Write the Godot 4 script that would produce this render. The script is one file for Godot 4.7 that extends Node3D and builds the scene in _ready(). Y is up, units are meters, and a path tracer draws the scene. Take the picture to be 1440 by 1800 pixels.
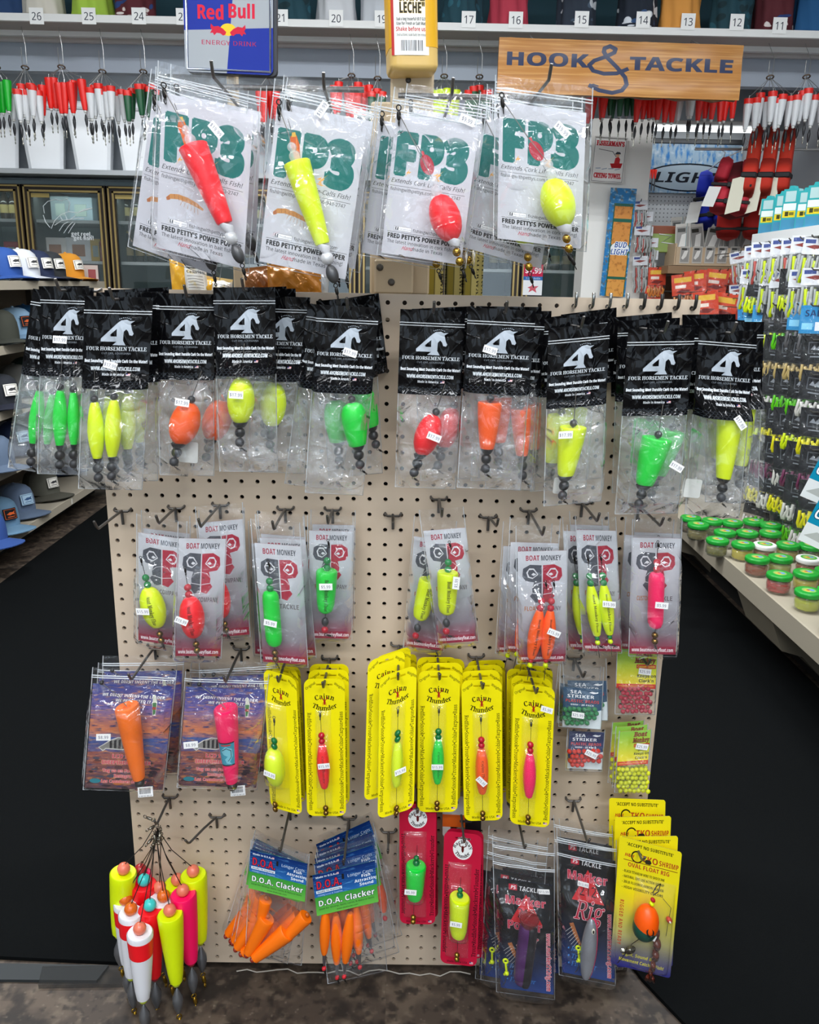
extends Node3D
# A bait shop: a pegboard full of bagged popping floats, with coolers, caps and soft baits behind. Built in metres; the pegboard's face is z = 0.

const F := 1470.0   # focal length in pixels of the 1440 x 1800 frame
var eye := Transform3D(Basis.from_euler(Vector3(deg_to_rad(-15.266), deg_to_rad(-0.491), deg_to_rad(1.123))), Vector3(0.015, 1.246, 1.292))
const ORD := ["first", "second", "third", "fourth", "fifth", "sixth", "seventh", "eighth", "ninth", "tenth", "eleventh", "twelfth", "thirteenth", "fourteenth", "fifteenth", "sixteenth", "seventeenth", "eighteenth", "nineteenth", "twentieth", "twenty-first", "twenty-second", "twenty-third", "twenty-fourth", "twenty-fifth", "twenty-sixth", "twenty-seventh", "twenty-eighth"]
var counts := {}
var mats := {}
var cache := {}

func _ready() -> void:
	seed(7)
	# camera
	var cam := Camera3D.new()
	cam.name = "camera"
	cam.fov = rad_to_deg(2.0 * atan(900.0 / F))
	cam.transform = eye
	cam.near = 0.05
	add_child(cam)
	# air and exposure
	var env := Environment.new()
	env.background_mode = Environment.BG_COLOR
	env.background_color = Color(0.86, 0.93, 1.0)   # an overcast day outside the shop windows
	env.background_energy_multiplier = 3.2
	env.tonemap_mode = Environment.TONE_MAPPER_LINEAR
	env.tonemap_exposure = 0.87
	env.sdfgi_enabled = true
	env.ssao_enabled = true
	env.ssil_enabled = true
	var we := WorldEnvironment.new()
	we.name = "world_environment"
	we.environment = env
	add_child(we)
	# fluorescent ceiling fittings: x, z, length, energy
	var n := 0
	for e in [[-0.9, 1.5, 1.2, 1.9], [0.7, 1.5, 1.2, 1.9], [-0.9, 2.9, 1.2, 2.5], [0.7, 2.9, 1.2, 2.5], [-1.2, 0.1, 1.2, 0.7], [1.1, 0.1, 1.2, 0.5], [-1.6, -1.3, 1.2, 3.8], [1.6, -1.3, 1.2, 3.0], [0.0, -1.6, 1.2, 3.6]]:
		n += 1
		ceiling_lamp(e[0], e[1], e[2], e[3], n)
	room()
	gondola()
	row_poppers()
	row_horsemen()
	row_monkeys()
	row_cards()
	row_bottom()
	hooks()
	back_wall()
	cooler_bank()
	cap_shelves()
	side_wall()
	corner_display()

func ceiling_lamp(x: float, z: float, l: float, energy: float, n: int) -> void:
	var o := thing("ceiling_lamp", "white ceiling batten with two fluorescent tubes, %s counted from the shop windows" % ORD[n - 1], "lamp", Transform3D(Basis.IDENTITY, Vector3(x, 3.02, z)))
	part(o, "housing", rbox(l + 0.06, 0.05, 0.2, 0.008), hexm("e4e4e0", 0.4), xf(Vector3(0, 0.01, 0)))
	for s in [-1, 1]:
		part(o, "tube", tube([Vector3(-l / 2, -0.012, s * 0.055), Vector3(l / 2, -0.012, s * 0.055)], 0.013, 10), mat("tube glow", Color(0.95, 0.97, 1.0), 0.4, 0.0, {"emission_enabled": true, "emission": Color(0.95, 0.98, 1.0), "emission_energy_multiplier": 1.5}))
		var a := AreaLight3D.new()
		a.name = "tube_light"
		a.area_size = Vector2(l, 0.03)
		a.light_energy = energy
		a.light_color = Color(0.97, 0.985, 1.0)
		a.area_range = 12.0
		a.area_attenuation = 2.0
		a.shadow_enabled = true
		a.transform = Transform3D(Basis.from_euler(Vector3(-PI / 2, 0, 0)), Vector3(0, -0.028, s * 0.055))
		o.add_child(a, true)
# ---------------------------------------------------------------- helpers: naming, placing
func numbered(s: String) -> String:
	counts[s] = counts.get(s, -1) + 1
	return s if counts[s] == 0 else "%s_%03d" % [s, counts[s]]

func ray(x: float, y: float) -> Vector3:
	return eye.basis * Vector3((x - 720.0) / F, (900.0 - y) / F, -1.0)

func pz(x: float, y: float, z: float) -> Vector3:   # the point of the plane at depth z that the photo shows at x, y
	var v := ray(x, y)
	return eye.origin + v * ((z - eye.origin.z) / v.z)

func ph(x: float, y: float, h: float) -> Vector3:   # ... of the level at height h
	var v := ray(x, y)
	return eye.origin + v * ((h - eye.origin.y) / v.y)

func pw(x: float, y: float, a: float) -> Vector3:   # ... of the plane x = a
	var v := ray(x, y)
	return eye.origin + v * ((a - eye.origin.x) / v.x)

func tag(o: Node, label: String, category: String, group := "", kind := "") -> Node:
	if label: o.set_meta("label", label)
	if category: o.set_meta("category", category)
	if group: o.set_meta("group", group)
	if kind: o.set_meta("kind", kind)
	return o

func thing(called: String, label: String, category: String, at := Transform3D.IDENTITY, group := "") -> Node3D:
	var o := Node3D.new()
	o.name = numbered(called)
	o.transform = at
	tag(o, label, category, group)
	add_child(o)
	return o

func part(parent: Node, called: String, mesh: Mesh, m: Material, at := Transform3D.IDENTITY) -> MeshInstance3D:
	var o := MeshInstance3D.new()
	o.name = called
	o.mesh = mesh
	o.material_override = m
	o.transform = at
	parent.add_child(o, true)
	return o

func solo(called: String, mesh: Mesh, m: Material, label: String, category: String, at := Transform3D.IDENTITY, group := "") -> MeshInstance3D:
	var o := part(self, numbered(called), mesh, m, at)
	tag(o, label, category, group)
	return o

func struct(called: String, mesh: Mesh, m: Material, at := Transform3D.IDENTITY) -> MeshInstance3D:
	var o := part(self, called, mesh, m, at)
	o.set_meta("kind", "structure")
	return o

func copy(o: Node3D, label: String, at: Transform3D, group := "") -> Node3D:
	var c: Node3D = o.duplicate()
	var base := String(o.name)
	if base.length() > 4 and base[-4] == "_" and base.right(3).is_valid_int(): base = base.left(-4)
	c.name = numbered(base)
	add_child(c)
	c.transform = at
	c.set_meta("label", label)
	if group: c.set_meta("group", group)
	elif c.has_meta("group"): c.remove_meta("group")
	return c

func xf(p: Vector3, rx := 0.0, ry := 0.0, rz := 0.0, s := Vector3.ONE) -> Transform3D:   # degrees, turned Y X Z
	return Transform3D(Basis.from_euler(Vector3(deg_to_rad(rx), deg_to_rad(ry), deg_to_rad(rz))) * Basis.from_scale(s), p)

# ---------------------------------------------------------------- materials
func mat(key: String, c := Color.WHITE, rough := 0.5, metal := 0.0, opt := {}) -> StandardMaterial3D:
	if mats.has(key): return mats[key]
	var m := StandardMaterial3D.new()
	m.resource_name = key
	m.albedo_color = c
	m.roughness = rough
	m.metallic = metal
	if c.a < 1.0: m.transparency = BaseMaterial3D.TRANSPARENCY_ALPHA
	for k in opt: m.set(k, opt[k])
	mats[key] = m
	return m

func hexm(h: String, rough := 0.5, metal := 0.0) -> StandardMaterial3D:
	return mat("c_%s_%d_%d" % [h, int(rough * 100), int(metal * 100)], Color(h), rough, metal)

func printed(key: String, tex: Texture2D, rough := 0.45, opt := {}) -> StandardMaterial3D:
	var o := {"albedo_texture": tex, "metallic_specular": 0.32}
	o.merge(opt)
	return mat("print_" + key, Color.WHITE, rough, 0.0, o)

# ---------------------------------------------------------------- meshes (front faces clockwise)
func build(v: PackedVector3Array, uv: PackedVector2Array, idx: PackedInt32Array) -> ArrayMesh:
	var n := PackedVector3Array()
	n.resize(v.size())
	for i in range(0, idx.size(), 3):
		var a := v[idx[i]]
		var c := (v[idx[i + 2]] - a).cross(v[idx[i + 1]] - a)
		for k in 3: n[idx[i + k]] += c
	for i in n.size(): n[i] = n[i].normalized() if n[i].length_squared() > 1e-24 else Vector3.UP
	var arr := []
	arr.resize(Mesh.ARRAY_MAX)
	arr[Mesh.ARRAY_VERTEX] = v
	arr[Mesh.ARRAY_NORMAL] = n
	arr[Mesh.ARRAY_TEX_UV] = uv
	arr[Mesh.ARRAY_INDEX] = idx
	var m := ArrayMesh.new()
	m.add_surface_from_arrays(Mesh.PRIMITIVE_TRIANGLES, arr)
	return m

func flat(tris: PackedVector3Array, uvs := PackedVector2Array()) -> ArrayMesh:
	var idx := PackedInt32Array(range(tris.size()))
	if uvs.size() != tris.size(): uvs.resize(tris.size())
	return build(tris, uvs, idx)

func sheet(w: float, h: float, nx: int, ny: int, zf = null, uv := Rect2(0, 0, 1, 1)) -> ArrayMesh:   # hangs down from its top left corner
	var v := PackedVector3Array()
	var t := PackedVector2Array()
	var idx := PackedInt32Array()
	for j in ny + 1:
		for i in nx + 1:
			var a := float(i) / nx
			var b := float(j) / ny
			v.append(Vector3(a * w, -b * h, zf.call(a, b) if zf != null else 0.0))
			t.append(uv.position + uv.size * Vector2(a, b))
	for j in ny:
		for i in nx:
			var k := j * (nx + 1) + i
			idx.append_array([k, k + 1, k + nx + 2, k, k + nx + 2, k + nx + 1])
	return build(v, t, idx)

func lathe(prof: Array, seg := 20, wob = null) -> ArrayMesh:   # prof: [radius, y] from top to bottom; a doubled entry keeps a crease sharp
	var v := PackedVector3Array()
	var t := PackedVector2Array()
	var idx := PackedInt32Array()
	var n := prof.size()
	for j in n:
		for k in seg + 1:
			var th := TAU * k / seg
			var r: float = prof[j][0]
			if wob != null: r *= wob.call(th, prof[j][1])
			v.append(Vector3(r * cos(th), prof[j][1], r * sin(th)))
			t.append(Vector2(1.0 - float(k) / seg, float(j) / (n - 1)))
	for j in n - 1:
		if prof[j] == prof[j + 1]: continue
		for k in seg:
			var a := j * (seg + 1) + k
			var b := a + seg + 1
			idx.append_array([a + 1, a, b, a + 1, b, b + 1])
	return build(v, t, idx)

func ball() -> ArrayMesh:   # radius 1
	if not cache.has("ball"):
		var p := []
		for j in 13: p.append([sin(PI * j / 12.0), cos(PI * j / 12.0)])
		cache.ball = lathe(p, 16)
	return cache.ball

func tube(pts: Array, r: float, sides := 6, closed_ends := true) -> ArrayMesh:
	var v := PackedVector3Array()
	var t := PackedVector2Array()
	var idx := PackedInt32Array()
	var n := pts.size()
	var nv := Vector3.ZERO
	for i in n:
		var tg: Vector3 = (pts[min(i + 1, n - 1)] - pts[max(i - 1, 0)]).normalized()
		if i == 0: nv = tg.cross(Vector3(0.31, 0.87, 0.39)).normalized()
		nv = (nv - tg * nv.dot(tg)).normalized()
		var bv := tg.cross(nv)
		for k in sides + 1:
			var th := TAU * k / sides
			v.append(pts[i] + (nv * cos(th) + bv * sin(th)) * r)
			t.append(Vector2(float(k) / sides, float(i) / (n - 1)))
	for i in n - 1:
		for k in sides:
			var a := i * (sides + 1) + k
			var b := a + sides + 1
			idx.append_array([a, b, a + 1, b, b + 1, a + 1])
	if closed_ends:
		for e in [0, n - 1]:
			var c := v.size()
			v.append(pts[e])
			t.append(Vector2.ZERO)
			for k in sides:
				var a: int = e * (sides + 1) + k
				if e == 0: idx.append_array([c, a, a + 1])
				else: idx.append_array([c, a + 1, a])
	return build(v, t, idx)

func ring(r: float, wire: float, n := 12, sides := 5) -> ArrayMesh:
	var p := []
	for i in n + 1: p.append(Vector3(r * cos(TAU * i / n), r * sin(TAU * i / n), 0))
	return tube(p, wire, sides, false)

func face(out: PackedVector3Array, p: Array, away: Vector3) -> void:   # a convex face, turned to look away from «away»
	var nrm: Vector3 = (p[2] - p[0]).cross(p[1] - p[0])
	var q := p.duplicate()
	if nrm.dot((p[0] + p[1] + p[2]) / 3.0 - away) < 0.0: q.reverse()
	for i in range(1, q.size() - 1): out.append_array(PackedVector3Array([q[0], q[i], q[i + 1]]))

func rbox(sx: float, sy: float, sz: float, b := 0.004, lift := true) -> ArrayMesh:   # a chamfered box standing on its base
	var key := "rb%.4f_%.4f_%.4f_%.4f_%s" % [sx, sy, sz, b, lift]
	if cache.has(key): return cache[key]
	var h := Vector3(sx, sy, sz) / 2.0
	b = minf(b, minf(h.x, minf(h.y, h.z)) * 0.9)
	var o := PackedVector3Array()
	var at := func(s: Vector3, ax: int) -> Vector3:
		var q := s * (h - Vector3(b, b, b))
		q[ax] = s[ax] * h[ax]
		return q
	for ax in 3:
		var u := (ax + 1) % 3
		var w := (ax + 2) % 3
		for s in [-1.0, 1.0]:
			var c := []
			for e in [[-1, -1], [1, -1], [1, 1], [-1, 1]]:
				var g := Vector3.ZERO
				g[ax] = s; g[u] = e[0]; g[w] = e[1]
				c.append(at.call(g, ax))
			face(o, c, Vector3.ZERO)
			for s2 in [-1.0, 1.0]:
				var g := Vector3.ZERO
				g[u] = s; g[w] = s2
				var g0 := g
				var g1 := g
				g0[ax] = -1; g1[ax] = 1
				face(o, [at.call(g0, u), at.call(g1, u), at.call(g1, w), at.call(g0, w)], Vector3.ZERO)
	for i in 8:
		var g := Vector3(1 if i & 1 else -1, 1 if i & 2 else -1, 1 if i & 4 else -1)
		face(o, [at.call(g, 0), at.call(g, 1), at.call(g, 2)], Vector3.ZERO)
	if lift:
		for i in o.size(): o[i].y += h.y
	cache[key] = flat(o)
	return cache[key]

func slab(poly: PackedVector2Array, depth: float, box := Rect2(), frame := Rect2(0, 0, 1, 1)) -> ArrayMesh:   # an outline with thickness, front at z = depth; box: what the picture «frame» covers
	var tri := Geometry2D.triangulate_polygon(poly)
	var o := PackedVector3Array()
	var t := PackedVector2Array()
	if box.size == Vector2.ZERO:
		box = Rect2(poly[0], Vector2.ZERO)
		for p in poly: box = box.expand(p)
	var at := func(p: Vector2) -> Vector2:
		return frame.position + frame.size * Vector2((p.x - box.position.x) / box.size.x, 1.0 - (p.y - box.position.y) / box.size.y)
	for i in range(0, tri.size(), 3):
		var a := poly[tri[i]]
		var b := poly[tri[i + 1]]
		var c := poly[tri[i + 2]]
		if (b - a).cross(c - a) > 0.0:
			var q := b
			b = c
			c = q
		for p in [a, b, c]:
			o.append(Vector3(p.x, p.y, depth))
			t.append(at.call(p))
		for p in [a, c, b]:
			o.append(Vector3(p.x, p.y, 0))
			t.append(at.call(p))
	var area := 0.0
	for i in poly.size(): area += poly[i].cross(poly[(i + 1) % poly.size()])
	for i in poly.size():
		var a := poly[i]
		var b := poly[(i + 1) % poly.size()]
		if area < 0.0:
			var q := a
			a = b
			b = q
		for p in [[a, 0.0], [a, depth], [b, depth], [a, 0.0], [b, depth], [b, 0.0]]:
			o.append(Vector3(p[0].x, p[0].y, p[1]))
			t.append(at.call(p[0]))
	return flat(o, t)

func rrect(w: float, h: float, r: float, n := 4) -> PackedVector2Array:   # a rounded rectangle hanging down from its top left corner
	var p := PackedVector2Array()
	for c in [[w - r, -r, 0.0], [r, -r, 0.25], [r, -h + r, 0.5], [w - r, -h + r, 0.75]]:
		for i in n + 1:
			var th: float = TAU * (c[2] + 0.25 * i / n)
			p.append(Vector2(c[0] + r * cos(th), c[1] + r * sin(th)))
	return p

func join(list: Array) -> ArrayMesh:   # [mesh, transform] pairs become one mesh
	var st := SurfaceTool.new()
	st.begin(Mesh.PRIMITIVE_TRIANGLES)
	for e in list: st.append_from(e[0], 0, e[1])
	return st.commit()

func quad(w: float, h: float, uv := Rect2(0, 0, 1, 1)) -> ArrayMesh:   # a thin label centred on its middle
	var m := slab(PackedVector2Array([Vector2(-w / 2, h / 2), Vector2(w / 2, h / 2), Vector2(w / 2, -h / 2), Vector2(-w / 2, -h / 2)]), 0.0003, Rect2(), uv)
	return m

# ---------------------------------------------------------------- printing: flat artwork for cards, labels and signs
class Print:
	var im: Image
	var w: int
	var h: int
	static var glyphs := {}
	static var fonts := {}

	func _init(pw: int, ph: int, bg := Color.WHITE):
		w = pw
		h = ph
		im = Image.create(pw * 2, ph * 2, false, Image.FORMAT_RGBA8)
		im.fill(bg)

	func done() -> ImageTexture:
		im.resize(w, h, Image.INTERPOLATE_BILINEAR)
		return ImageTexture.create_from_image(im)

	func rect(x: float, y: float, rw: float, rh: float, c: Color) -> void:
		im.fill_rect(Rect2i(int(x * 2), int(y * 2), maxi(1, int(rw * 2)), maxi(1, int(rh * 2))), c)

	func grad(y0: float, y1: float, c0: Color, c1: Color, x0 := 0.0, x1 := -1.0) -> void:
		if x1 < 0: x1 = w
		for y in range(int(y0 * 2), int(y1 * 2)):
			im.fill_rect(Rect2i(int(x0 * 2), y, int((x1 - x0) * 2), 1), c0.lerp(c1, (y - y0 * 2) / maxf(1.0, (y1 - y0) * 2)))

	func noise(c: Color, amount: float, sx: float, sy: float, sd: int, thr := 0.55, gain := 4.0) -> void:   # streaky blotches
		var nz := FastNoiseLite.new()
		nz.seed = sd
		nz.frequency = 0.01
		for y in range(0, h * 2, 3):
			for x in range(0, w * 2, 3):
				var k := nz.get_noise_2d(x * sx, y * sy) * 0.5 + 0.5
				if k > thr:
					var o := im.get_pixel(x, y)
					im.fill_rect(Rect2i(x, y, 3, 3), o.lerp(c, minf(1.0, (k - thr) * gain) * amount))

	func fill(contours: Array, c: Color) -> void:   # even-odd, in pixels
		var lo := 1e9
		var hi := -1e9
		for q in contours:
			for p in q:
				lo = minf(lo, p.y)
				hi = maxf(hi, p.y)
		var y0 := maxi(0, int(floor(lo * 2 - 0.5)))
		var y1 := mini(h * 2 - 1, int(ceil(hi * 2)))
		if y1 < y0: return
		var rows := []
		rows.resize(y1 - y0 + 1)
		for q in contours:
			var n: int = q.size()
			for i in n:
				var a: Vector2 = q[i] * 2.0
				var b: Vector2 = q[(i + 1) % n] * 2.0
				if a.y == b.y: continue
				if a.y > b.y:
					var s := a
					a = b
					b = s
				var k := (b.x - a.x) / (b.y - a.y)
				for y in range(maxi(y0, int(ceil(a.y - 0.5))), mini(y1, int(ceil(b.y - 0.5)) - 1) + 1):
					if rows[y - y0] == null: rows[y - y0] = PackedFloat32Array()
					rows[y - y0].append(a.x + (y + 0.5 - a.y) * k)
		for y in range(y0, y1 + 1):
			if rows[y - y0] == null: continue
			var r: PackedFloat32Array = rows[y - y0]
			r.sort()
			for i in range(0, r.size() - 1, 2):
				var xa := int(round(r[i]))
				var xb := int(round(r[i + 1]))
				if xb > xa: im.fill_rect(Rect2i(xa, y, xb - xa, 1), c)

	func poly(p: Array, c: Color) -> void:   # a flat list x, y, x, y ...
		var q := PackedVector2Array()
		for i in range(0, p.size(), 2): q.append(Vector2(p[i], p[i + 1]))
		fill([q], c)

	func oval(x: float, y: float, rx: float, ry: float, c: Color, rot := 0.0) -> void:
		var q := PackedVector2Array()
		for i in 28: q.append(Vector2(x, y) + Vector2(rx * cos(TAU * i / 28), ry * sin(TAU * i / 28)).rotated(deg_to_rad(rot)))
		fill([q], c)

	func line(p: Array, wd: float, c: Color) -> void:
		for i in range(0, p.size() - 2, 2):
			var a := Vector2(p[i], p[i + 1])
			var b := Vector2(p[i + 2], p[i + 3])
			var n := (b - a).normalized().orthogonal() * wd / 2
			fill([PackedVector2Array([a + n, b + n, b - n, a - n])], c)
			if wd > 2.5 and i > 0: oval(a.x, a.y, wd / 2, wd / 2, c)

	func arc(x: float, y: float, r: float, a0: float, a1: float, wd: float, c: Color) -> void:
		var p := []
		for i in 17:
			var th := deg_to_rad(lerpf(a0, a1, i / 16.0))
			p.append_array([x + r * cos(th), y + r * sin(th)])
		line(p, wd, c)

	static func font(kind: String) -> RID:
		if not fonts.has(kind):
			var f := SystemFont.new()
			f.font_names = PackedStringArray(["Droid Serif" if "serif" in kind else "Droid Sans"])
			f.font_weight = 700 if "bold" in kind else 400
			fonts[kind] = f
		return fonts[kind].get_rids()[0]

	static func glyph(kind: String, ch: String) -> Array:   # [contours at size 1, advance]
		var key := kind + ch
		if glyphs.has(key): return glyphs[key]
		var ts := TextServerManager.get_primary_interface()
		var f := font(kind)
		var g := ts.font_get_glyph_index(f, 64, ch.unicode_at(0), 0)
		var d: Dictionary = ts.font_get_glyph_contours(f, 64, g)
		var out := []
		var from := 0
		for e in d.get("contours", PackedInt32Array()):
			var pts := []
			for i in range(from, e + 1): pts.append(d.points[i])
			from = e + 1
			var full := []   # put in the points on the curve that two off-curve points in a row imply
			for i in pts.size():
				var a: Vector3 = pts[i]
				var b: Vector3 = pts[(i + 1) % pts.size()]
				full.append(a)
				if a.z < 0.5 and b.z < 0.5: full.append(Vector3((a.x + b.x) / 2, (a.y + b.y) / 2, 1.0))
			var c := PackedVector2Array()
			for i in full.size():
				var p: Vector3 = full[i]
				if p.z > 0.5:
					c.append(Vector2(p.x, p.y) / 64.0)
				else:
					var a: Vector3 = full[i - 1]
					var b: Vector3 = full[(i + 1) % full.size()]
					for s in [0.33, 0.67]:
						var q := Vector2(a.x, a.y).lerp(Vector2(p.x, p.y), s).lerp(Vector2(p.x, p.y).lerp(Vector2(b.x, b.y), s), s)
						c.append(q / 64.0)
			out.append(c)
		glyphs[key] = [out, ts.font_get_glyph_advance(f, 64, g).x / 64.0]
		return glyphs[key]

	# text on the baseline at x, y. o: kind, align (0 left, 0.5 middle, 1 right), fit (width), rot, slant, fat, edge (colour), edge_w, arc (radius; > 0 arches up), gap
	func text(s: String, x: float, y: float, size: float, c: Color, o := {}) -> void:
		var kind: String = o.get("kind", "sans")
		var total := 0.0
		for ch in s: total += glyph(kind, ch)[1] * size + o.get("gap", 0.0)
		var kx: float = o.fit / total if o.has("fit") else 1.0
		var at: float = -total * kx * o.get("align", 0.0)
		var turn := deg_to_rad(o.get("rot", 0.0))
		var slant: float = o.get("slant", 0.0)
		var bend: float = o.get("arc", 0.0)
		for ch in s:
			var g := glyph(kind, ch)
			var contours := []
			var mid: float = at + g[1] * size * kx / 2
			for q in g[0]:
				var r := PackedVector2Array()
				for p in q:
					var v := Vector2(at + (p.x * size) * kx - p.y * size * slant, p.y * size)
					if bend != 0.0:
						var th := mid / bend
						v = Vector2(v.x - mid, v.y).rotated(th) + Vector2(bend * sin(th), bend * (1.0 - cos(th)))
					r.append(v.rotated(turn) + Vector2(x, y))
				contours.append(r)
			if o.has("edge"): border(contours, o.edge_w, o.edge)
			if o.has("fat"): border(contours, o.fat, c)
			if contours: fill(contours, c)
			at += (g[1] * size + o.get("gap", 0.0)) * kx

	func border(contours: Array, wd: float, c: Color) -> void:
		for q in contours:
			for i in q.size():
				var a: Vector2 = q[i]
				var b: Vector2 = q[(i + 1) % q.size()]
				if a.distance_squared_to(b) < 0.01: continue
				var t := (b - a).normalized() * wd / 2
				var n := t.orthogonal()
				fill([PackedVector2Array([a + n - t * 0.6, b + n + t * 0.6, b - n + t * 0.6, a - n - t * 0.6])], c)

	func flag(x: float, y: float, fw: float) -> void:
		for i in 6: rect(x, y + i * fw * 0.1, fw, fw * 0.1, Color("c03040") if i % 2 == 0 else Color.WHITE)
		rect(x, y, fw * 0.42, fw * 0.32, Color("22306a"))

	func bars(x: float, y: float, bw: float, bh: float, sd: int) -> void:
		var r := RandomNumberGenerator.new()
		r.seed = sd
		rect(x, y, bw, bh, Color.WHITE)
		var p := x + bw * 0.06
		while p < x + bw * 0.92:
			var k := bw * r.randf_range(0.012, 0.035)
			rect(p, y + bh * 0.08, k, bh * 0.78, Color("18181c"))
			p += k + bw * r.randf_range(0.012, 0.035)
# ---------------------------------------------------------------- the printed artwork
func art(key: String) -> ImageTexture:
	var how: Dictionary = {"fp3_bait": art_fp3_bait, "fp3_cork": art_fp3_cork, "horsemen": art_horsemen, "monkey_float": art_monkey_float, "monkey_custom": art_monkey_custom, "sunset": art_sunset, "thunder": art_thunder, "bay_thunder": art_bay_thunder, "clacker": art_clacker, "marker_power": art_marker_power, "marker_rig": art_marker_rig, "shrimp_rig": art_shrimp_rig, "beads_green": art_beads_green, "beads_red": art_beads_red, "beads_header": art_beads_header, "prices": art_prices, "can_sign": art_can_sign, "sauce": art_sauce, "wood_sign": art_wood_sign, "numbers": art_numbers, "towel": art_towel, "beach_poster": art_beach_poster, "oval_sign": art_oval_sign, "special": art_special, "carton": art_carton, "snacks": art_snacks, "patches": art_patches, "wall_cards": art_wall_cards, "lid": art_lid, "cloth": art_cloth, "float_name": art_float_name, "float_thunder": art_float_thunder, "seal": art_seal, "concrete": art_concrete}
	if not cache.has("art_" + key): cache["art_" + key] = how[key].call()
	return cache["art_" + key]

func fp3_card(cork: bool) -> ImageTexture:
	var p := Print.new(448, 788, Color("c8c8cf"))
	var teal := Color("0f6e68")
	p.text("F", 18, 318, 300, teal, {"kind": "bold", "fat": 34.0, "fit": 110.0})
	p.text("P", 150, 318, 300, teal, {"kind": "bold", "fat": 36.0, "fit": 120.0})
	p.text("3", 284, 318, 300, teal, {"kind": "bold", "fat": 38.0, "fit": 122.0})
	p.oval(212, 162, 12, 14, Color("c8c8cf"))
	var bolt := [0, 22, 26, 6, 20, 22, 62, -20, 34, 12, 42, 14, 8, 46, 22, 22]
	for b in [[236, 282, 1.0, 0.0], [262, 300, 0.8, 1.0], [120, 318, 0.7, 2.9]]:
		var q := []
		for i in range(0, bolt.size(), 2):
			var v: Vector2 = Vector2(bolt[i], bolt[i + 1]).rotated(b[3]) * b[2]
			q.append_array([b[0] + v.x, b[1] + v.y])
		p.poly(q, Color("f2a93c"))
	if cork:
		p.line([108, 120, 160, 190], 4, Color("3a3a3a"))
		p.oval(196, 250, 36, 58, Color("b32638"), -24)
		p.oval(166, 190, 8, 14, Color("c8404a"), -24)
		p.line([220, 305, 260, 380], 2.5, Color("555555"))
		p.oval(232, 318, 14, 8, Color("e8e8ea"))
	else:
		p.line([62, 40, 92, 110], 3, Color("4a4a40"))
		p.poly([84, 118, 112, 108, 132, 150, 150, 250, 128, 258, 98, 180, 82, 150], Color("d2601e"))
		p.poly([88, 100, 104, 94, 112, 116, 90, 122], Color("e0b040"))
		p.line([112, 120, 138, 250], 4, Color("e88a44"))
		p.oval(142, 268, 12, 8, Color("e8e8ea"))
	var ink := Color("3c3c3e")
	p.text("Extends Cork Life-Calls Fish!", 10, 374, 33, ink, {"slant": 0.28, "fit": 404.0})
	p.line([8, 392, 420, 392], 2, ink)
	p.text("fishingwithpettys.com 956-943-2747", 12, 420, 26, ink, {"fit": 386.0})
	p.line([0, 446, 448, 446], 1.5, Color("d9d9dc"))
	if not cork:   # the shrimp
		var sh := Color("c98a4a")
		p.poly([40, 516, 60, 494, 100, 486, 150, 492, 196, 508, 230, 530, 226, 540, 190, 528, 150, 518, 100, 512, 66, 518, 50, 524], sh)
		for i in 7: p.line([80 + i * 20, 490 + i * 3, 84 + i * 20, 514 + i * 3], 1.6, Color("8a5328"))
		for i in 6: p.line([120 + i * 16, 516 + i * 4, 112 + i * 18, 540 + i * 5], 1.6, Color("b07a48"))
		p.poly([40, 516, 56, 500, 60, 524, 44, 530], Color("b06838"))
	p.rect(56, 620, 96, 26, Color("8a8a92"))
	p.rect(58, 622, 92, 22, Color("f4f4f6"))
	p.rect(62, 624, 18, 18, Color("55555c"))
	p.text("f", 67, 640, 20, Color.WHITE, {"kind": "bold"})
	p.text("facebook", 86, 639, 15, Color("9a9aa2"))
	p.text("fishingwithpettys.com", 160, 642, 25, ink, {"fit": 226.0})
	p.line([20, 655, 438, 655], 2, ink)
	p.text("FRED PETTY'S POWER POPPER", 22, 690, 36, Color("1e1e20"), {"kind": "bold", "fit": 408.0, "fat": 1.4})
	p.text("The latest innovation in %s fishing!" % ("cork" if cork else "bait"), 24, 720, 27, ink, {"fit": 400.0})
	p.text("Hand", 106, 752, 32, Color("c02838"), {"slant": 0.45, "fit": 62.0})
	p.text("made in Texas", 166, 750, 28, ink, {"fit": 172.0})
	return p.done()

func art_fp3_bait() -> ImageTexture: return fp3_card(false)
func art_fp3_cork() -> ImageTexture: return fp3_card(true)

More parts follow.
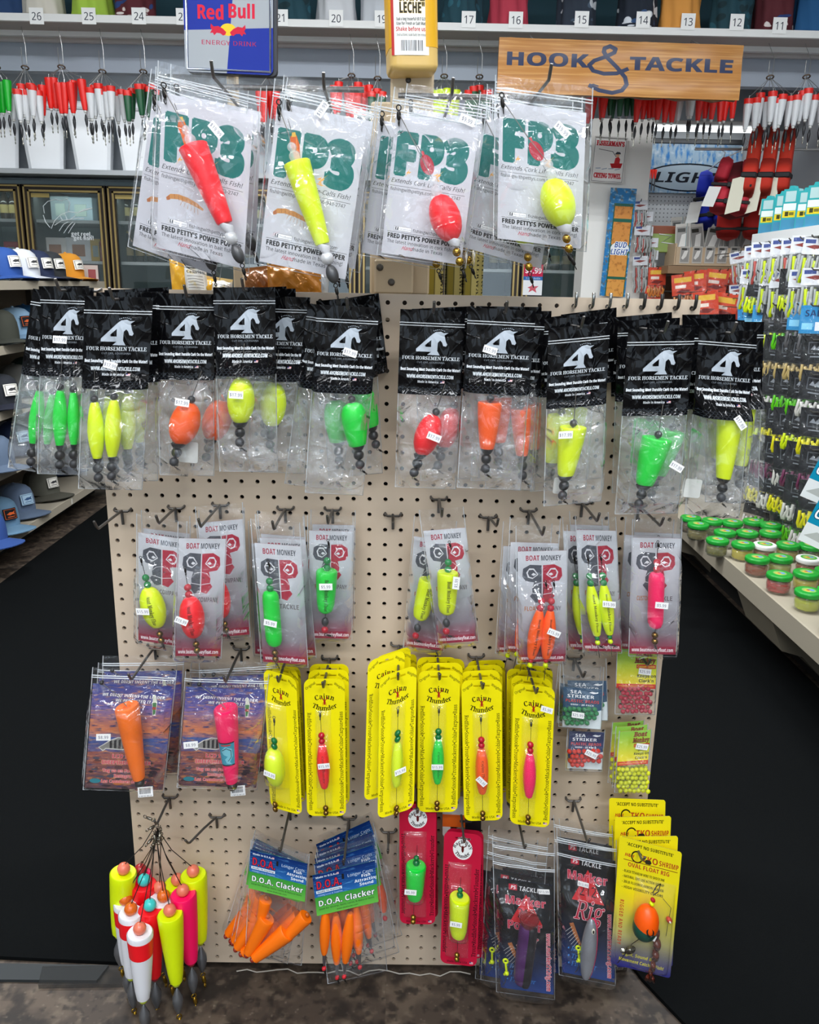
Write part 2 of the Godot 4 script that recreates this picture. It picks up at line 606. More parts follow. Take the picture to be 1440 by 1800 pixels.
func art_horsemen() -> ImageTexture:
	var p := Print.new(448, 700, Color("0b0b0d"))
	var g := Color("b9c2cc")
	p.poly([118, 318, 226, 196, 262, 188, 262, 252, 228, 252, 178, 300, 232, 300, 232, 340, 118, 340], g)   # the 4 that becomes a horse's head
	p.poly([196, 268, 232, 232, 232, 292, 176, 292], Color("0b0b0d"))
	p.poly([226, 196, 250, 176, 286, 170, 306, 182, 340, 178, 312, 200, 322, 246, 334, 276, 326, 292, 306, 288, 296, 258, 284, 244, 268, 262, 266, 330, 284, 366, 196, 366, 222, 340, 222, 250], g)
	for i in 7: p.oval(238 + i * 12, 166 - 10 * sin(i * 0.5), 3.5, 3.5, g)
	p.text("FOUR HORSEMEN TACKLE", 224, 408, 40, Color("dde3e8"), {"kind": "serifbold", "align": 0.5, "fit": 404.0})
	p.text("CUT OFF, LOUISIANA", 224, 436, 20, Color("9aa2aa"), {"align": 0.5, "fit": 196.0})
	p.text("Best Sounding Most Durable Cork On the Water!", 224, 500, 32, Color("e4e8ec"), {"kind": "bold", "align": 0.5, "fit": 420.0, "fat": 1.6})
	p.text("WWW.4HORSEMENTACKLE.COM", 224, 562, 40, Color("d4dade"), {"kind": "bold", "align": 0.5, "fit": 330.0, "fat": 1.6})
	p.text("Made in America", 210, 602, 28, Color("e4e8ec"), {"kind": "bold", "align": 0.5, "fit": 148.0})
	p.flag(298, 584, 28)
	for j in 5:
		for i in 15: p.arc(i * 32 + (16 if j % 2 else 0), 632 + j * 16, 19, 20, 160, 2, Color("3a3f45"))
	return p.done()

func monkey_card(line: String) -> ImageTexture:
	var p := Print.new(320, 740, Color("c9cacf"))
	p.grad(0, 430, Color("cfd0d5"), Color("a9acb2"))
	p.grad(430, 600, Color("a9acb2"), Color("8a8088"))
	p.grad(600, 740, Color("8a8088"), Color("8f2038"))
	p.text("BOAT", 50, 62, 46, Color("a3243a"), {"kind": "bold", "fit": 92.0})
	p.text("MONKEY", 150, 62, 46, Color("4a4d55"), {"kind": "bold", "fit": 132.0})
	for s in [-1.0, 1.0]:   # the two-coloured ape face of the maker's emblem
		var c := Color("a8253b") if s > 0 else Color("4b4e57")
		var pt := func(a: Array) -> Array:
			var o := []
			for i in range(0, a.size(), 2): o.append_array([160 + s * a[i] * 128, 88 + a[i + 1] * 252])
			return o
		p.poly(pt.call([0.03, 0.02, 0.62, 0, 0.98, 0.1, 1.02, 0.3, 0.86, 0.42, 0.42, 0.46, 0.52, 0.62, 0.5, 0.74, 0.64, 0.82, 0.34, 1.0, 0.03, 0.96]), c)
		p.poly(pt.call([0.2, 0.26, 0.42, 0.1, 0.66, 0.09, 0.82, 0.2, 0.74, 0.33, 0.5, 0.37]), Color("d6d6da"))
		p.poly(pt.call([0.26, 0.25, 0.46, 0.13, 0.68, 0.14, 0.74, 0.22, 0.66, 0.31, 0.48, 0.34]), c)
		p.poly(pt.call([0.3, 0.25, 0.46, 0.21, 0.56, 0.26, 0.44, 0.29]), Color("dcdce0"))
		p.line(pt.call([0.03, 0.47, 0.3, 0.5, 0.5, 0.6]), 3, Color("d6d6da"))
		p.line(pt.call([0.03, 0.78, 0.24, 0.76, 0.5, 0.74]), 4, Color("d6d6da"))
		p.line(pt.call([0.08, 0.6, 0.2, 0.62]), 4, Color("26262c"))
	p.rect(158, 92, 4, 234, Color("d2d2d6"))
	var k := line.split(" ")
	p.text(k[0], 40, 392, 40, Color("a86a3c"), {"kind": "bold", "fit": 92.0})
	p.text(k[1], 144, 392, 40, Color("6a6468"), {"kind": "bold", "fit": 140.0})
	p.rect(0, 690, 320, 50, Color("96203a"))
	p.text("www.boatmonkeyfloat.com", 160, 724, 32, Color.WHITE, {"kind": "bold", "align": 0.5, "fit": 286.0})
	return p.done()

func art_monkey_float() -> ImageTexture: return monkey_card("FLOAT COMPANY")
func art_monkey_custom() -> ImageTexture: return monkey_card("CUSTOM TACKLE")

func art_sunset() -> ImageTexture:
	var p := Print.new(480, 700, Color("37428c"))
	p.grad(0, 150, Color("2e3a86"), Color("6a5a9c"))
	p.grad(150, 300, Color("6a5a9c"), Color("d07a50"))
	p.grad(300, 350, Color("d07a50"), Color("8a6a86"))
	p.grad(350, 450, Color("3c5a9e"), Color("6a5c84"))
	p.grad(450, 700, Color("9a5a50"), Color("5a3c44"))
	p.noise(Color("e89a5c"), 0.8, 0.5, 2.4, 3, 0.55)
	p.noise(Color("27306e"), 0.8, 0.6, 2.0, 9, 0.58)
	var r := RandomNumberGenerator.new()
	r.seed = 5
	for i in 70: p.oval(r.randf() * 480, 470 + r.randf() * 230, r.randf_range(8, 30), r.randf_range(5, 14), [Color("8a4a3c"), Color("5a3a3e"), Color("a86a48"), Color("4a4a5a"), Color("33262e")][i % 5])
	p.oval(60, 650, 34, 16, Color("1f8090"))
	p.oval(200, 664, 30, 12, Color("b0642c"))
	p.text("WE DIDNT INVENT THE LEADER,", 60, 76, 27, Color.WHITE, {"kind": "bold", "fit": 380.0, "slant": 0.15, "edge": Color("2a2a50"), "edge_w": 3.0, "rot": 2.0})
	p.text("WE PERFECTED IT.", 140, 112, 27, Color.WHITE, {"kind": "bold", "fit": 220.0, "slant": 0.15, "edge": Color("2a2a50"), "edge_w": 3.0, "rot": 2.0})
	p.poly([62, 420, 90, 400, 124, 372, 176, 348, 240, 352, 268, 380, 262, 420, 210, 436, 150, 432, 110, 430, 92, 446], Color("d8d8d0"))   # striped fish
	p.poly([68, 420, 94, 404, 128, 378, 178, 354, 236, 358, 260, 384, 254, 416, 208, 430, 150, 426, 108, 424, 92, 438], Color("8c8c88"))
	for i in 5: p.poly([128 + i * 27, 378 - i * 5, 142 + i * 27, 368 - i * 3, 146 + i * 26, 424, 132 + i * 26, 424], Color("2e2e30"))
	p.poly([366, 60, 376, 60, 392, 110, 388, 190, 372, 200, 362, 120], Color("d8dccc"))   # little picture of a float
	p.poly([364, 112, 388, 112, 386, 186, 373, 194], Color("3f7a44"))
	p.rect(366, 140, 22, 18, Color("a03c30"))
	for e in [["LCD 956", 150, 490, 36, 140.0], ["SHEEPSHEAD SLAYER", 90, 532, 34, 300.0], ["Tag us on Facebook", 100, 586, 28, 260.0], ["Instagram", 172, 622, 28, 130.0], ["Los Cazadores del Mar", 96, 660, 28, 280.0]]:
		p.text(e[0], e[1], e[2], e[3], Color("cc1f42"), {"kind": "bold", "fit": e[4], "edge": Color("f0c4b4"), "edge_w": 3.5})
	return p.done()

func art_thunder() -> ImageTexture:
	var p := Print.new(240, 800, Color("f4e409"))
	var k := Color("1a1608")
	p.text("Original", 12, 62, 19, k, {"rot": -32.0})
	p.text("Weighted", 176, 30, 19, k, {"rot": 32.0})
	p.text("Cajun", 120, 112, 38, k, {"kind": "serifbold", "align": 0.5, "arc": 130.0})
	p.text("Thunder", 120, 178, 36, k, {"kind": "serifbold", "align": 0.5, "arc": -150.0})
	p.oval(120, 130, 6, 16, Color("a8201c"))
	for s in [-1, 1]:
		p.line([120, 124, 120 + s * 18, 108, 120 + s * 14, 98], 4, Color("a8201c"))
		for i in 3: p.line([120, 130 + i * 5, 120 + s * 12, 136 + i * 7], 2, Color("a8201c"))
	var fish := "Redfish•Snook•Trout•Mackerel•Cobia•Tarpon•Bass"
	p.text(fish, 16, 190, 31, k, {"kind": "serif", "rot": 90.0, "fit": 575.0})
	p.text(fish, 226, 758, 31, k, {"kind": "serif", "rot": -90.0, "fit": 575.0})
	p.text("Made in the USA", 120, 786, 19, k, {"align": 0.5})
	p.flag(202, 770, 24)
	return p.done()

func art_bay_thunder() -> ImageTexture:
	var p := Print.new(240, 800, Color("c3173a"))
	var k := Color("1c0a0e")
	p.oval(120, 94, 62, 62, Color("f0f0ee"))
	p.text("Back Bay", 120, 62, 27, k, {"kind": "serifbold", "align": 0.5, "arc": 52.0})
	p.text("Thunder", 120, 146, 27, k, {"kind": "serifbold", "align": 0.5, "arc": -54.0})
	p.oval(120, 94, 8, 20, Color("5c1414"))
	for s in [-1, 1]: p.line([120, 86, 120 + s * 22, 74, 120 + s * 18, 62], 5, Color("5c1414"))
	var fish := "Trout•Redfish•Snook•Mackerel•Flounder"
	p.text(fish, 14, 190, 36, k, {"kind": "serif", "rot": 90.0, "fit": 540.0, "fat": 0.6})
	p.text(fish, 228, 740, 36, k, {"kind": "serif", "rot": -90.0, "fit": 540.0, "fat": 0.6})
	p.text("Made in the USA", 110, 788, 18, k, {"align": 0.5})
	p.flag(192, 772, 24)
	return p.done()

func art_clacker() -> ImageTexture:
	var p := Print.new(448, 352, Color("123a7a"))
	p.grad(0, 200, Color("0d2a66"), Color("2a6cb4"))
	p.noise(Color("7fc4ee"), 0.7, 0.4, 3.0, 4, 0.6)
	p.grad(196, 352, Color("3c9a3c"), Color("6cc04a"))
	p.text("Made in U.S.A", 20, 38, 21, Color.WHITE, {"kind": "bold"})
	p.flag(160, 22, 28)
	p.text("D.O.A.", 16, 130, 92, Color("d62a3c"), {"kind": "bold", "fit": 186.0, "edge": Color("0d1a4a"), "edge_w": 7.0})
	p.rect(14, 142, 186, 24, Color("e8eef2"))
	p.text("Deadly On Anything", 22, 160, 18, Color("2a3a66"), {"kind": "bold", "fit": 168.0})
	p.text("Fishing Lures & Supplies", 22, 190, 19, Color("dce8f0"), {"fit": 180.0})
	p.text("Longer Casts", 246, 84, 34, Color("dce8f4"), {"fit": 184.0})
	p.rect(206, 46, 16, 44, Color("1c1c20"))
	for e in [["Fish", 104], ["Attracting", 138], ["Sound", 172]]: p.text(e[0], 376, e[1] + 8, 34, Color.WHITE, {"kind": "bold", "align": 0.5})
	p.text("D.O.A. Clacker", 18, 276, 66, Color.WHITE, {"kind": "bold", "fit": 410.0, "edge": Color("123a2a"), "edge_w": 6.0})
	p.text("Ideal for Shrimp, Baits, Lures, & Natural Baits", 20, 308, 19, Color("1c3a1c"), {"fit": 400.0})
	p.text("www.doalures.com", 224, 336, 18, Color("1c3a1c"), {"align": 0.5})
	return p.done()

func marker_card(rig: bool) -> ImageTexture:
	var p := Print.new(400, 800, Color("0b0b10"))
	p.grad(380, 800, Color("0b0b12"), Color("1d3f86"))
	p.rect(76, 30, 60, 42, Color("c8283c"))
	p.text("PS", 106, 64, 34, Color.WHITE, {"kind": "bold", "align": 0.5, "slant": 0.2})
	p.text("TACKLE", 148, 70, 44, Color("e8e8ea"), {"kind": "bold", "fit": 150.0, "slant": 0.15})
	p.poly([200, 92, 320, 300, 80, 300], Color("d6242c"))
	p.text("212", 200, 262, 92, Color("301014"), {"align": 0.5, "fit": 130.0})
	p.text("Marker", 44, 170, 78, Color("c23248"), {"kind": "bold", "fit": 300.0, "edge": Color("e8a0ac"), "edge_w": 5.0})
	if rig:
		p.text("Rig", 88, 420, 170, Color("b8203c"), {"kind": "serif", "fit": 210.0, "slant": 0.3, "edge": Color("f0c8cc"), "edge_w": 7.0})
	else:
		p.text("Power", 56, 350, 84, Color("c23248"), {"kind": "bold", "fit": 260.0, "edge": Color("e8a0ac"), "edge_w": 5.0})
		p.text("Rig", 120, 470, 120, Color("b8203c"), {"kind": "serif", "fit": 150.0, "slant": 0.3, "edge": Color("f0c8cc"), "edge_w": 6.0})
	p.text("www.marker212rig.com", 346, 350, 48, Color("c8324a"), {"kind": "bold", "rot": 90.0, "fit": 430.0, "edge": Color("f0d0d4"), "edge_w": 5.0})
	p.poly([60, 460, 90, 450, 120, 520, 150, 590, 134, 598, 96, 540], Color("b06a3c"))
	for i in 7: p.line([80 + i * 10, 480 + i * 16, 30 + i * 10, 520 + i * 20], 3, Color("d8d4cc"))
	for e in [["Redfish", 640], ["Trout", 690], ["Flounder", 740]]: p.text("• " + e[0], 40, e[1], 44, Color("3a86d8"), {"kind": "serif", "slant": 0.3})
	return p.done()

func art_marker_power() -> ImageTexture: return marker_card(false)
func art_marker_rig() -> ImageTexture: return marker_card(true)

func art_shrimp_rig() -> ImageTexture:
	var p := Print.new(400, 830, Color("f2e018"))
	p.grad(330, 620, Color("f2e018"), Color("b8b070"))
	p.grad(620, 830, Color("b8b070"), Color("2c2c7c"))
	p.text("'ACCEPT NO SUBSTITUTE'", 200, 44, 27, Color("26200c"), {"kind": "bold", "align": 0.5, "fit": 300.0})
	p.text("H&H", 40, 112, 28, Color("b8281e"), {"kind": "bold", "slant": 0.2})
	p.arc(120, 102, 34, 20, 330, 8, Color("1c1a10"))
	p.text("TKO", 152, 122, 54, Color("b8401e"), {"kind": "bold", "fit": 104.0})
	p.text("SHRIMP", 262, 120, 44, Color("b8401e"), {"kind": "bold", "fit": 126.0})
	p.line([36, 134, 384, 134], 4, Color("7a2a14"))
	p.text("OVAL FLOAT RIG", 200, 172, 36, Color("b83424"), {"kind": "bold", "align": 0.5, "fit": 270.0})
	for e in [["- BLACK TITANIUM WIRE TO SHOCK INK", 212], ["- NATURAL LIFE-LIKE ACTION SHRIMP", 246], ["- 20LB FLUOROCARBON LEADER", 280], ["- HIGH VISIBILITY COLORS", 314]]: p.text(e[0], 36, e[1], 22, Color("3a3410"), {"kind": "bold", "fit": 270.0})
	p.text("RIGGED AND READY", 34, 390, 34, Color("b83a24"), {"kind": "bold", "rot": 90.0, "fit": 300.0, "gap": 4.0})
	p.text("Sight, Sound &", 70, 748, 30, Color("e8dc30"), {"kind": "bold", "fit": 200.0, "slant": 0.15})
	p.text("Movement Catches Fish!", 50, 790, 30, Color("e8dc30"), {"kind": "bold", "fit": 300.0, "slant": 0.15})
	return p.done()

func bead_header(green: bool) -> ImageTexture:
	var p := Print.new(256, 384, Color("1c4a6c") if green else Color("22305c"))
	p.text("SEA", 84, 56, 44, Color.WHITE, {"kind": "bold", "align": 0.5})
	p.text("STRIKER", 116, 96, 42, Color.WHITE, {"kind": "bold", "align": 0.5, "fit": 180.0})
	p.poly([170, 40, 190, 28, 216, 34, 232, 26, 228, 42, 200, 50], Color.WHITE)
	p.text("PLASTIC BEADS", 128, 140, 38, Color("d8434a"), {"kind": "bold", "align": 0.5, "fit": 226.0, "edge": Color("1a1a30"), "edge_w": 3.0})
	p.text("6MM - 20 PACK", 128, 170, 22, Color.WHITE, {"kind": "bold", "align": 0.5})
	p.poly([0, 300, 256, 200, 256, 384, 0, 384], Color("e4ecee"))
	return p.done()

func art_beads_green() -> ImageTexture: return bead_header(true)
func art_beads_red() -> ImageTexture: return bead_header(false)

func art_beads_header() -> ImageTexture:
	var p := Print.new(256, 256, Color("f0e018"))
	p.grad(0, 200, Color("8cc83c"), Color("f4e41c"))
	p.text("Boat", 170, 44, 46, Color("a83018"), {"kind": "serifbold", "align": 0.5, "slant": 0.15, "edge": Color("201408"), "edge_w": 3.0})
	p.text("Monkey", 178, 88, 46, Color("a83018"), {"kind": "serifbold", "align": 0.5, "slant": 0.15, "edge": Color("201408"), "edge_w": 3.0, "fit": 130.0})
	p.rect(126, 98, 124, 26, Color("c83020"))
	p.text("Custom Tackle", 188, 118, 20, Color("f8e840"), {"kind": "bold", "align": 0.5, "fit": 112.0})
	for e in [["Just", 150], ["Keeps on", 182], ["Clack'n", 214]]: p.text(e[0], 192, e[1], 28, Color("201c08"), {"kind": "bold", "align": 0.5})
	p.rect(0, 226, 256, 30, Color("d83a20"))
	p.text("www.boatmonkeyfloat.com", 128, 246, 18, Color("f4e050"), {"align": 0.5})
	return p.done()

func art_prices() -> ImageTexture:   # eight little price stickers in a column
	var p := Print.new(128, 512, Color("f4f3f1"))
	var r := ["$17.99", "$5.99", "$8.99", "$15.99", "$13.99", "$19.99", "$9.99", "$25.99"]
	for i in 8: p.text(r[i], 64, i * 64 + 44, 32, Color("54546a"), {"kind": "mono", "align": 0.5, "gap": 2.0})
	return p.done()

func art_can_sign() -> ImageTexture:   # the tin sign of an energy drink
	var p := Print.new(384, 480, Color("a2a6aa"))
	var blue := Color("1a2f92")
	p.poly([0, 0, 216, 0, 200, 234, 0, 250], blue)
	p.poly([200, 234, 384, 218, 384, 480, 182, 480], blue)
	p.text("Red", 54, 184, 104, Color("d01f3c"), {"kind": "bold", "fit": 122.0, "fat": 2.0})
	p.text("Bull", 188, 172, 104, Color("d01f3c"), {"kind": "bold", "fit": 122.0, "fat": 2.0})
	p.oval(190, 238, 34, 34, Color("f2c22e"))
	for s in [-1.0, 1.0]:
		var q := []
		var b := [8, 14, 22, -4, 42, -18, 62, -14, 74, -30, 76, -8, 70, 4, 78, 22, 66, 20, 60, 34, 50, 20, 34, 22, 22, 34, 12, 28]
		for i in range(0, b.size(), 2): q.append_array([190 + s * b[i], 238 + b[i + 1]])
		p.poly(q, Color("c8203a"))
	p.text("ENERGY DRINK", 192, 324, 34, Color("b02848"), {"align": 0.5, "fit": 240.0})
	return p.done()

func art_sauce() -> ImageTexture:
	var p := Print.new(256, 400, Color("eceae4"))
	p.rect(0, 0, 16, 400, Color("b8322e"))
	p.rect(236, 0, 20, 400, Color("b8322e"))
	p.text("BAIT & FISH ATTRACTANT", 126, 46, 26, Color("b8322e"), {"kind": "bold", "align": 0.5, "fit": 190.0})
	p.text("Garlic infused Oil Chum", 126, 78, 22, Color("b8322e"), {"kind": "bold", "align": 0.5, "fit": 200.0})
	p.text("for trout, flounder, snook", 126, 106, 19, Color("33332e"), {"kind": "bold", "align": 0.5, "fit": 190.0})
	p.text("and redfish.", 126, 126, 19, Color("33332e"), {"kind": "bold", "align": 0.5})
	p.text("\"SACA LA", 126, 184, 58, Color("1e1e1c"), {"kind": "bold", "align": 0.5, "fit": 196.0, "edge": Color("b89a4a"), "edge_w": 4.0})
	p.text("LECHE\"", 126, 232, 58, Color("1e1e1c"), {"kind": "bold", "align": 0.5, "fit": 156.0, "edge": Color("b89a4a"), "edge_w": 4.0})
	for e in [["Soak a long trouserfull till IT GLOWS", 262], ["Use for Fresh or Salt Water", 280]]: p.text(e[0], 126, e[1], 17, Color("33332e"), {"kind": "bold", "align": 0.5, "fit": 190.0})
	p.text("Shake before use!", 126, 304, 23, Color("b8322e"), {"kind": "bold", "align": 0.5})
	p.text("Instructions: soak baits ten minutes", 126, 324, 15, Color("33332e"), {"align": 0.5, "fit": 190.0})
	p.bars(46, 336, 150, 56, 7)
	return p.done()

func art_wood_sign() -> ImageTexture:
	var p := Print.new(1024, 256, Color("a9743c"))
	p.noise(Color("c89a5c"), 0.6, 0.12, 2.6, 3, 0.45)
	p.noise(Color("7e4f24"), 0.5, 0.06, 3.2, 8, 0.55)
	var navy := Color("2b3450")
	p.text("HOOK", 26, 124, 82, navy, {"kind": "bold", "fit": 350.0, "fat": 4.0})
	p.text("TACKLE", 552, 128, 82, navy, {"kind": "bold", "fit": 440.0, "fat": 4.0})
	# the ampersand whose tail is a fish hook
	p.line([548, 124, 500, 148, 445, 152, 400, 140, 382, 114, 402, 92, 450, 72, 484, 52, 488, 36, 464, 24, 442, 34, 440, 50, 456, 76, 500, 120, 536, 166, 544, 200, 526, 228, 486, 240, 430, 230, 384, 208], 18, navy)
	p.line([384, 208, 404, 204, 426, 212], 6, navy)
	return p.done()

func art_numbers() -> ImageTexture:   # shelf number tags, 4 x 4
	var p := Print.new(512, 512, Color("f2f2f0"))
	for i in 16: p.text(str(11 + i), (i % 4) * 128 + 64, (i / 4) * 128 + 96, 84, Color("2e3340"), {"align": 0.5})
	return p.done()

func art_towel() -> ImageTexture:
	var p := Print.new(256, 360, Color("efece8"))
	for e in [[6, 6, 244, 3], [6, 350, 244, 3], [6, 6, 3, 346], [246, 6, 3, 346]]: p.rect(e[0], e[1], e[2], e[3], Color("34343a"))
	p.text("FISHERMAN'S", 128, 66, 50, Color("c42430"), {"kind": "serifbold", "align": 0.5, "fit": 218.0, "fat": 3.0})
	p.line([40, 96, 150, 110, 180, 150], 4, Color("33333a"))
	p.poly([140, 206, 236, 200, 226, 240, 154, 242], Color("b8282e"))
	p.poly([170, 204, 176, 160, 200, 150, 214, 168, 212, 202], Color("c8343a"))
	p.oval(192, 138, 14, 16, Color("e0b090"))
	p.poly([168, 132, 216, 128, 208, 112, 184, 110], Color("44444c"))
	for i in 4: p.line([30 + i * 50, 250 + (i % 2) * 6, 70 + i * 50, 246], 4, Color("4a6a9a"))
	p.text("CRYING TOWEL", 128, 324, 52, Color("c42430"), {"kind": "serifbold", "align": 0.5, "fit": 214.0, "fat": 3.0})
	return p.done()

func art_beach_poster() -> ImageTexture:
	var p := Print.new(192, 640, Color("2c7cb8"))
	p.noise(Color("cfe4f2"), 0.8, 0.8, 1.6, 2, 0.55)
	p.rect(36, 88, 146, 552, Color("1f5c50"))
	p.grad(104, 640, Color("d08a44"), Color("e0a050"), 44, 176)
	p.noise(Color("9a5c2c"), 0.7, 1.2, 1.2, 6, 0.56)
	p.rect(40, 176, 140, 20, Color("24604e"))
	p.rect(40, 330, 140, 60, Color("24604e"))
	p.rect(40, 520, 140, 16, Color("24604e"))
	p.oval(112, 352, 70, 40, Color("e8ecf0"))
	p.text("BUD", 114, 346, 46, Color("1c4c9c"), {"kind": "bold", "align": 0.5, "slant": 0.2, "edge": Color.WHITE, "edge_w": 6.0})
	p.text("LIGHT", 108, 388, 46, Color("1c4c9c"), {"kind": "bold", "align": 0.5, "slant": 0.2, "edge": Color.WHITE, "edge_w": 6.0})
	return p.done()

func art_oval_sign() -> ImageTexture:
	var p := Print.new(512, 288, Color("8fa4b4"))
	p.noise(Color("2c68a8"), 0.9, 2.2, 0.5, 5, 0.5)
	p.noise(Color("c4ccd2"), 0.8, 0.8, 0.8, 12, 0.56)
	p.oval(256, 196, 226, 84, Color("1c2026"))
	p.oval(256, 196, 216, 75, Color("9aa8b2"))
	p.text("LIGHT", 236, 226, 84, Color("20242a"), {"kind": "bold", "align": 0.5, "fit": 330.0, "slant": 0.25})
	return p.done()

func art_special() -> ImageTexture:
	var p := Print.new(128, 200, Color("f0f2f4"))
	p.rect(0, 0, 128, 78, Color("c8264c"))
	p.text("$1.99", 64, 58, 50, Color.WHITE, {"kind": "bold", "align": 0.5, "fit": 112.0})
	p.rect(0, 78, 128, 24, Color("2a6cb0"))
	p.text("1 Liter Bottle", 64, 96, 17, Color.WHITE, {"align": 0.5})
	p.poly([30, 150, 56, 140, 64, 118, 74, 142, 104, 140, 84, 158, 92, 184, 64, 168, 38, 182, 48, 158], Color("d0606c"))
	return p.done()

func art_carton() -> ImageTexture:
	var p := Print.new(128, 256, Color("6a6230"))
	p.rect(64, 0, 64, 256, Color("b4a868"))
	p.text("WATERWALK", 108, 20, 44, Color("2a2612"), {"kind": "serifbold", "rot": 90.0, "fit": 220.0})
	p.rect(8, 10, 46, 236, Color("8a7c2c"))
	return p.done()

func art_snacks() -> ImageTexture:
	var p := Print.new(192, 256, Color("d8a02c"))
	p.rect(96, 0, 96, 256, Color("d6d4ce"))
	p.rect(104, 40, 80, 200, Color("ecebe6"))
	p.text("Nutrition", 108, 66, 20, Color("2a2622"), {"kind": "bold"})
	p.rect(106, 76, 76, 5, Color("2a2622"))
	p.text("Calories", 108, 108, 20, Color("2a2622"), {"kind": "bold"})
	for i in 7: p.rect(108, 122 + i * 15, 70, 3, Color("8a8680"))
	p.noise(Color("f0c85c"), 0.5, 1.0, 1.0, 2, 0.6)
	return p.done()

func art_patches() -> ImageTexture:   # cap badges, 4 x 1
	var p := Print.new(512, 128, Color("e6e2da"))
	var q := [[Color("17171a"), Color("d8602c")], [Color("e8e4da"), Color("3a3a3c")], [Color("a8c4d8"), Color("33507a")], [Color("1c1e22"), Color("9aa0a8")]]
	for i in 4:
		p.rect(i * 128, 0, 128, 128, q[i][0])
		p.rect(i * 128 + 10, 10, 108, 108, q[i][1])
		p.rect(i * 128 + 14, 14, 100, 100, q[i][0])
		p.poly([i * 128 + 24, 66, i * 128 + 52, 44, i * 128 + 84, 46, i * 128 + 104, 34, i * 128 + 98, 62, i * 128 + 106, 80, i * 128 + 80, 70, i * 128 + 50, 78], q[i][1])
		p.rect(i * 128 + 30, 92, 68, 8, q[i][1])
	return p.done()

func art_wall_cards() -> ImageTexture:   # headers of the packs on the side wall, 4 x 2
	var p := Print.new(1024, 512, Color("101114"))
	var bg := [Color("111214"), Color("1d1e22"), Color("d2401c"), Color("2a8cc4"), Color("2c8f92"), Color("d8dade"), Color("1c86a8"), Color("b8b4ac")]
	for i in 8:
		var x := (i % 4) * 256.0
		var y := (i / 4) * 256.0
		p.rect(x, y, 256, 256, bg[i])
		match i:
			0, 1:
				p.rect(x + 60, y + 60, 136, 110, Color("5c6066"))
				p.rect(x + 68, y + 68, 120, 94, Color("1a1c20"))
				p.poly([x + 80, y + 130, x + 110, y + 90, x + 130, y + 120, x + 160, y + 80, x + 178, y + 140], Color("8a8f96"))
				p.rect(x + 80, y + 190, 100, 12, Color("8a8f96"))
			2:
				p.rect(x + 30, y + 40, 196, 60, Color("e8b83c"))
				p.rect(x + 40, y + 130, 120, 40, Color("f0ded0"))
				p.poly([x + 40, y + 220, x + 110, y + 180, x + 220, y + 200, x + 150, y + 240], Color("7a1c10"))
			3:
				p.text("SALT", x + 128, y + 100, 80, Color("1c3a6a"), {"kind": "bold", "align": 0.5})
				p.rect(x + 130, y + 150, 80, 80, Color("e8eaec"))
				p.rect(x + 20, y + 160, 90, 60, Color("8ad0f0"))
			4:
				p.rect(x + 40, y + 30, 176, 60, Color("9ab4b4"))
				p.rect(x + 20, y + 100, 216, 40, Color("c8d0cc"))
				p.rect(x + 20, y + 142, 216, 38, Color("c8b428"))
				p.rect(x + 60, y + 146, 60, 26, Color("3a3a1c"))
				p.rect(x + 130, y + 150, 80, 18, Color("6a6428"))
				p.rect(x + 10, y + 190, 236, 60, Color("3f7c9a"))
			5:
				p.rect(x + 20, y + 30, 100, 60, Color("3a4a8a"))
				p.poly([x + 30, y + 140, x + 110, y + 110, x + 230, y + 130, x + 120, y + 180], Color("8a3a34"))
			6:
				p.rect(x, y, 256, 150, Color("1490b4"))
				p.text("GULP!", x + 128, y + 116, 84, Color.WHITE, {"kind": "bold", "align": 0.5, "fit": 220.0, "slant": 0.2, "edge": Color("0a3a5c"), "edge_w": 8.0})
				p.oval(x + 130, y + 40, 40, 16, Color("d8542c"))
				p.rect(x, y + 150, 256, 106, Color("e8ecec"))
				p.poly([x + 20, y + 220, x + 90, y + 180, x + 180, y + 190, x + 240, y + 230], Color("b8bcb8"))
			7:
				p.rect(x + 20, y + 20, 216, 216, Color("8e8c88"))
				p.poly([x + 40, y + 180, x + 110, y + 70, x + 210, y + 60, x + 170, y + 150, x + 90, y + 200], Color("d8d6d0"))
				p.rect(x + 40, y + 30, 130, 24, Color("33332e"))
	return p.done()

func art_lid() -> ImageTexture:
	var p := Print.new(128, 128, Color("2f9a3c"))
	p.oval(64, 64, 50, 50, Color("88b45c"))
	p.poly([20, 60, 60, 40, 70, 90, 40, 100], Color("c8b04a"))
	p.poly([66, 40, 104, 50, 100, 86, 72, 80], Color("5a90c8"))
	p.oval(60, 62, 14, 10, Color("a04a34"))
	return p.done()

func art_cloth() -> ImageTexture:   # shirt prints, 4 x 1: camouflage, leaves, flames, dark weave
	var p := Print.new(1024, 256, Color("8a8e96"))
	var r := RandomNumberGenerator.new()
	r.seed = 21
	var sets := [["2c3644", "cdd2d8", "4a5a6c"], ["1d2634", "3a5a86", "dfe4ea"], ["5a2028", "e6dcd8", "28407a"], ["1c4450", "2a6070", "123038"]]
	for k in 4:
		p.rect(k * 256, 0, 256, 256, Color(sets[k][0]))
		for i in 60:
			var x := k * 256 + r.randf_range(16, 240)
			var y := r.randf() * 256
			p.oval(x, y, r.randf_range(5, 15), r.randf_range(3, 9), Color(sets[k][1 + i % 2]), r.randf() * 180)
	return p.done()

func art_float_name() -> ImageTexture:   # lettering down the side of a float; only the ink is kept
	var p := Print.new(512, 96, Color(0.1, 0.1, 0.08, 0.0))
	p.text("Boat Monkey Float", 256, 66, 60, Color(0.1, 0.1, 0.08, 1.0), {"kind": "serifbold", "align": 0.5, "fit": 490.0})
	return p.done()

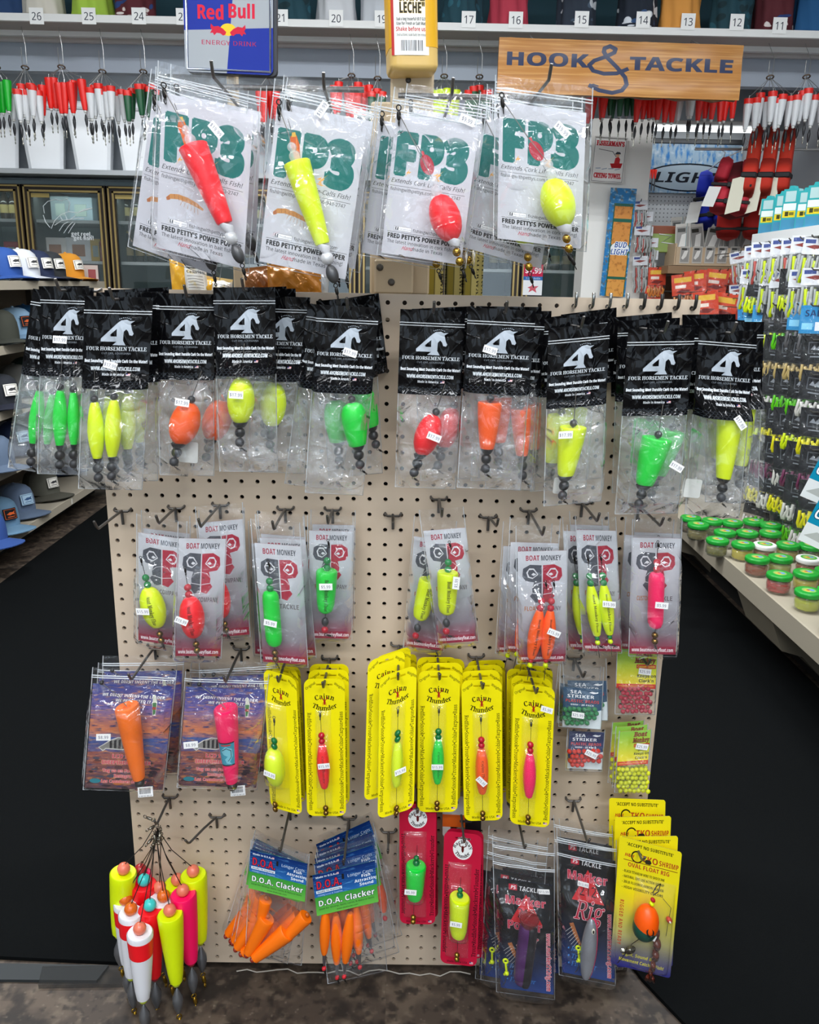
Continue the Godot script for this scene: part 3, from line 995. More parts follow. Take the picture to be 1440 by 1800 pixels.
func art_float_thunder() -> ImageTexture:
	var p := Print.new(512, 96, Color(0.1, 0.1, 0.08, 0.0))
	p.text("Cajun Thunder", 256, 66, 60, Color(0.1, 0.1, 0.08, 1.0), {"kind": "serif", "align": 0.5, "fit": 400.0, "slant": 0.2})
	return p.done()

func art_seal() -> ImageTexture:   # the picture on the pink popper: a blue fish in a round badge
	var p := Print.new(192, 256, Color("3f9cb4"))
	p.rect(0, 0, 192, 14, Color("1c2c34"))
	p.rect(0, 242, 192, 14, Color("1c2c34"))
	p.poly([30, 90, 90, 40, 160, 70, 170, 150, 130, 210, 150, 236, 90, 226, 70, 180, 110, 150, 60, 130], Color("7cc8d8"))
	p.line([40, 90, 100, 60, 150, 90, 150, 160, 110, 200], 7, Color("1c3c48"))
	p.rect(40, 20, 112, 16, Color("c03c3c"))
	return p.done()

func art_concrete() -> ImageTexture:
	var p := Print.new(640, 640, Color("40352c"))
	p.noise(Color("5c4f42"), 0.8, 0.8, 0.8, 2, 0.48, 6.0)
	p.noise(Color("1e1712"), 0.8, 1.1, 1.1, 7, 0.52, 6.0)
	p.noise(Color("6e6152"), 0.55, 2.2, 2.2, 11, 0.58, 8.0)
	p.noise(Color("17110d"), 0.6, 3.0, 3.0, 15, 0.6, 8.0)
	p.noise(Color("968a7c"), 0.5, 7.0, 7.0, 19, 0.72, 10.0)
	return p.done()
# ---------------------------------------------------------------- floats, beads, film: the pieces every pack is made of
const PROFILES := {
	"cigar": [[0, 0], [0.38, 0], [0.38, 0], [0.5, -0.02], [0.72, -0.15], [0.92, -0.33], [1, -0.5], [0.93, -0.67], [0.74, -0.85], [0.52, -0.98], [0.4, -1], [0.4, -1], [0, -1]],
	"oval": [[0, 0], [0.28, -0.005], [0.55, -0.06], [0.77, -0.16], [0.92, -0.3], [1, -0.47], [0.97, -0.62], [0.86, -0.77], [0.68, -0.89], [0.48, -0.97], [0.3, -1], [0, -1]],
	"popper": [[0, -0.03], [0.55, -0.02], [0.86, 0], [0.86, 0], [0.97, -0.01], [1, -0.05], [0.93, -0.3], [0.8, -0.6], [0.66, -0.85], [0.58, -0.96], [0.45, -1], [0, -1]],
	"taper": [[0, -0.01], [0.9, 0], [0.9, 0], [1, -0.015], [0.97, -0.1], [0.86, -0.4], [0.7, -0.75], [0.57, -0.98], [0.52, -1], [0.52, -1], [0, -1]],
	"bullet": [[0, 0], [0.9, 0], [0.9, 0], [1, -0.03], [0.98, -0.2], [0.9, -0.55], [0.82, -0.8], [0.68, -0.93], [0.4, -0.99], [0, -1]],
	"pill": [[0, 0], [0.5, -0.005], [0.8, -0.03], [0.95, -0.08], [1, -0.16], [1, -0.8], [0.95, -0.9], [0.75, -0.97], [0.4, -1], [0, -1]],
	"pear": [[0, 0], [0.4, -0.01], [0.75, -0.07], [0.95, -0.22], [1, -0.4], [0.92, -0.62], [0.78, -0.85], [0.66, -0.98], [0.5, -1], [0, -1]],
	"open": [[0, -0.06], [0.3, -0.055], [0.34, -0.01], [0.34, -0.01], [0.9, 0], [0.9, 0], [1, -0.02], [0.97, -0.12], [0.84, -0.45], [0.62, -0.85], [0.5, -0.99], [0.42, -1], [0, -1]],
}
const PAINT := {"chartreuse": "dff400", "orange": "ff5c04", "green": "04d43a", "pink": "ff0a60", "red": "f8101e", "coral": "ff1626", "white": "e9e9ee", "dark green": "1f5a3a", "tangerine": "ff7606", "purple": "4c1a5c"}

func paint(c: String) -> StandardMaterial3D:
	return mat("paint " + c, Color(PAINT[c]), 0.38, 0.0)

func profile_at(kind: String, y: float) -> float:
	var p: Array = PROFILES[kind]
	for i in p.size() - 1:
		if y <= p[i][1] and y >= p[i + 1][1] and p[i][1] != p[i + 1][1]:
			return lerpf(p[i][0], p[i + 1][0], (p[i][1] - y) / (p[i][1] - p[i + 1][1]))
	return 0.5

func unit_float(kind: String) -> ArrayMesh:
	if not cache.has("fl" + kind): cache["fl" + kind] = lathe(PROFILES[kind], 24)
	return cache["fl" + kind]

func unit_name(kind: String) -> ArrayMesh:   # a strip that carries lettering down a float's side
	if not cache.has("nm" + kind):
		var v := PackedVector3Array()
		var t := PackedVector2Array()
		var idx := PackedInt32Array()
		for j in 13:
			var y := lerpf(-0.12, -0.92, j / 12.0)
			var r := profile_at(kind, y) * 1.015
			for i in 5:
				var th := deg_to_rad(lerpf(62, 108, i / 4.0))
				v.append(Vector3(r * cos(th), y, r * sin(th)))
				t.append(Vector2(j / 12.0, i / 4.0))
		for j in 12:
			for i in 4:
				var k := j * 5 + i
				idx.append_array([k, k + 5, k + 1, k + 1, k + 5, k + 6])
		cache["nm" + kind] = build(v, t, idx)
	return cache["nm" + kind]

func unit_swivel() -> ArrayMesh:   # about 1 tall, hangs from the origin
	if not cache.has("swivel"):
		cache.swivel = join([[ring(0.13, 0.035), xf(Vector3(0, -0.13, 0))], [ring(0.13, 0.035), xf(Vector3(0, -0.87, 0), 0, 60)],
			[lathe([[0, -0.26], [0.07, -0.27], [0.11, -0.36], [0.12, -0.5], [0.11, -0.64], [0.07, -0.73], [0, -0.74]], 10), Transform3D.IDENTITY]])
	return cache.swivel

func crumple() -> ImageTexture:   # creased film: gentle waves with a few narrow bent fold lines
	if cache.has("crumple"): return cache.crumple
	var r := RandomNumberGenerator.new()
	r.seed = 5
	var nz := FastNoiseLite.new()
	nz.seed = 3
	nz.frequency = 2.6
	nz.fractal_type = FastNoiseLite.FRACTAL_NONE
	var n := 400
	var hs := PackedFloat32Array()
	hs.resize(n * n)
	for y in n:
		for x in n: hs[y * n + x] = 0.028 * nz.get_noise_2d(float(x) / n, float(y) / n) + 0.008 * nz.get_noise_2d(2.7 * x / n, 2.1 * y / n + 9.0)
	for i in 52:
		var c := Vector2(r.randf(), r.randf()) * n
		var th := r.randf() * PI
		var wide := r.randf_range(0.006, 0.03) * n
		var far := r.randf_range(0.06, 0.22) * n
		var high := wide / n * r.randf_range(0.25, 0.7) * (1.0 if i % 4 else -1.0)
		var bend := r.randf_range(-1.0, 1.0) * 0.3 / far
		for y in range(maxi(0, int(c.y - far * 2)), mini(n, int(c.y + far * 2))):
			for x in range(maxi(0, int(c.x - far * 2)), mini(n, int(c.x + far * 2))):
				var q := (Vector2(x, y) - c).rotated(-th)
				var d := absf(q.y - bend * q.x * q.x) / wide
				if d < 3.0 and absf(q.x) < far * 2: hs[y * n + x] += high * exp(-d * 1.4 - q.x * q.x / (far * far))
	var im := Image.create(n, n, false, Image.FORMAT_RGB8)
	for y in n:
		for x in n:
			var sx := (hs[y * n + mini(x + 1, n - 1)] - hs[y * n + maxi(x - 1, 0)]) * n / 2.0
			var sy := (hs[mini(y + 1, n - 1) * n + x] - hs[maxi(y - 1, 0) * n + x]) * n / 2.0
			var nn := Vector3(-sx, sy, 1.0).normalized()
			im.set_pixel(x, y, Color(nn.x * 0.5 + 0.5, nn.y * 0.5 + 0.5, nn.z * 0.5 + 0.5))
	cache.crumple = ImageTexture.create_from_image(im)
	return cache.crumple

func film_mat(alpha := 0.07, bumps := 1.0) -> StandardMaterial3D:
	var key := "film %.3f %.1f" % [alpha, bumps]
	return mat(key, Color(0.9, 0.92, 0.94, alpha), 0.06, 0.0, {"normal_enabled": true, "normal_texture": crumple(), "normal_scale": bumps})

func pack(called: String, label: String, category: String, group: String, c: Array, z: float, zb := -9.0) -> Dictionary:   # corners: top left, top right, bottom left
	if zb < -8.0: zb = z
	var a := pz(c[0], c[1], z)
	var b := pz(c[2], c[3], z)
	var d := pz(c[4], c[5], zb)
	var w := a.distance_to(b)
	var h := a.distance_to(d)
	var ex := (b - a) / w
	var ey := (a - d) / h
	var o := thing(called, label, category, Transform3D(Basis(ex, ey, ex.cross(ey).normalized()), a), group)
	return {"n": o, "w": w, "h": h, "tl": Vector2(c[0], c[1]), "ux": Vector2(c[2] - c[0], c[3] - c[1]), "uy": Vector2(c[4] - c[0], c[5] - c[1]), "s": w / Vector2(c[2] - c[0], c[3] - c[1]).length(), "z": z, "zf": null}

func uvp(k: Dictionary, x: float, y: float) -> Vector2:   # where on the pack, 0..1
	var p = Vector2(x, y) - k.tl
	var det: float = k.ux.cross(k.uy)
	return Vector2(p.cross(k.uy) / det, k.ux.cross(p) / det)

func on(k: Dictionary, x: float, y: float, z := 0.0) -> Vector3:
	var q := uvp(k, x, y)
	return Vector3(q.x * k.w, -q.y * k.h, z)

func stack(k: Dictionary, list: Array, what: String, group := "", step := -1.0) -> void:   # further packs on the same hook: [dx, dy, -, turn]; each lies a pack's thickness deeper
	var i := 0
	if step < 0: step = k.get("deep", 0.02) + 0.003
	for e in list:
		i += 1
		var b = Basis(Vector3(0, 0, 1), deg_to_rad(e[3])) * k.n.basis
		var at := pz(k.tl.x + e[0], k.tl.y + e[1], maxf(k.z - step * i, 0.006 - 0.001 * i))
		var nth: String = "" if list.size() == 1 else ORD[i - 1] + " "
		var c := copy(k.n, "%spack behind the %s" % [nth, what], Transform3D(b, at), group)
		for q in c.get_children():
			if "price_sticker" in q.name or "barcode" in q.name or (k.z - step * i < 0.0 and not ("card" in q.name or "bag" in q.name or "printed" in q.name or "header" in q.name)):
				c.remove_child(q)
				q.free()

func film(k: Dictionary, deep: float, v0: float, v1: float, m: Material, seedn: int, creases := 14, amp := 0.0022, called := "bag", from := 0.0) -> void:
	k.deep = deep
	var r := RandomNumberGenerator.new()
	r.seed = seedn
	var cr := []
	for i in creases: cr.append([r.randf_range(0.05, 0.95) * k.w, r.randf() * k.h, r.randf() * PI, r.randf_range(0.004, 0.012), r.randf_range(0.015, 0.05), r.randf_range(-1.0, 1.0) * amp])
	var w: float = k.w
	var h: float = k.h
	k.zf = func(u: float, v: float) -> float:
		var edge := sqrt(maxf(0.0, 1.0 - pow(absf(2.0 * u - 1.0), 5.0)))
		var z := 0.0016 + 0.0015 * edge + deep * edge * smoothstep(v0 - 0.14, v0 + 0.03, v) * (1.0 - smoothstep(v1 - 0.03, v1 + 0.14, v))
		var e2 := minf(1.0, minf(minf(u, 1.0 - u) * w, minf(v, 1.0 - v) * h) / 0.006)
		for c in cr:
			var dx: float = u * w - c[0]
			var dy: float = v * h - c[1]
			var d: float = absf(dx * cos(c[2]) + dy * sin(c[2]))
			if d > c[3] * 3.0: continue
			var t: float = (dy * cos(c[2]) - dx * sin(c[2])) / c[4]
			if absf(t) < 2.0: z += c[5] * exp(-d / c[3] * 1.6 - t * t) * e2 * (1.0 if from == 0.0 else 0.12 + 0.88 * smoothstep(from - 0.08, from + 0.08, v))
		return maxf(0.001, z)
	var off := Vector2(r.randf(), r.randf())
	var zf: Callable = k.zf
	part(k.n, called, sheet(w, h * (1.0 - from), maxi(10, int(w / 0.0042)), maxi(12, int(h * (1.0 - from) / 0.0052)), func(u, v): return zf.call(u, from + v * (1.0 - from)), Rect2(off, Vector2(w, h * (1.0 - from)) / 0.15)), m, xf(Vector3(0, -h * from, 0)))
	part(k.n, "seal_edge", tube([Vector3(0.0008, -from * h, 0.0015), Vector3(0.0008, -h, 0.0015), Vector3(w - 0.0008, -h, 0.0015), Vector3(w - 0.0008, -from * h, 0.0015)], 0.0008, 4), mat("zip", Color(0.86, 0.88, 0.9, 0.55), 0.1))

func zip(k: Dictionary, v: float) -> void:   # the two ribs of a zip closure
	var list := []
	for d in [0.0, 0.0035]:
		var p := []
		for i in 9: p.append(Vector3(k.w * i / 8.0, -v * k.h - d, (k.zf.call(i / 8.0, v) if k.zf != null else 0.002) + 0.0006))
		list.append([tube(p, 0.0009, 5), Transform3D.IDENTITY])
	part(k.n, "zip_seal", join(list), mat("zip", Color(0.86, 0.88, 0.9, 0.55), 0.1))

func card(k: Dictionary, m: Material, x0: float, y0: float, x1: float, y1: float, z := 0.0006, called := "card") -> void:   # a printed board: the stretch of the pack between two fractions
	part(k.n, called, slab(PackedVector2Array([Vector2(0, 0), Vector2((x1 - x0) * k.w, 0), Vector2((x1 - x0) * k.w, -(y1 - y0) * k.h), Vector2(0, -(y1 - y0) * k.h)]), 0.0005), m, xf(Vector3(x0 * k.w, -y0 * k.h, z - 0.0005)))

func body(k: Dictionary, kind: String, c: String, x1: float, y1: float, x2: float, y2: float, wide: float, lift := 0.0, called := "float", name_art := "") -> Dictionary:
	var r: float = wide * k.s / 2.0
	var a := on(k, x1, y1, r + 0.0015 + lift)
	var b := on(k, x2, y2, r + 0.0015 + lift)
	var ey := a - b
	var ex := Vector3(ey.y, -ey.x, 0).normalized() * r
	var t := Transform3D(Basis(ex, ey, Vector3(0, 0, r)), a)
	var o := part(k.n, called, unit_float(kind), paint(c), t)
	if name_art: part(o, "lettering", unit_name(kind), printed(name_art, art(name_art), 0.5, {"transparency": BaseMaterial3D.TRANSPARENCY_ALPHA_SCISSOR, "alpha_scissor_threshold": 0.5}))
	return {"a": a, "b": b, "d": (b - a).normalized(), "r": r}

func bead(k: Dictionary, at: Vector3, r: float, m: Material, called := "bead", tall := 1.0) -> void:
	part(k.n, called, ball(), m, Transform3D(Basis.from_scale(Vector3(r, r * tall, r)), at))

func wire(k: Dictionary, pts: Array, r := 0.0005, m: Material = null, called := "wire") -> void:
	part(k.n, called, tube(pts, r, 5), m if m else hexm("57534e", 0.3, 0.8))

func swivel(k: Dictionary, at: Vector3, size := 0.016, turn := 0.0, m: Material = null) -> void:
	part(k.n, "swivel", unit_swivel(), m if m else hexm("2c2a28", 0.35, 0.7), xf(at, 0, 20, turn, Vector3.ONE * size))

func price(k: Dictionary, x: float, y: float, turn: float, which: int, wide := 25.0) -> void:
	var q := uvp(k, x, y)
	var z: float = k.zf.call(q.x, q.y) if k.zf != null else 0.012
	var w: float = wide * k.s
	if not cache.has("price%d" % which): cache["price%d" % which] = quad(1, 1, Rect2(0.02, which / 8.0 + 0.012, 0.96, 0.1))
	part(k.n, "price_sticker", cache["price%d" % which], printed("prices", art("prices"), 0.6), Transform3D(Basis(Vector3(0, 0, 1), deg_to_rad(-turn)) * Basis.from_scale(Vector3(w, w * 0.52, 1)), on(k, x, y, z + 0.0012)))

func hook(x: float, y: float, z: float, label: String, side := 0.0, base_z := 0.0) -> void:   # a wire peg hook whose rod passes x, y of the photo at depth z
	var p := pz(x, y, z)
	var steel := hexm("625f5c", 0.38, 0.6)
	var o := thing("peg_hook", label, "hook", Transform3D(Basis.IDENTITY, Vector3(p.x, p.y, base_z)))
	var l := z - base_z
	part(o, "bracket", join([[tube([Vector3(-0.0127, 0.004, -0.004), Vector3(-0.0127, 0.002, 0.004), Vector3(-0.009, 0, 0.007), Vector3(0.009, 0, 0.007), Vector3(0.0127, 0.002, 0.004), Vector3(0.0127, 0.004, -0.004)], 0.0021, 7), Transform3D.IDENTITY],
		[tube([Vector3(0, 0, 0.007), Vector3(0, -0.022, 0.005)], 0.0024, 7), Transform3D.IDENTITY]]), steel)
	part(o, "rod", tube([Vector3(0, 0.001, 0.007), Vector3(side * 0.5, 0.002, l * 0.5), Vector3(side, 0.002, l + 0.012), Vector3(side, 0.006, l + 0.017), Vector3(side * 1.1, 0.017, l + 0.025)], 0.0021, 8), steel)

# ---------------------------------------------------------------- the families of packs
var hook_words := {}

func popper_bag(label: String, c: Array, fc: Array, kind: String, col: String, cork: bool, pr: Array, behind: Array, sd: int, what: String) -> void:   # large clear zip bags with the white card
	var k := pack("float_bag", label, "fishing float", "bagged popping floats above the pegboard", c, 0.15)
	card(k, printed("fp3" + str(cork), art("fp3_cork" if cork else "fp3_bait"), 0.5), 0.05, 0.15, 0.94, 0.985)
	film(k, fc[4] * k.s * 0.9 + 0.004, 0.32, 0.9, film_mat(0.025), sd, 26, 0.0035)
	zip(k, 0.075)
	var f := body(k, kind, col, fc[0], fc[1], fc[2], fc[3], fc[4])
	var d: Vector3 = f.d
	var clear := mat("clear bead", Color(0.92, 0.93, 0.95, 0.3), 0.05)
	bead(k, f.a - d * 0.006, 0.0075, clear)
	bead(k, f.a - d * 0.017, 0.006, clear)
	if cork:
		part(k.n, "float_tip", unit_float("popper"), paint("white"), Transform3D(Basis(Vector3(f.r * 0.5, 0, 0), -d * 0.011, Vector3(0, 0, f.r * 0.5)), f.b - d * 0.003))
		bead(k, f.b + d * 0.015, 0.0055, hexm("b8923c", 0.2, 0.9))
		bead(k, f.b + d * 0.027, 0.0055, hexm("b8923c", 0.2, 0.9))
		swivel(k, f.b + d * 0.034, 0.02, 30)
	else:
		part(k.n, "float_tip", unit_float("popper"), paint("white"), Transform3D(Basis(Vector3(f.r * 0.52, 0, 0), -d * 0.012, Vector3(0, 0, f.r * 0.52)), f.b))
		bead(k, f.b + d * 0.018, 0.0085, hexm("d8d8da", 0.15, 0.2))
		part(k.n, "sinker", ball(), hexm("5a5a5c", 0.4, 0.6), Transform3D(Basis.from_euler(Vector3(0, 0, 0.5)) * Basis.from_scale(Vector3(0.008, 0.012, 0.008)), f.b + d * 0.038))
		swivel(k, f.b + d * 0.05, 0.02, 20)
	var top := on(k, k.tl.x + k.ux.x * 0.06 + k.uy.x * 0.13, k.tl.y + k.ux.y * 0.06 + k.uy.y * 0.13, 0.004)
	swivel(k, top + Vector3(0.001, 0.006, 0), 0.024, 8)
	wire(k, [top, (top + f.a) / 2 + Vector3(0.002, 0, 0.003), f.a - d * 0.02], 0.0006)
	price(k, pr[0], pr[1], pr[2], pr[3], 28.0)
	stack(k, behind, what, "bagged popping floats above the pegboard")

func black_bag(label: String, c: Array, hv: float, kind: String, col: String, fl: Array, pr: Array, z: float, behind: Array, sd: int, what: String) -> void:   # clear pouch with a printed black top
	var k := pack("float_bag", label, "fishing float", "black-topped float bags along the upper row", c, z)
	var deep: float = fl[0][4] * k.s
	var lo := 1.0
	for f in fl: lo = minf(lo, uvp(k, f[0], f[1]).y)
	film(k, deep + 0.005, lo, 0.9, film_mat(0.035, 1.4), sd, 26, 0.0035, "pouch", hv)
	part(k.n, "pouch_back", sheet(k.w, k.h * (1.0 - hv), 6, 8, func(u, v): return 0.0004 + 0.001 * sin(u * 9.0) * sin(v * 7.0) * sin(PI * u) * sin(PI * v), Rect2(0.3, 0.1, 0.6, 0.9)), film_mat(0.18, 1.4), xf(Vector3(0, -k.h * hv, 0)))
	zip(k, 0.07)
	var zf: Callable = k.zf
	part(k.n, "printed_top", sheet(k.w, k.h * hv, 16, 22, func(u, v): return zf.call(u, v * hv)), printed("horsemen", art("horsemen"), 0.1, {"metallic_specular": 0.5, "normal_enabled": true, "normal_texture": crumple(), "normal_scale": 0.6}))
	var black := hexm("17171a", 0.3)
	for e in fl:
		var f := body(k, kind, col, e[0], e[1], e[2], e[3], e[4])
		var d: Vector3 = f.d
		var s: float = k.s
		wire(k, [f.a - d * 0.045 + Vector3(0, 0, -f.r * 0.7), f.a - d * 8.0 * s, f.b + d * 40.0 * s], 0.0006)
		bead(k, f.a - d * 6.0 * s, 7.0 * s, black)
		part(k.n, "end_cap", unit_float("popper"), black, Transform3D(Basis(Vector3(f.r * 0.55, 0, 0), -d * 10.0 * s, Vector3(0, 0, f.r * 0.55)), f.b - d * 2.0 * s))
		bead(k, f.b + d * 17.0 * s, 9.5 * s, black)
		part(k.n, "sinker", ball(), hexm("45464a", 0.45, 0.5), Transform3D(Basis.from_scale(Vector3.ONE * 8.5 * s), f.b + d * 35.0 * s))
		swivel(k, f.b + d * 44.0 * s, 16.0 * s, 55.0)
	price(k, pr[0], pr[1], pr[2], pr[3], 25.0)
	stack(k, behind, what, "black-topped float bags along the upper row")

func monkey_bag(label: String, c: Array, cardbox: Array, kind: String, col: String, fl: Array, style: String, pr: Array, z: float, behind: Array, sd: int, what: String, custom := false) -> void:
	var k := pack("float_card", label, "fishing float", "grey and red float cards across the middle row", c, z)
	card(k, printed("monkey" + str(custom), art("monkey_custom" if custom else "monkey_float"), 0.4), cardbox[0], cardbox[1], cardbox[2], cardbox[3])
	var lo := 1.0
	for f in fl: lo = minf(lo, uvp(k, f[0], f[1]).y)
	film(k, fl[0][4] * k.s + 0.004, lo - 0.06, 0.93, film_mat(0.03), sd, 16, 0.0026)
	var bc := hexm({"green": "0d7a3a", "red": "b3122a"}[style.get_slice(" ", 0)], 0.15)
	var s: float = k.s
	for e in fl:
		var f := body(k, kind, col, e[0], e[1], e[2], e[3], e[4], 0.0, "float", "float_name" if fl.size() > 1 or kind != "pill" else "")
		var d: Vector3 = f.d
		wire(k, [f.a - d * 44.0 * s, f.a - d * 20.0 * s, f.b + d * 44.0 * s], 0.00055)
		swivel(k, f.a - d * 58.0 * s, 17.0 * s, 10.0)
		bead(k, f.a - d * 5.0 * s, 6.5 * s, bc)
		bead(k, f.a - d * 18.0 * s, 6.5 * s, bc)
		if "brass" in style:
			var brass := hexm("8a6a34", 0.22, 0.9)
			bead(k, f.b + d * 14.0 * s, 6.0 * s, brass, "weight")
			bead(k, f.b + d * 26.0 * s, 6.0 * s, brass, "weight")
			swivel(k, f.b + d * 32.0 * s, 15.0 * s, 25.0)
		elif "lead" in style:
			bead(k, f.b + d * 17.0 * s, 6.5 * s, hexm("3c3d40", 0.4, 0.5), "weight", 1.3)
			bead(k, f.b + d * 33.0 * s, 6.5 * s, hexm("b3122a", 0.15))
			swivel(k, f.b + d * 42.0 * s, 17.0 * s, 70.0)
		else:
			bead(k, f.b + d * 5.0 * s, 4.5 * s, bc)
			bead(k, f.b + d * 14.0 * s, 4.8 * s, paint("chartreuse"))
			swivel(k, f.b + d * 20.0 * s, 15.0 * s, 65.0)
	price(k, pr[0], pr[1], pr[2], pr[3], 23.0)
	stack(k, behind, what, "grey and red float cards across the middle row")

func sunset_bag(label: String, c: Array, col: String, fl: Array, pr: Array, badge: bool, behind: Array, sd: int, what: String) -> void:
	var k := pack("float_bag", label, "fishing float", "zip bags with the sunset card", c, 0.1)
	card(k, printed("sunset", art("sunset"), 0.35), 0.02, 0.13, 0.98, 0.985)
	film(k, fl[4] * k.s + 0.003, 0.26, 0.88, film_mat(0.025), sd, 16, 0.003)
	zip(k, 0.06)
	var f := body(k, "open", col, fl[0], fl[1], fl[2], fl[3], fl[4])
	var s: float = k.s
	if badge:
		var v := PackedVector3Array()
		var t := PackedVector2Array()
		var idx := PackedInt32Array()
		for j in 7:
			var y := lerpf(-0.4, -0.72, j / 6.0)
			for i in 9:
				var th := deg_to_rad(lerpf(35, 135, i / 8.0))
				var r := profile_at("open", y) * 1.02
				v.append(Vector3(-r * cos(th), y, r * sin(th)))
				t.append(Vector2(i / 8.0, j / 6.0))
		for j in 6:
			for i in 8:
				var q := j * 9 + i
				idx.append_array([q, q + 1, q + 10, q, q + 10, q + 9])
		part(k.n.get_child(-1), "badge", build(v, t, idx), printed("seal", art("seal"), 0.4))
	wire(k, [on(k, fl[0] - 48, fl[1] - 30, 0.006), on(k, fl[0] - 18, fl[1] - 12, 0.012), f.a + f.d * 2.0 * s], 0.0006)
	bead(k, on(k, fl[0] - 50, fl[1] - 32, 0.006), 4.0 * s, hexm("3c3d40", 0.4, 0.5), "crimp")
	bead(k, f.b + f.d * 8.0 * s, 9.0 * s, hexm("3a3836", 0.4, 0.5), "sinker")
	price(k, pr[0], pr[1], pr[2], pr[3])
	var q := uvp(k, pr[4], pr[5])
	part(k.n, "barcode_label", quad(27 * s, 21 * s), printed("bars", cache_bars(), 0.6), xf(on(k, pr[4], pr[5], k.zf.call(q.x, q.y) + 0.0015), 0, 0, 8))
	stack(k, behind, what, "zip bags with the sunset card")

func cache_bars() -> ImageTexture:
	if not cache.has("bars"):
		var p := Print.new(128, 96, Color.WHITE)
		p.bars(8, 4, 112, 72, 4)
		p.text("0 94132 66120", 64, 92, 17, Color("222222"), {"align": 0.5})
		cache.bars = p.done()
	return cache.bars

func slot_card(w: float, h: float) -> Array:   # outline of a hang card: its slot is cut out of the board
	var bar := PackedVector2Array([Vector2(0.3 * w, -0.034 * h), Vector2(0.42 * w, -0.034 * h), Vector2(0.46 * w, -0.026 * h), Vector2(0.54 * w, -0.026 * h), Vector2(0.58 * w, -0.034 * h), Vector2(0.7 * w, -0.034 * h), Vector2(0.7 * w, -0.046 * h), Vector2(0.3 * w, -0.046 * h)])
	var outer := rrect(w, h, 0.012)
	# cut the card through the slot so that both halves are simple outlines
	var left := Geometry2D.intersect_polygons(outer, PackedVector2Array([Vector2(-1, 1), Vector2(w / 2, 1), Vector2(w / 2, -9), Vector2(-1, -9)]))[0]
	var right := Geometry2D.intersect_polygons(outer, PackedVector2Array([Vector2(w / 2, 1), Vector2(9, 1), Vector2(9, -9), Vector2(w / 2, -9)]))[0]
	return [Geometry2D.clip_polygons(left, bar)[0], Geometry2D.clip_polygons(right, bar)[0]]

func blister_card(called: String, label: String, group: String, key: String, c: Array, kind: String, col: String, fl: Array, bc: String, pr: Array, z: float, behind: Array, what: String, zb := -9.0, name_art := "") -> void:
	var k := pack(called, label, "fishing float", group, c, z, zb)
	var s: float = k.s
	var box := Rect2(0, -k.h, k.w, k.h)
	var list := []
	for o in slot_card(k.w, k.h): list.append([slab(o, 0.0006, box), Transform3D.IDENTITY])
	part(k.n, "card", join(list), printed(key, art(key), 0.4))
	var x0 = k.w * 0.3
	var deep: float = fl[4] * s + 0.003
	k.deep = deep
	var uf := uvp(k, fl[0], fl[1])
	var ul := uvp(k, fl[2], fl[3])
	var wide: float = maxf(0.4, fl[4] * 1.15 * s / k.w)
	part(k.n, "blister", sheet(k.w * wide, k.h * 0.72, 10, 40, func(u, v):
		var y: float = 0.22 + v * 0.72
		var e := pow(maxf(0.0, 1.0 - pow(absf(2 * u - 1), 4)), 0.5)
		var d := lerpf(0.006, deep, smoothstep(uf.y - 0.06, uf.y + 0.03, y) * (1.0 - smoothstep(ul.y - 0.03, ul.y + 0.05, y)))
		return 0.0008 + d * e * smoothstep(0.0, 0.03, v) * (1.0 - smoothstep(0.97, 1.0, v))), mat("blister", Color(0.95, 0.96, 0.97, 0.03), 0.08), xf(Vector3((uf.x + ul.x) / 2 * k.w - k.w * wide / 2, -k.h * 0.22, 0)))
	var f := body(k, kind, col, fl[0], fl[1], fl[2], fl[3], fl[4], 0.0, "float", name_art)
	var d: Vector3 = f.d
	var bm := hexm({"green": "0b6a34", "red": "b3122a"}[bc], 0.15)
	if kind == "bullet" or kind == "popper":
		bead(k, f.a - d * 4.0 * s, 6.0 * s, bm)
		bead(k, f.a - d * 14.0 * s, 5.0 * s, bm)
		wire(k, [f.a - d * 40.0 * s, f.b + d * 40.0 * s], 0.0004)
		for g in [37.0, 46.0]: bead(k, f.b + d * g * s, 5.0 * s, hexm("a88438", 0.2, 0.9), "weight")
	else:
		bead(k, f.a - d * 6.0 * s, 6.0 * s, bm)
		bead(k, f.a - d * 17.0 * s, 6.0 * s, bm)
		wire(k, [f.a - d * 52.0 * s, f.b + d * 44.0 * s], 0.0004)
		swivel(k, f.a - d * 66.0 * s, 18.0 * s, 0.0, hexm("6a6a64", 0.3, 0.8))
		for g in [42.0, 52.0]: bead(k, f.b + d * g * s, 5.2 * s, hexm("8a6a34", 0.2, 0.9), "weight")
	if pr:
		k.zf = func(_u, _v): return deep + 0.001
		price(k, pr[0], pr[1], pr[2], pr[3], 21.0)
	stack(k, behind, what, group)

func bead_bag(label: String, c: Array, head: Array, key: String, col: String, spot: Array, n: int, br: float, z: float, sd: int, behind: Array, what: String, pr: Array) -> void:
	var k := pack("bead_bag", label, "fishing beads", "little bags of plastic beads", c, z)
	card(k, printed(key, art(key), 0.4), head[0], head[1], head[2], head[3])
	film(k, 0.01, 0.5, 0.95, film_mat(0.05), sd, 10, 0.002)
	var r := RandomNumberGenerator.new()
	r.seed = sd
	var m := mat("bead " + col, Color(col, 0.75), 0.12)
	for i in n:
		var row := i / 7
		bead(k, on(k, spot[0] + ((i % 7) - 3 + 0.5 * (row % 2)) * br * 1.9 + r.randf_range(-1, 1), spot[1] + (row - n / 14.0) * br * 1.8 + r.randf_range(-1, 1), br * k.s + 0.001 + r.randf() * 0.002), br * k.s, m)
	if pr: price(k, pr[0], pr[1], pr[2], pr[3], 22.0)
	stack(k, behind, what, "little bags of plastic beads")

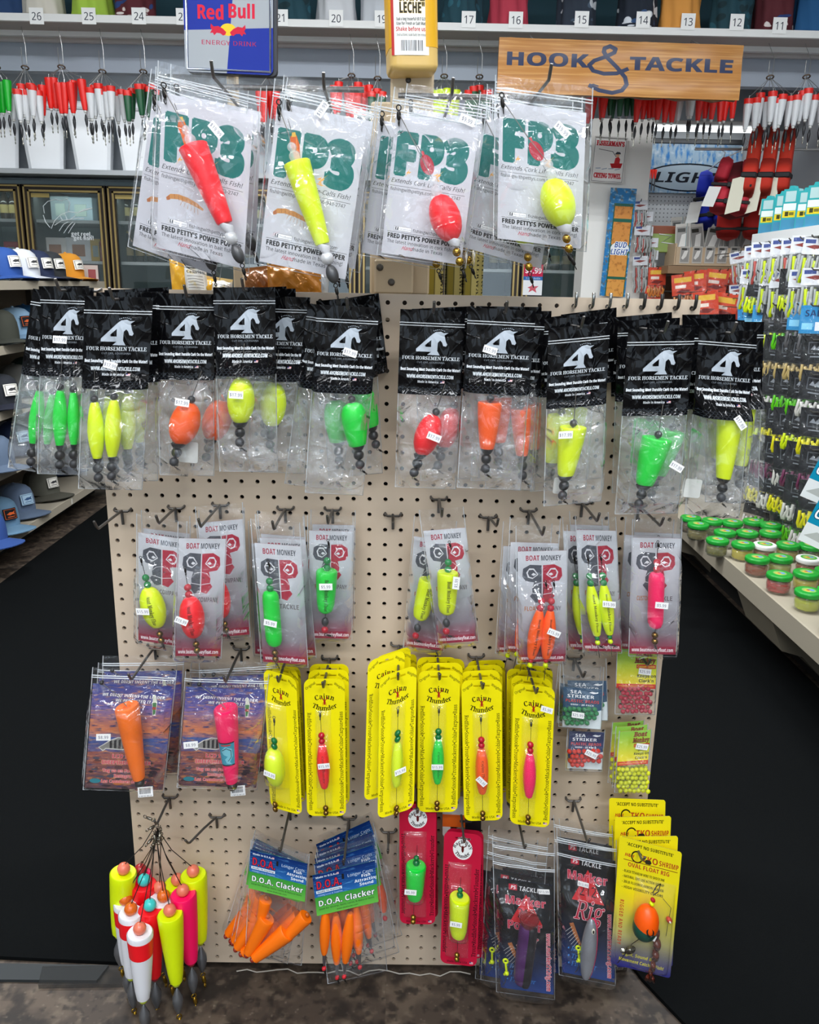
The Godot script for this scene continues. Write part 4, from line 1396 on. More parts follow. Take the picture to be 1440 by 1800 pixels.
func clacker_bag(label: String, c: Array, hb: Array, fl: Array, pr: Array, tips: bool, heads: Array, sd: int, what: String) -> void:
	var k := pack("float_bag", label, "fishing float", "bags with the blue and green header", c, 0.1)
	card(k, printed("clacker", art("clacker"), 0.4), hb[0], hb[1], hb[2], hb[3], 0.026, "header")
	film(k, 0.016, 0.3, 0.9, film_mat(0.05), sd, 18, 0.004)
	var s: float = k.s
	var i := 0
	for e in fl:
		var f := body(k, "cigar" if tips else "taper", "tangerine", e[0], e[1], e[2], e[3], e[4] * 1.0, 0.004 * (i % 3))
		i += 1
		if tips:
			part(k.n, "stem", lathe([[0.0, 0], [0.0035, -0.001], [0.0028, -0.016], [0.0012, -0.024], [0, -0.025]], 10), hexm("4a4648", 0.4), Transform3D(Basis(Vector3(1, 0, 0), -f.d, Vector3(0, 0, 1)), f.b))
			bead(k, f.b + f.d * 0.029, 0.004, hexm("c8202c", 0.2))
			swivel(k, f.b + f.d * 0.033, 0.012, 15)
		else:
			bead(k, f.a - f.d * 0.004, 0.004, hexm("b05a20", 0.3))
			bead(k, f.b + f.d * 0.006, 0.0045, hexm("8a2a1c", 0.3))
	price(k, pr[0], pr[1], pr[2], pr[3], 24.0)
	stack(k, heads, what, "bags with the blue and green header", 0.027)

func marker_bag(label: String, c: Array, cardbox: Array, rig: bool, fl: Array, pr: Array, sd: int, behind: Array, what: String) -> void:
	var k := pack("lure_bag", label, "fishing lure", "zip bags with the black triangle card", c, 0.1)
	var key := "marker_rig" if rig else "marker_power"
	card(k, printed(key, art(key), 0.35), cardbox[0], cardbox[1], cardbox[2], cardbox[3])
	film(k, fl[4] * k.s + 0.004, 0.4, 0.93, film_mat(0.025), sd, 20, 0.004)
	zip(k, 0.06)
	zip(k, 0.16)
	var s: float = k.s
	if rig:   # a silver fish-shaped plug with a pink back
		var r: float = fl[4] * s / 2
		var a := on(k, fl[0], fl[1], r)
		var b := on(k, fl[2], fl[3], r)
		var ey := a - b
		var t := Transform3D(Basis(Vector3(ey.y, -ey.x, 0).normalized() * r, ey, Vector3(0, 0, r)), a)
		var o := part(k.n, "lure", unit_float("oval"), hexm("a9acb4", 0.25, 0.5), t)
		part(o, "stripe", unit_float("oval"), paint("pink"), xf(Vector3(0.22, 0.0, -0.2), 0, 0, 0, Vector3(0.92, 1.0, 0.9)))
		part(o, "eye", ball(), hexm("e8e4d0", 0.2), xf(Vector3(0.1, -0.13, 0.72), 0, 0, 0, Vector3(0.22, 0.05, 0.12)))
		part(o, "pupil", ball(), hexm("101010", 0.2), xf(Vector3(0.1, -0.13, 0.82), 0, 0, 0, Vector3(0.12, 0.028, 0.08)))
	else:
		var f := body(k, "pill", "purple", fl[0], fl[1], fl[2], fl[3], fl[4], 0.0, "lure")
		part(k.n, "lure_head", unit_float("open"), mat("clear red", Color(0.5, 0.04, 0.06, 0.8), 0.1), Transform3D(Basis(Vector3(f.r * 1.25, 0, 0), -f.d * 0.02, Vector3(0, 0, f.r * 1.25)), f.a - f.d * 0.012))
		part(k.n, "lure_back", unit_float("pill"), hexm("141018", 0.3), Transform3D(Basis(Vector3(f.r * 0.7, 0, 0), f.a - f.b, Vector3(0, 0, f.r * 0.8)), f.a + Vector3(f.r * 0.45, 0, f.r * 0.35)))
	var jig := [on(k, pr[4], pr[5], 0.006), on(k, pr[4] + 2, pr[5] + 22, 0.006)]
	part(k.n, "jig_head", join([[ring(0.004, 0.0018), xf(jig[0])], [tube([jig[0] + Vector3(0, -0.004, 0), jig[1], jig[1] + Vector3(-0.005, -0.004, 0)], 0.0022, 6), Transform3D.IDENTITY], [ball(), xf(jig[1], 0, 0, 0, Vector3.ONE * 0.0042)]]), paint("chartreuse"))
	wire(k, [jig[1], jig[1] + Vector3(-0.003, -0.02, 0), jig[1] + Vector3(-0.008, -0.028, 0)], 0.0006, null, "fish_hook")
	price(k, pr[0], pr[1], pr[2], pr[3], 20.0)
	stack(k, behind, what, "zip bags with the black triangle card")

func shrimp_card(label: String, c: Array, z: float, full: bool, group := "yellow shrimp rig cards") -> void:
	var k := pack("shrimp_rig_card", label, "fishing rig", group, c, z)
	var s: float = k.s
	part(k.n, "card", slab(rrect(k.w, k.h, 0.005), 0.0006, Rect2(0, -k.h, k.w, k.h)), printed("shrimp_rig", art("shrimp_rig"), 0.4))
	part(k.n, "hang_hole", slab(PackedVector2Array([Vector2(-0.004, 0.004), Vector2(0.004, 0.004), Vector2(0.006, 0), Vector2(0.004, -0.004), Vector2(-0.004, -0.004), Vector2(-0.006, 0)]), 0.0004), hexm("2a2610", 0.6), xf(Vector3(k.w * 0.48, -k.h * 0.14, 0.0005)))
	if not full: return
	var f := body(k, "oval", "orange", 1139, 1575, 1124, 1628, 43)
	part(k.n, "float_base", unit_float("oval"), hexm("1d4a3c", 0.3), Transform3D(Basis(Vector3(f.r * 1.01, 0, 0), (f.a - f.b) * 0.72, Vector3(0, 0, f.r * 0.95)), f.a + f.d * 0.021))
	part(k.n, "float_mark", ring(0.007, 0.0016, 14, 5), hexm("16140f", 0.4), xf((f.a + f.b) / 2 + Vector3(0.001, -0.003, f.r * 0.97), -14, 0, 0, Vector3(0.8, 1, 1)))
	part(k.n, "spinner_blade", join([[ball(), xf(on(k, 1096, 1664, 0.008), 20, 30, 50, Vector3(0.007, 0.014, 0.002))], [ball(), xf(on(k, 1106, 1660, 0.011), -20, -30, -40, Vector3(0.006, 0.012, 0.002))]]), hexm("b0aca0", 0.15, 0.9))
	bead(k, f.a - f.d * 0.006, 0.0042, paint("chartreuse"))
	bead(k, f.a - f.d * 0.014, 0.0042, hexm("b3122a", 0.15))
	part(k.n, "snap", join([[tube([on(k, 1146, 1562, 0.008), on(k, 1153, 1550, 0.008), on(k, 1160, 1546, 0.008), on(k, 1156, 1560, 0.008), on(k, 1147, 1566, 0.008)], 0.0008, 5), Transform3D.IDENTITY]]), hexm("1c1b1a", 0.3, 0.6))
	wire(k, [f.b, on(k, 1110, 1652, 0.008), on(k, 1092, 1680, 0.006), on(k, 1085, 1690, 0.004)], 0.0006)
	wire(k, [on(k, 1166, 1575, 0.004), on(k, 1180, 1590, 0.006), on(k, 1176, 1612, 0.006), on(k, 1172, 1640, 0.006)], 0.0005)
	bead(k, on(k, 1177, 1611, 0.006), 0.0055, hexm("c23a20", 0.3))
	bead(k, on(k, 1177, 1611, 0.0115), 0.002, hexm("f0e8d8", 0.3))
	# the brown shrimp: one tapering, segmented body with a fan tail, legs and eyes
	var sp := [on(k, 1153, 1632, 0.009), on(k, 1155, 1652, 0.009), on(k, 1153, 1672, 0.009), on(k, 1149, 1692, 0.008), on(k, 1145, 1708, 0.006)]
	var parts := []
	var sz := [7.0, 7.5, 6.5, 5.0, 4.0]
	for i in 5: parts.append([ball(), Transform3D(Basis.from_scale(Vector3(sz[i] * s, 13.5 * s, sz[i] * s)), sp[i])])
	for i in 3: parts.append([ball(), Transform3D(Basis.from_euler(Vector3(0, 0, (i - 1) * 0.4)) * Basis.from_scale(Vector3(4 * s, 9 * s, 2 * s)), sp[4] + Vector3((i - 1) * 5 * s, -10 * s, 0))])
	for i in 5: parts.append([tube([sp[1] + Vector3(0, (3 - i * 8) * s, 0.002), sp[1] + Vector3(-9 * s, (-4 - i * 8) * s, 0.004)], 0.0006, 4), Transform3D.IDENTITY])
	part(k.n, "shrimp", join(parts), mat("shrimp", Color(0.36, 0.15, 0.1, 0.93), 0.15))
	for e in [-4, 4]: bead(k, sp[0] + Vector3(e * s, 8 * s, 0.003), 0.0016, hexm("0f0d0c", 0.2), "eye")
	part(k.n, "blister", sheet(k.w * 0.66, k.h * 0.72, 12, 24, func(u, v): return 0.001 + 0.02 * sqrt(maxf(0.0, 1 - pow(absf(2 * u - 1), 4))) * sqrt(maxf(0.0, 1 - pow(absf(2 * v - 1), 6)))), mat("blister", Color(0.95, 0.96, 0.97, 0.03), 0.08), xf(Vector3(k.w * 0.3, -k.h * 0.26, 0)))
	k.zf = func(_u, _v): return 0.022
	price(k, 1138, 1626, 18, 2, 22.0)

func loose_float(label: String, col: String, x1: float, y1: float, x2: float, y2: float, wide: float, z: float, bead_col: String, banded: bool, knot: Vector3) -> void:
	var a := pz(x1, y1, z)
	var b := pz(x2, y2, z - 0.004)
	var s := a.distance_to(b) / Vector2(x2 - x1, y2 - y1).length()
	var r := wide * s / 2
	var o := thing("popping_float", label, "fishing float", Transform3D(Basis.IDENTITY, a), "loose floats bunched on the lower left hook")
	var d := (b - a).normalized()
	var side := Vector3(0, 0, 1).cross(d).normalized()
	var t := Transform3D(Basis(side * -r, a - b, side.cross(d).normalized() * -r), Vector3.ZERO)
	if t.basis.determinant() < 0: t.basis.x = -t.basis.x
	part(o, "body", unit_float("open"), paint("white" if banded else col), t)
	if banded:
		var p := []
		for y in [-0.07, -0.07, -0.16, -0.32, -0.32]: p.append([profile_at("open", y) * (1.012 if y > -0.4 else 1.0), y])
		part(o, "band", lathe(p, 24), paint("red"), t)
	part(o, "socket", lathe([[0.3, -0.004], [0.3, -0.008], [0, -0.008]], 14), hexm("0d0c0c", 0.6), t)
	var bc := {"coral": "e2765c", "teal": "3fc4c0", "amber": "d8661c", "red": "a82a2c"}
	part(o, "bead", ball(), hexm(bc[bead_col], 0.25), Transform3D(Basis.from_scale(Vector3.ONE * 9.0 * s), -d * 6.0 * s))
	part(o, "leader", tube([-d * 12.0 * s, (knot - a) * 0.6 + Vector3(0, -0.004, 0.002), knot - a], 0.0008, 5), hexm("2a2624", 0.4, 0.5))
	part(o, "tail_bead", ball(), hexm("b8c830" if banded or col == "chartreuse" else "9a2430", 0.3), Transform3D(Basis.from_scale(Vector3.ONE * 6.0 * s), b - a + d * 3.0 * s))
	part(o, "sinker", lathe([[0, 0], [2.0 * s, -2 * s], [7.5 * s, -16 * s], [8.0 * s, -24 * s], [5.5 * s, -36 * s], [2.0 * s, -46 * s], [0, -48 * s]], 12), hexm("8a8d92", 0.28, 0.8), Transform3D(Basis.IDENTITY, b - a + d * 12.0 * s))
	part(o, "swivel", unit_swivel(), hexm("a8842c", 0.25, 0.9), xf(b - a + d * 12.0 * s + Vector3(0, -48 * s, 0), 0, 30, 8, Vector3.ONE * 26 * s))
# ---------------------------------------------------------------- room and gondola
func block(a: Vector3, b: Vector3) -> ArrayMesh:   # a box between two corners
	var lo := Vector3(minf(a.x, b.x), minf(a.y, b.y), minf(a.z, b.z))
	var hi := Vector3(maxf(a.x, b.x), maxf(a.y, b.y), maxf(a.z, b.z))
	var o := PackedVector3Array()
	var c := (lo + hi) / 2
	for ax in 3:
		var u := (ax + 1) % 3
		var w := (ax + 2) % 3
		for s in 2:
			var q := []
			for e in [[0, 0], [1, 0], [1, 1], [0, 1]]:
				var p := Vector3.ZERO
				p[ax] = hi[ax] if s else lo[ax]
				p[u] = hi[u] if e[0] else lo[u]
				p[w] = hi[w] if e[1] else lo[w]
				q.append(p)
			face(o, q, c)
	return flat(o)

func room() -> void:
	var conc := mat("concrete", Color(1, 1, 1), 0.62, 0.0, {"albedo_texture": art("concrete"), "uv1_triplanar": true, "uv1_world_triplanar": true, "uv1_scale": Vector3(0.8, 0.8, 0.8)})
	struct("floor", block(Vector3(-3.4, -0.1, -5.8), Vector3(2.6, 0, 3.9)), conc)
	struct("ceiling", block(Vector3(-3.4, 3.1, -5.8), Vector3(2.6, 3.2, 3.9)), hexm("dcdcd8", 0.9))
	struct("wall_left", block(Vector3(-3.5, -0.1, -5.8), Vector3(-3.4, 3.2, 3.8)), hexm("9aa0a2", 0.85))
	struct("wall_right", block(Vector3(2.45, -0.1, -5.8), Vector3(2.6, 3.2, 3.9)), hexm("a8aaac", 0.85))
	struct("wall_back", block(Vector3(-3.5, -0.1, -5.9), Vector3(2.6, 3.2, -5.8)), hexm("b4bcc2", 0.85))
	# the shop front behind the camera: a wall with two windows that let the daylight in
	var fr := []
	var wins := [[-2.7, -0.7], [0.2, 2.2]]
	for q in [[-3.5, -0.1, 2.6, 0.85], [-3.5, 2.45, 2.6, 3.2], [-3.5, 0.85, -2.7, 2.45], [-0.7, 0.85, 0.2, 2.45], [2.2, 0.85, 2.6, 2.45]]: fr.append([block(Vector3(q[0], q[1], 3.8), Vector3(q[2], q[3], 3.9)), Transform3D.IDENTITY])
	struct("wall_front", join(fr), hexm("c4c4c0", 0.85))
	for i in 2:
		var x0: float = wins[i][0]
		var x1: float = wins[i][1]
		var o := struct("window_%d" % (i + 1), join([[block(Vector3(x0, 0.85, 3.79), Vector3(x0 + 0.05, 2.45, 3.88)), Transform3D.IDENTITY], [block(Vector3(x1 - 0.05, 0.85, 3.79), Vector3(x1, 2.45, 3.88)), Transform3D.IDENTITY], [block(Vector3(x0, 2.4, 3.79), Vector3(x1, 2.45, 3.88)), Transform3D.IDENTITY], [block(Vector3(x0, 0.85, 3.77), Vector3(x1, 0.9, 3.88)), Transform3D.IDENTITY], [block(Vector3((x0 + x1) / 2 - 0.025, 0.9, 3.79), Vector3((x0 + x1) / 2 + 0.025, 2.4, 3.87)), Transform3D.IDENTITY]]), hexm("d8d8d4", 0.5))
		for k in 2: part(o, "pane", block(Vector3(x0 + 0.05 + k * (x1 - x0 - 0.05) / 2, 0.9, 3.83), Vector3((x0 + x1) / 2 - 0.025 + k * (x1 - x0 - 0.05) / 2, 2.4, 3.836)), mat("window glass", Color(0.8, 0.85, 0.85, 0.04), 0.02))
	var nz := FastNoiseLite.new()
	nz.seed = 4
	nz.frequency = 0.2
	var im := nz.get_seamless_image(256, 256)
	im.bump_map_to_normal_map(3.0)
	var rub := mat("mat rubber", Color("080a0b"), 0.85, 0.0, {"metallic_specular": 0.2, "normal_enabled": true, "normal_texture": ImageTexture.create_from_image(im), "normal_scale": 0.6, "uv1_triplanar": true, "uv1_scale": Vector3(12, 12, 12)})
	var edge := func(p: PackedVector2Array) -> ArrayMesh: return slab(p, 0.008)
	# runner mats lie flat: outlines are drawn in x and -z
	solo("floor_mat", edge.call(PackedVector2Array([Vector2(-1.66, 4.4), Vector2(-0.4, 4.4), Vector2(-0.4, 0.02), Vector2(-0.47, 0.0), Vector2(-0.74, 0.012), Vector2(-1.2, 0.0), Vector2(-1.66, 0.01)])), rub, "black ribbed runner mat on the floor left of the pegboard", "floor mat", xf(Vector3.ZERO, -90))
	solo("floor_mat", edge.call(PackedVector2Array([Vector2(0.46, 4.4), Vector2(1.36, 4.4), Vector2(1.385, -1.6), Vector2(0.75, -1.6), Vector2(0.62, -0.4), Vector2(0.53, -0.13), Vector2(0.475, -0.02), Vector2(0.462, 0.02)])), rub, "black runner mat on the floor right of the pegboard", "floor mat", xf(Vector3.ZERO, -90))
	solo("mat_border", edge.call(PackedVector2Array([Vector2(-1.66, 0.0), Vector2(-0.52, -0.004), Vector2(-0.53, -0.04), Vector2(-1.66, -0.045)])), hexm("23282a", 0.6), "dark grey rubber border strip along the front of the left mat", "mat border", xf(Vector3(0, -0.002, 0), -90))
	solo("tape_strip", edge.call(PackedVector2Array([Vector2(-0.64, -0.012), Vector2(-0.47, -0.006), Vector2(-0.475, -0.05), Vector2(-0.63, -0.055)])), mat("tape", Color(0.2, 0.2, 0.2, 0.3), 0.15), "strip of clear tape on the floor at the left mat's front edge", "tape", xf(Vector3(0, 0.001, 0), -90))

func hole_board() -> ArrayMesh:   # 36 x 48 holes on one-inch centres, each cut through
	var d := 0.0254
	var r := 0.0036
	var o := PackedVector3Array()
	for j in 48:
		for i in 36:
			var c := Vector3((i - 17.5) * d, 0.0117 + (47.5 - j) * d, 0)
			for k in 8:
				var a0 := TAU * k / 8 + TAU / 16
				var a1 := TAU * (k + 1) / 8 + TAU / 16
				var u0 := Vector3(cos(a0), sin(a0), 0)
				var u1 := Vector3(cos(a1), sin(a1), 0)
				var p0 := c + u0 * r
				var p1 := c + u1 * r
				var q0 := c + u0 * (d / 2 / maxf(absf(u0.x), absf(u0.y)))
				var q1 := c + u1 * (d / 2 / maxf(absf(u1.x), absf(u1.y)))
				var b := Vector3(0, 0, -0.005)
				o.append_array(PackedVector3Array([p0, q1, q0, p0, p1, q1]))
				if k % 2 == 0:   # the cell's corner
					var g := c + Vector3(signf(u0.x + u1.x), signf(u0.y + u1.y), 0) * d / 2
					o.append_array(PackedVector3Array([q0, q1, g]))
				o.append_array(PackedVector3Array([p0, p0 + b, p1 + b, p0, p1 + b, p1]))
	for e in [[Vector3(-18, 0, 0), Vector3(-18, 48, 0)], [Vector3(18, 0, 0), Vector3(18, 48, 0)], [Vector3(-18, 0, 0), Vector3(18, 0, 0)], [Vector3(-18, 48, 0), Vector3(18, 48, 0)]]:
		var p: Vector3 = e[0] * d + Vector3(0, 0.0117 , 0)
		var q: Vector3 = e[1] * d + Vector3(0, 0.0117, 0)
		face(o, [p, q, q + Vector3(0, 0, -0.005), p + Vector3(0, 0, -0.005)], Vector3(0, 0.6, -0.0025))
	return flat(o)

func gondola() -> void:
	var tan_paint := mat("pegboard paint", Color("d2bea7"), 0.55)
	var g := thing("pegboard_stand", "beige pegboard with rows of round holes standing on the concrete floor", "display stand")
	part(g, "pegboard", hole_board(), tan_paint)
	part(g, "backing", block(Vector3(-0.44, 0.012, -0.06), Vector3(0.44, 1.225, -0.05)), hexm("1a1512", 0.9))
	part(g, "frame", join([[block(Vector3(-0.455, 0.0, -0.05), Vector3(-0.42, 1.23, -0.0055)), Transform3D.IDENTITY], [block(Vector3(0.42, 0.0, -0.05), Vector3(0.455, 1.23, -0.0055)), Transform3D.IDENTITY]]), hexm("4a4038", 0.7))
	part(g, "deck", block(Vector3(-0.44, 1.19, -0.42), Vector3(0.44, 1.205, -0.05)), hexm("b8ab98", 0.6))
	part(g, "body", block(Vector3(-0.43, 0.0, -0.42), Vector3(0.43, 1.19, -0.06)), hexm("3a332c", 0.8))
	# torn white sealant along the foot of the board
	var r := RandomNumberGenerator.new()
	r.seed = 8
	var p := []
	for i in 24: p.append(Vector3(-0.28 + i * 0.019, 0.001 + r.randf() * 0.004, 0.004 + r.randf() * 0.012))
	solo("sealant_bead", tube(p, 0.0012, 5), hexm("a8a298", 0.8), "torn white bead of sealant along the foot of the pegboard", "sealant")
	var wood := mat("raw wood", Color(1, 1, 1), 0.6, 0.0, {"albedo_texture": plain_wood()})
	var z := -0.06
	var board := func(x0, y0, x1, y1, zz, thick, label):
		var a := pz(x0, y0, zz)
		var b := pz(x1, y1, zz)
		var o := thing("wooden_post", label, "post", Transform3D(Basis.IDENTITY, Vector3((a.x + b.x) / 2, b.y, zz - thick / 2)))
		part(o, "timber", rbox(absf(b.x - a.x), a.y - b.y, thick, 0.003), wood)
		return [o, a, b]
	var q = board.call(687, 112, 754, 519, z, 0.035, "pale timber post with a screw, standing behind the float bags under the sauce jug")
	for e in [[717, 134], [718, 141]]:
		var s = pz(e[0], e[1], z + 0.0005) - q[0].position
		part(q[0], "screw", lathe([[0.0, 0.0022], [0.003, 0.002], [0.0042, 0.0006], [0.0042, 0]], 10), hexm("4a4642", 0.4, 0.7), xf(s, 90))
	q = board.call(652, 178, 738, 519, z - 0.04, 0.02, "wide beige board fixed behind the timber post, screwed near its foot")
	q = board.call(658, 455, 726, 518, z + 0.025, 0.02, "short timber block with two screws at the foot of the post")
	for e in [[688, 496], [668, 470]]:
		var s = pz(e[0], e[1], z + 0.0255) - q[0].position
		part(q[0], "screw", lathe([[0.0, 0.0022], [0.004, 0.002], [0.0055, 0.0006], [0.0055, 0]], 10), hexm("5a554e", 0.4, 0.7), xf(s, 90))
	board.call(397, 118, 427, 519, z - 0.02, 0.025, "slim timber post holding up the blue and silver tin sign")
	for e in [[330, 152, 640], [700, 168, 1005]]:
		var a := pz(e[0], e[1], -0.035)
		var b := pz(e[2], e[1] + 6, -0.035)
		solo("crossbar", tube([a, b], 0.004, 8), hexm("4f4c4a", 0.4, 0.6), "thin steel bar behind the %s pair of large float bags" % ("left" if e[0] < 500 else "right"), "bar")
	# tin sign and sauce jug on top of the posts
	var ta := pz(322, -28, -0.05)
	var tb := pz(480, -28, -0.05)
	var tc := pz(325, 126, -0.05)
	var w := ta.distance_to(tb)
	var h := ta.distance_to(tc)
	var t := thing("tin_sign", "blue and silver embossed tin sign of an energy drink on a slim post", "sign", Transform3D(Basis.from_euler(Vector3(0, 0, deg_to_rad(-1.2))), ta))
	part(t, "plate", slab(rrect(w, h, 0.008), 0.002, Rect2(0, -h, w, h)), printed("can_sign", art("can_sign"), 0.22))
	part(t, "rolled_edge", tube([Vector3(0.004, -0.004, 0.002), Vector3(0.004, -h + 0.004, 0.002), Vector3(w - 0.004, -h + 0.004, 0.002), Vector3(w - 0.004, -0.004, 0.002), Vector3(0.004, -0.004, 0.002)], 0.0022, 6), hexm("9aa2b4", 0.25, 0.8))
	part(t, "backing", slab(rrect(w + 0.004, h, 0.008), 0.012), hexm("121826", 0.4), xf(Vector3(0.001, -0.001, -0.013)))
	var ja := pz(681, 119, 0.0)
	var jb := pz(768, 121, 0.0)
	var jw := ja.distance_to(jb)
	var cx := (ja + jb) / 2 - Vector3(0, 0, 0.04)
	var j := thing("sauce_jug", "yellow plastic jug of fish attractant with a red-edged label on the timber post", "jug", xf(cx, 0, 8, 2.5))
	var prof := [[0.0, 0.30], [0.014, 0.30], [0.014, 0.27], [0.03, 0.25], [0.045, 0.21], [0.05, 0.19], [0.05, 0.19], [0.05, 0.012], [0.047, 0.003], [0.04, 0], [0.0, 0]]
	for i in prof.size(): prof[i] = [prof[i][0] * jw / 0.1, prof[i][1] * 0.62]
	var sq := func(th, _y): return 1.0 / pow(pow(absf(cos(th)), 6) + pow(absf(sin(th)), 6), 1.0 / 6.0)
	part(j, "jug", lathe(prof, 40, sq), mat("jug plastic", Color("d9b56a"), 0.25, 0.0, {"subsurf_scatter_enabled": false}))
	part(j, "band", lathe([[jw / 2 * 1.012, 0.3], [jw / 2 * 1.012, 0.3], [jw / 2 * 1.012, 0.06], [jw / 2 * 1.012, 0.06]], 40, sq), hexm("e0a818", 0.3), xf(Vector3(0.0, 0, 0), 0, 0, 0, Vector3(1, 0.36, 1)) * Transform3D(Basis.IDENTITY, Vector3(0, 0.02, 0)))
	part(j, "label", sheet(jw * 0.86, 0.125, 8, 4, func(u, _v): return -0.004 * pow(absf(2 * u - 1), 4)), printed("sauce", art("sauce"), 0.3), xf(Vector3(-jw * 0.47, 0.143, jw / 2 * 1.03)))
	# what stands on the deck behind the board
	var carton := printed("carton", art("carton"), 0.6)
	var words := ["first", "second", "third", "fourth", "fifth", "last"]
	var xs := [[728, 756, -0.16], [755, 783, -0.15], [785, 812, -0.16], [813, 838, -0.15], [836, 852, -0.17]]
	for i in xs.size():
		var a := pz(xs[i][0], 470, xs[i][2])
		var b := pz(xs[i][1], 470, xs[i][2])
		var o := solo("lure_carton", slab(PackedVector2Array([Vector2(0, 0), Vector2(b.x - a.x, 0), Vector2(b.x - a.x, 0.11), Vector2(0, 0.11)]), 0.06), carton, "%s olive and cream lure carton from the post, on the deck behind the pegboard" % words[i], "carton", Transform3D(Basis.IDENTITY, Vector3(a.x, 1.205, xs[i][2] - 0.06)), "lure cartons behind the pegboard")
		o.rotation_degrees.y = [2, -3, 1, 4, -2][i]
	var sn := [[318, 468, 40, 52, 14, "gold and white snack packet with nutrition print, left of the slim post"], [372, 492, 36, 30, -18, "small crumpled gold snack packet leaning left of the slim post"], [440, 490, 44, 38, 20, "brown and gold snack packet just right of the slim post"], [500, 480, 60, 44, 6, "amber snack packet lying behind the black-topped bags"], [548, 488, 30, 40, -6, "grey snack packet with a torn corner beside the amber packet"]]
	for i in sn.size():
		var e = sn[i]
		var a := pz(e[0] - e[2] / 2, e[1], -0.13 - 0.02 * (i % 3))
		var sc := 1.43 / F
		var rr := RandomNumberGenerator.new()
		rr.seed = i + 40
		var bump := func(u, v): return 0.028 * pow(sin(PI * u), 0.6) * pow(sin(PI * v), 0.6) + 0.004 * sin(u * 19 + i) * sin(v * 13 + i * 2)
		var o := thing("snack_packet", e[5], "snack", xf(Vector3(a.x, 1.21 + e[3] * 1.35 * sc, a.z), -12, 0, e[4] * 0.4))
		var m: Material = printed("snacks", art("snacks"), 0.22) if i < 2 else hexm(["", "", "7a4a1e", "b0701e", "a2a6ac"][i], 0.22, 0.3)
		part(o, "front", sheet(e[2] * 1.5 * sc, e[3] * 1.5 * sc, 14, 14, bump), m)
		part(o, "back", sheet(e[2] * 1.5 * sc, e[3] * 1.5 * sc, 8, 8, func(u, v): return -0.02 * sin(PI * u) * sin(PI * v)), m)
		for v in [0.0, 1.0]: part(o, "crimp", block(Vector3(0, -v * e[3] * 1.5 * sc - 0.004, -0.0006), Vector3(e[2] * 1.5 * sc, -v * e[3] * 1.5 * sc + 0.004, 0.0006)), m)

func plain_wood() -> ImageTexture:
	if not cache.has("plainwood"):
		var p := Print.new(256, 512, Color("c8b494"))
		p.noise(Color("b49a74"), 0.6, 2.6, 0.12, 5, 0.48)
		p.noise(Color("dac8aa"), 0.6, 3.4, 0.08, 9, 0.52)
		cache.plainwood = p.done()
	return cache.plainwood
# ---------------------------------------------------------------- the goods on the pegboard
func row_poppers() -> void:
	popper_bag("large clear bag with a tapered red float, leftmost of the four big bags", [278, 107, 460, 155, 266, 437], [347, 256, 407, 394, 56], "taper", "coral", false, [391, 233, 38, 5], [[-12, 14, -0.015, -6], [22, 6, -0.03, 2], [-4, 10, -0.045, 0]], 1, "leftmost big bag with the red float")
	popper_bag("large clear bag with a tapered chartreuse float, second of the four big bags", [483, 138, 662, 178, 447, 462], [526, 284, 575, 430, 49], "taper", "chartreuse", false, [567, 192, -62, 5], [[16, -6, -0.02, 1], [22, -2, -0.035, -2]], 2, "big bag with the tapered chartreuse float")
	popper_bag("large clear bag with a small red oval float, third of the four big bags", [693, 153, 858, 180, 662, 447], [772, 344, 800, 424, 56], "oval", "coral", true, [822, 211, 14, 6], [[-28, 12, -0.02, -2], [10, 26, -0.03, 3], [22, -6, -0.045, 0]], 3, "big bag with the red oval float")
	popper_bag("large clear bag with a small chartreuse oval float, rightmost of the four big bags", [870, 132, 1043, 155, 866, 422], [968, 316, 990, 400, 62], "oval", "chartreuse", true, [980, 236, 38, 5], [[-26, 30, -0.02, -8], [-6, 24, -0.035, 2], [-14, 16, -0.05, -3]], 4, "big bag with the chartreuse oval float")

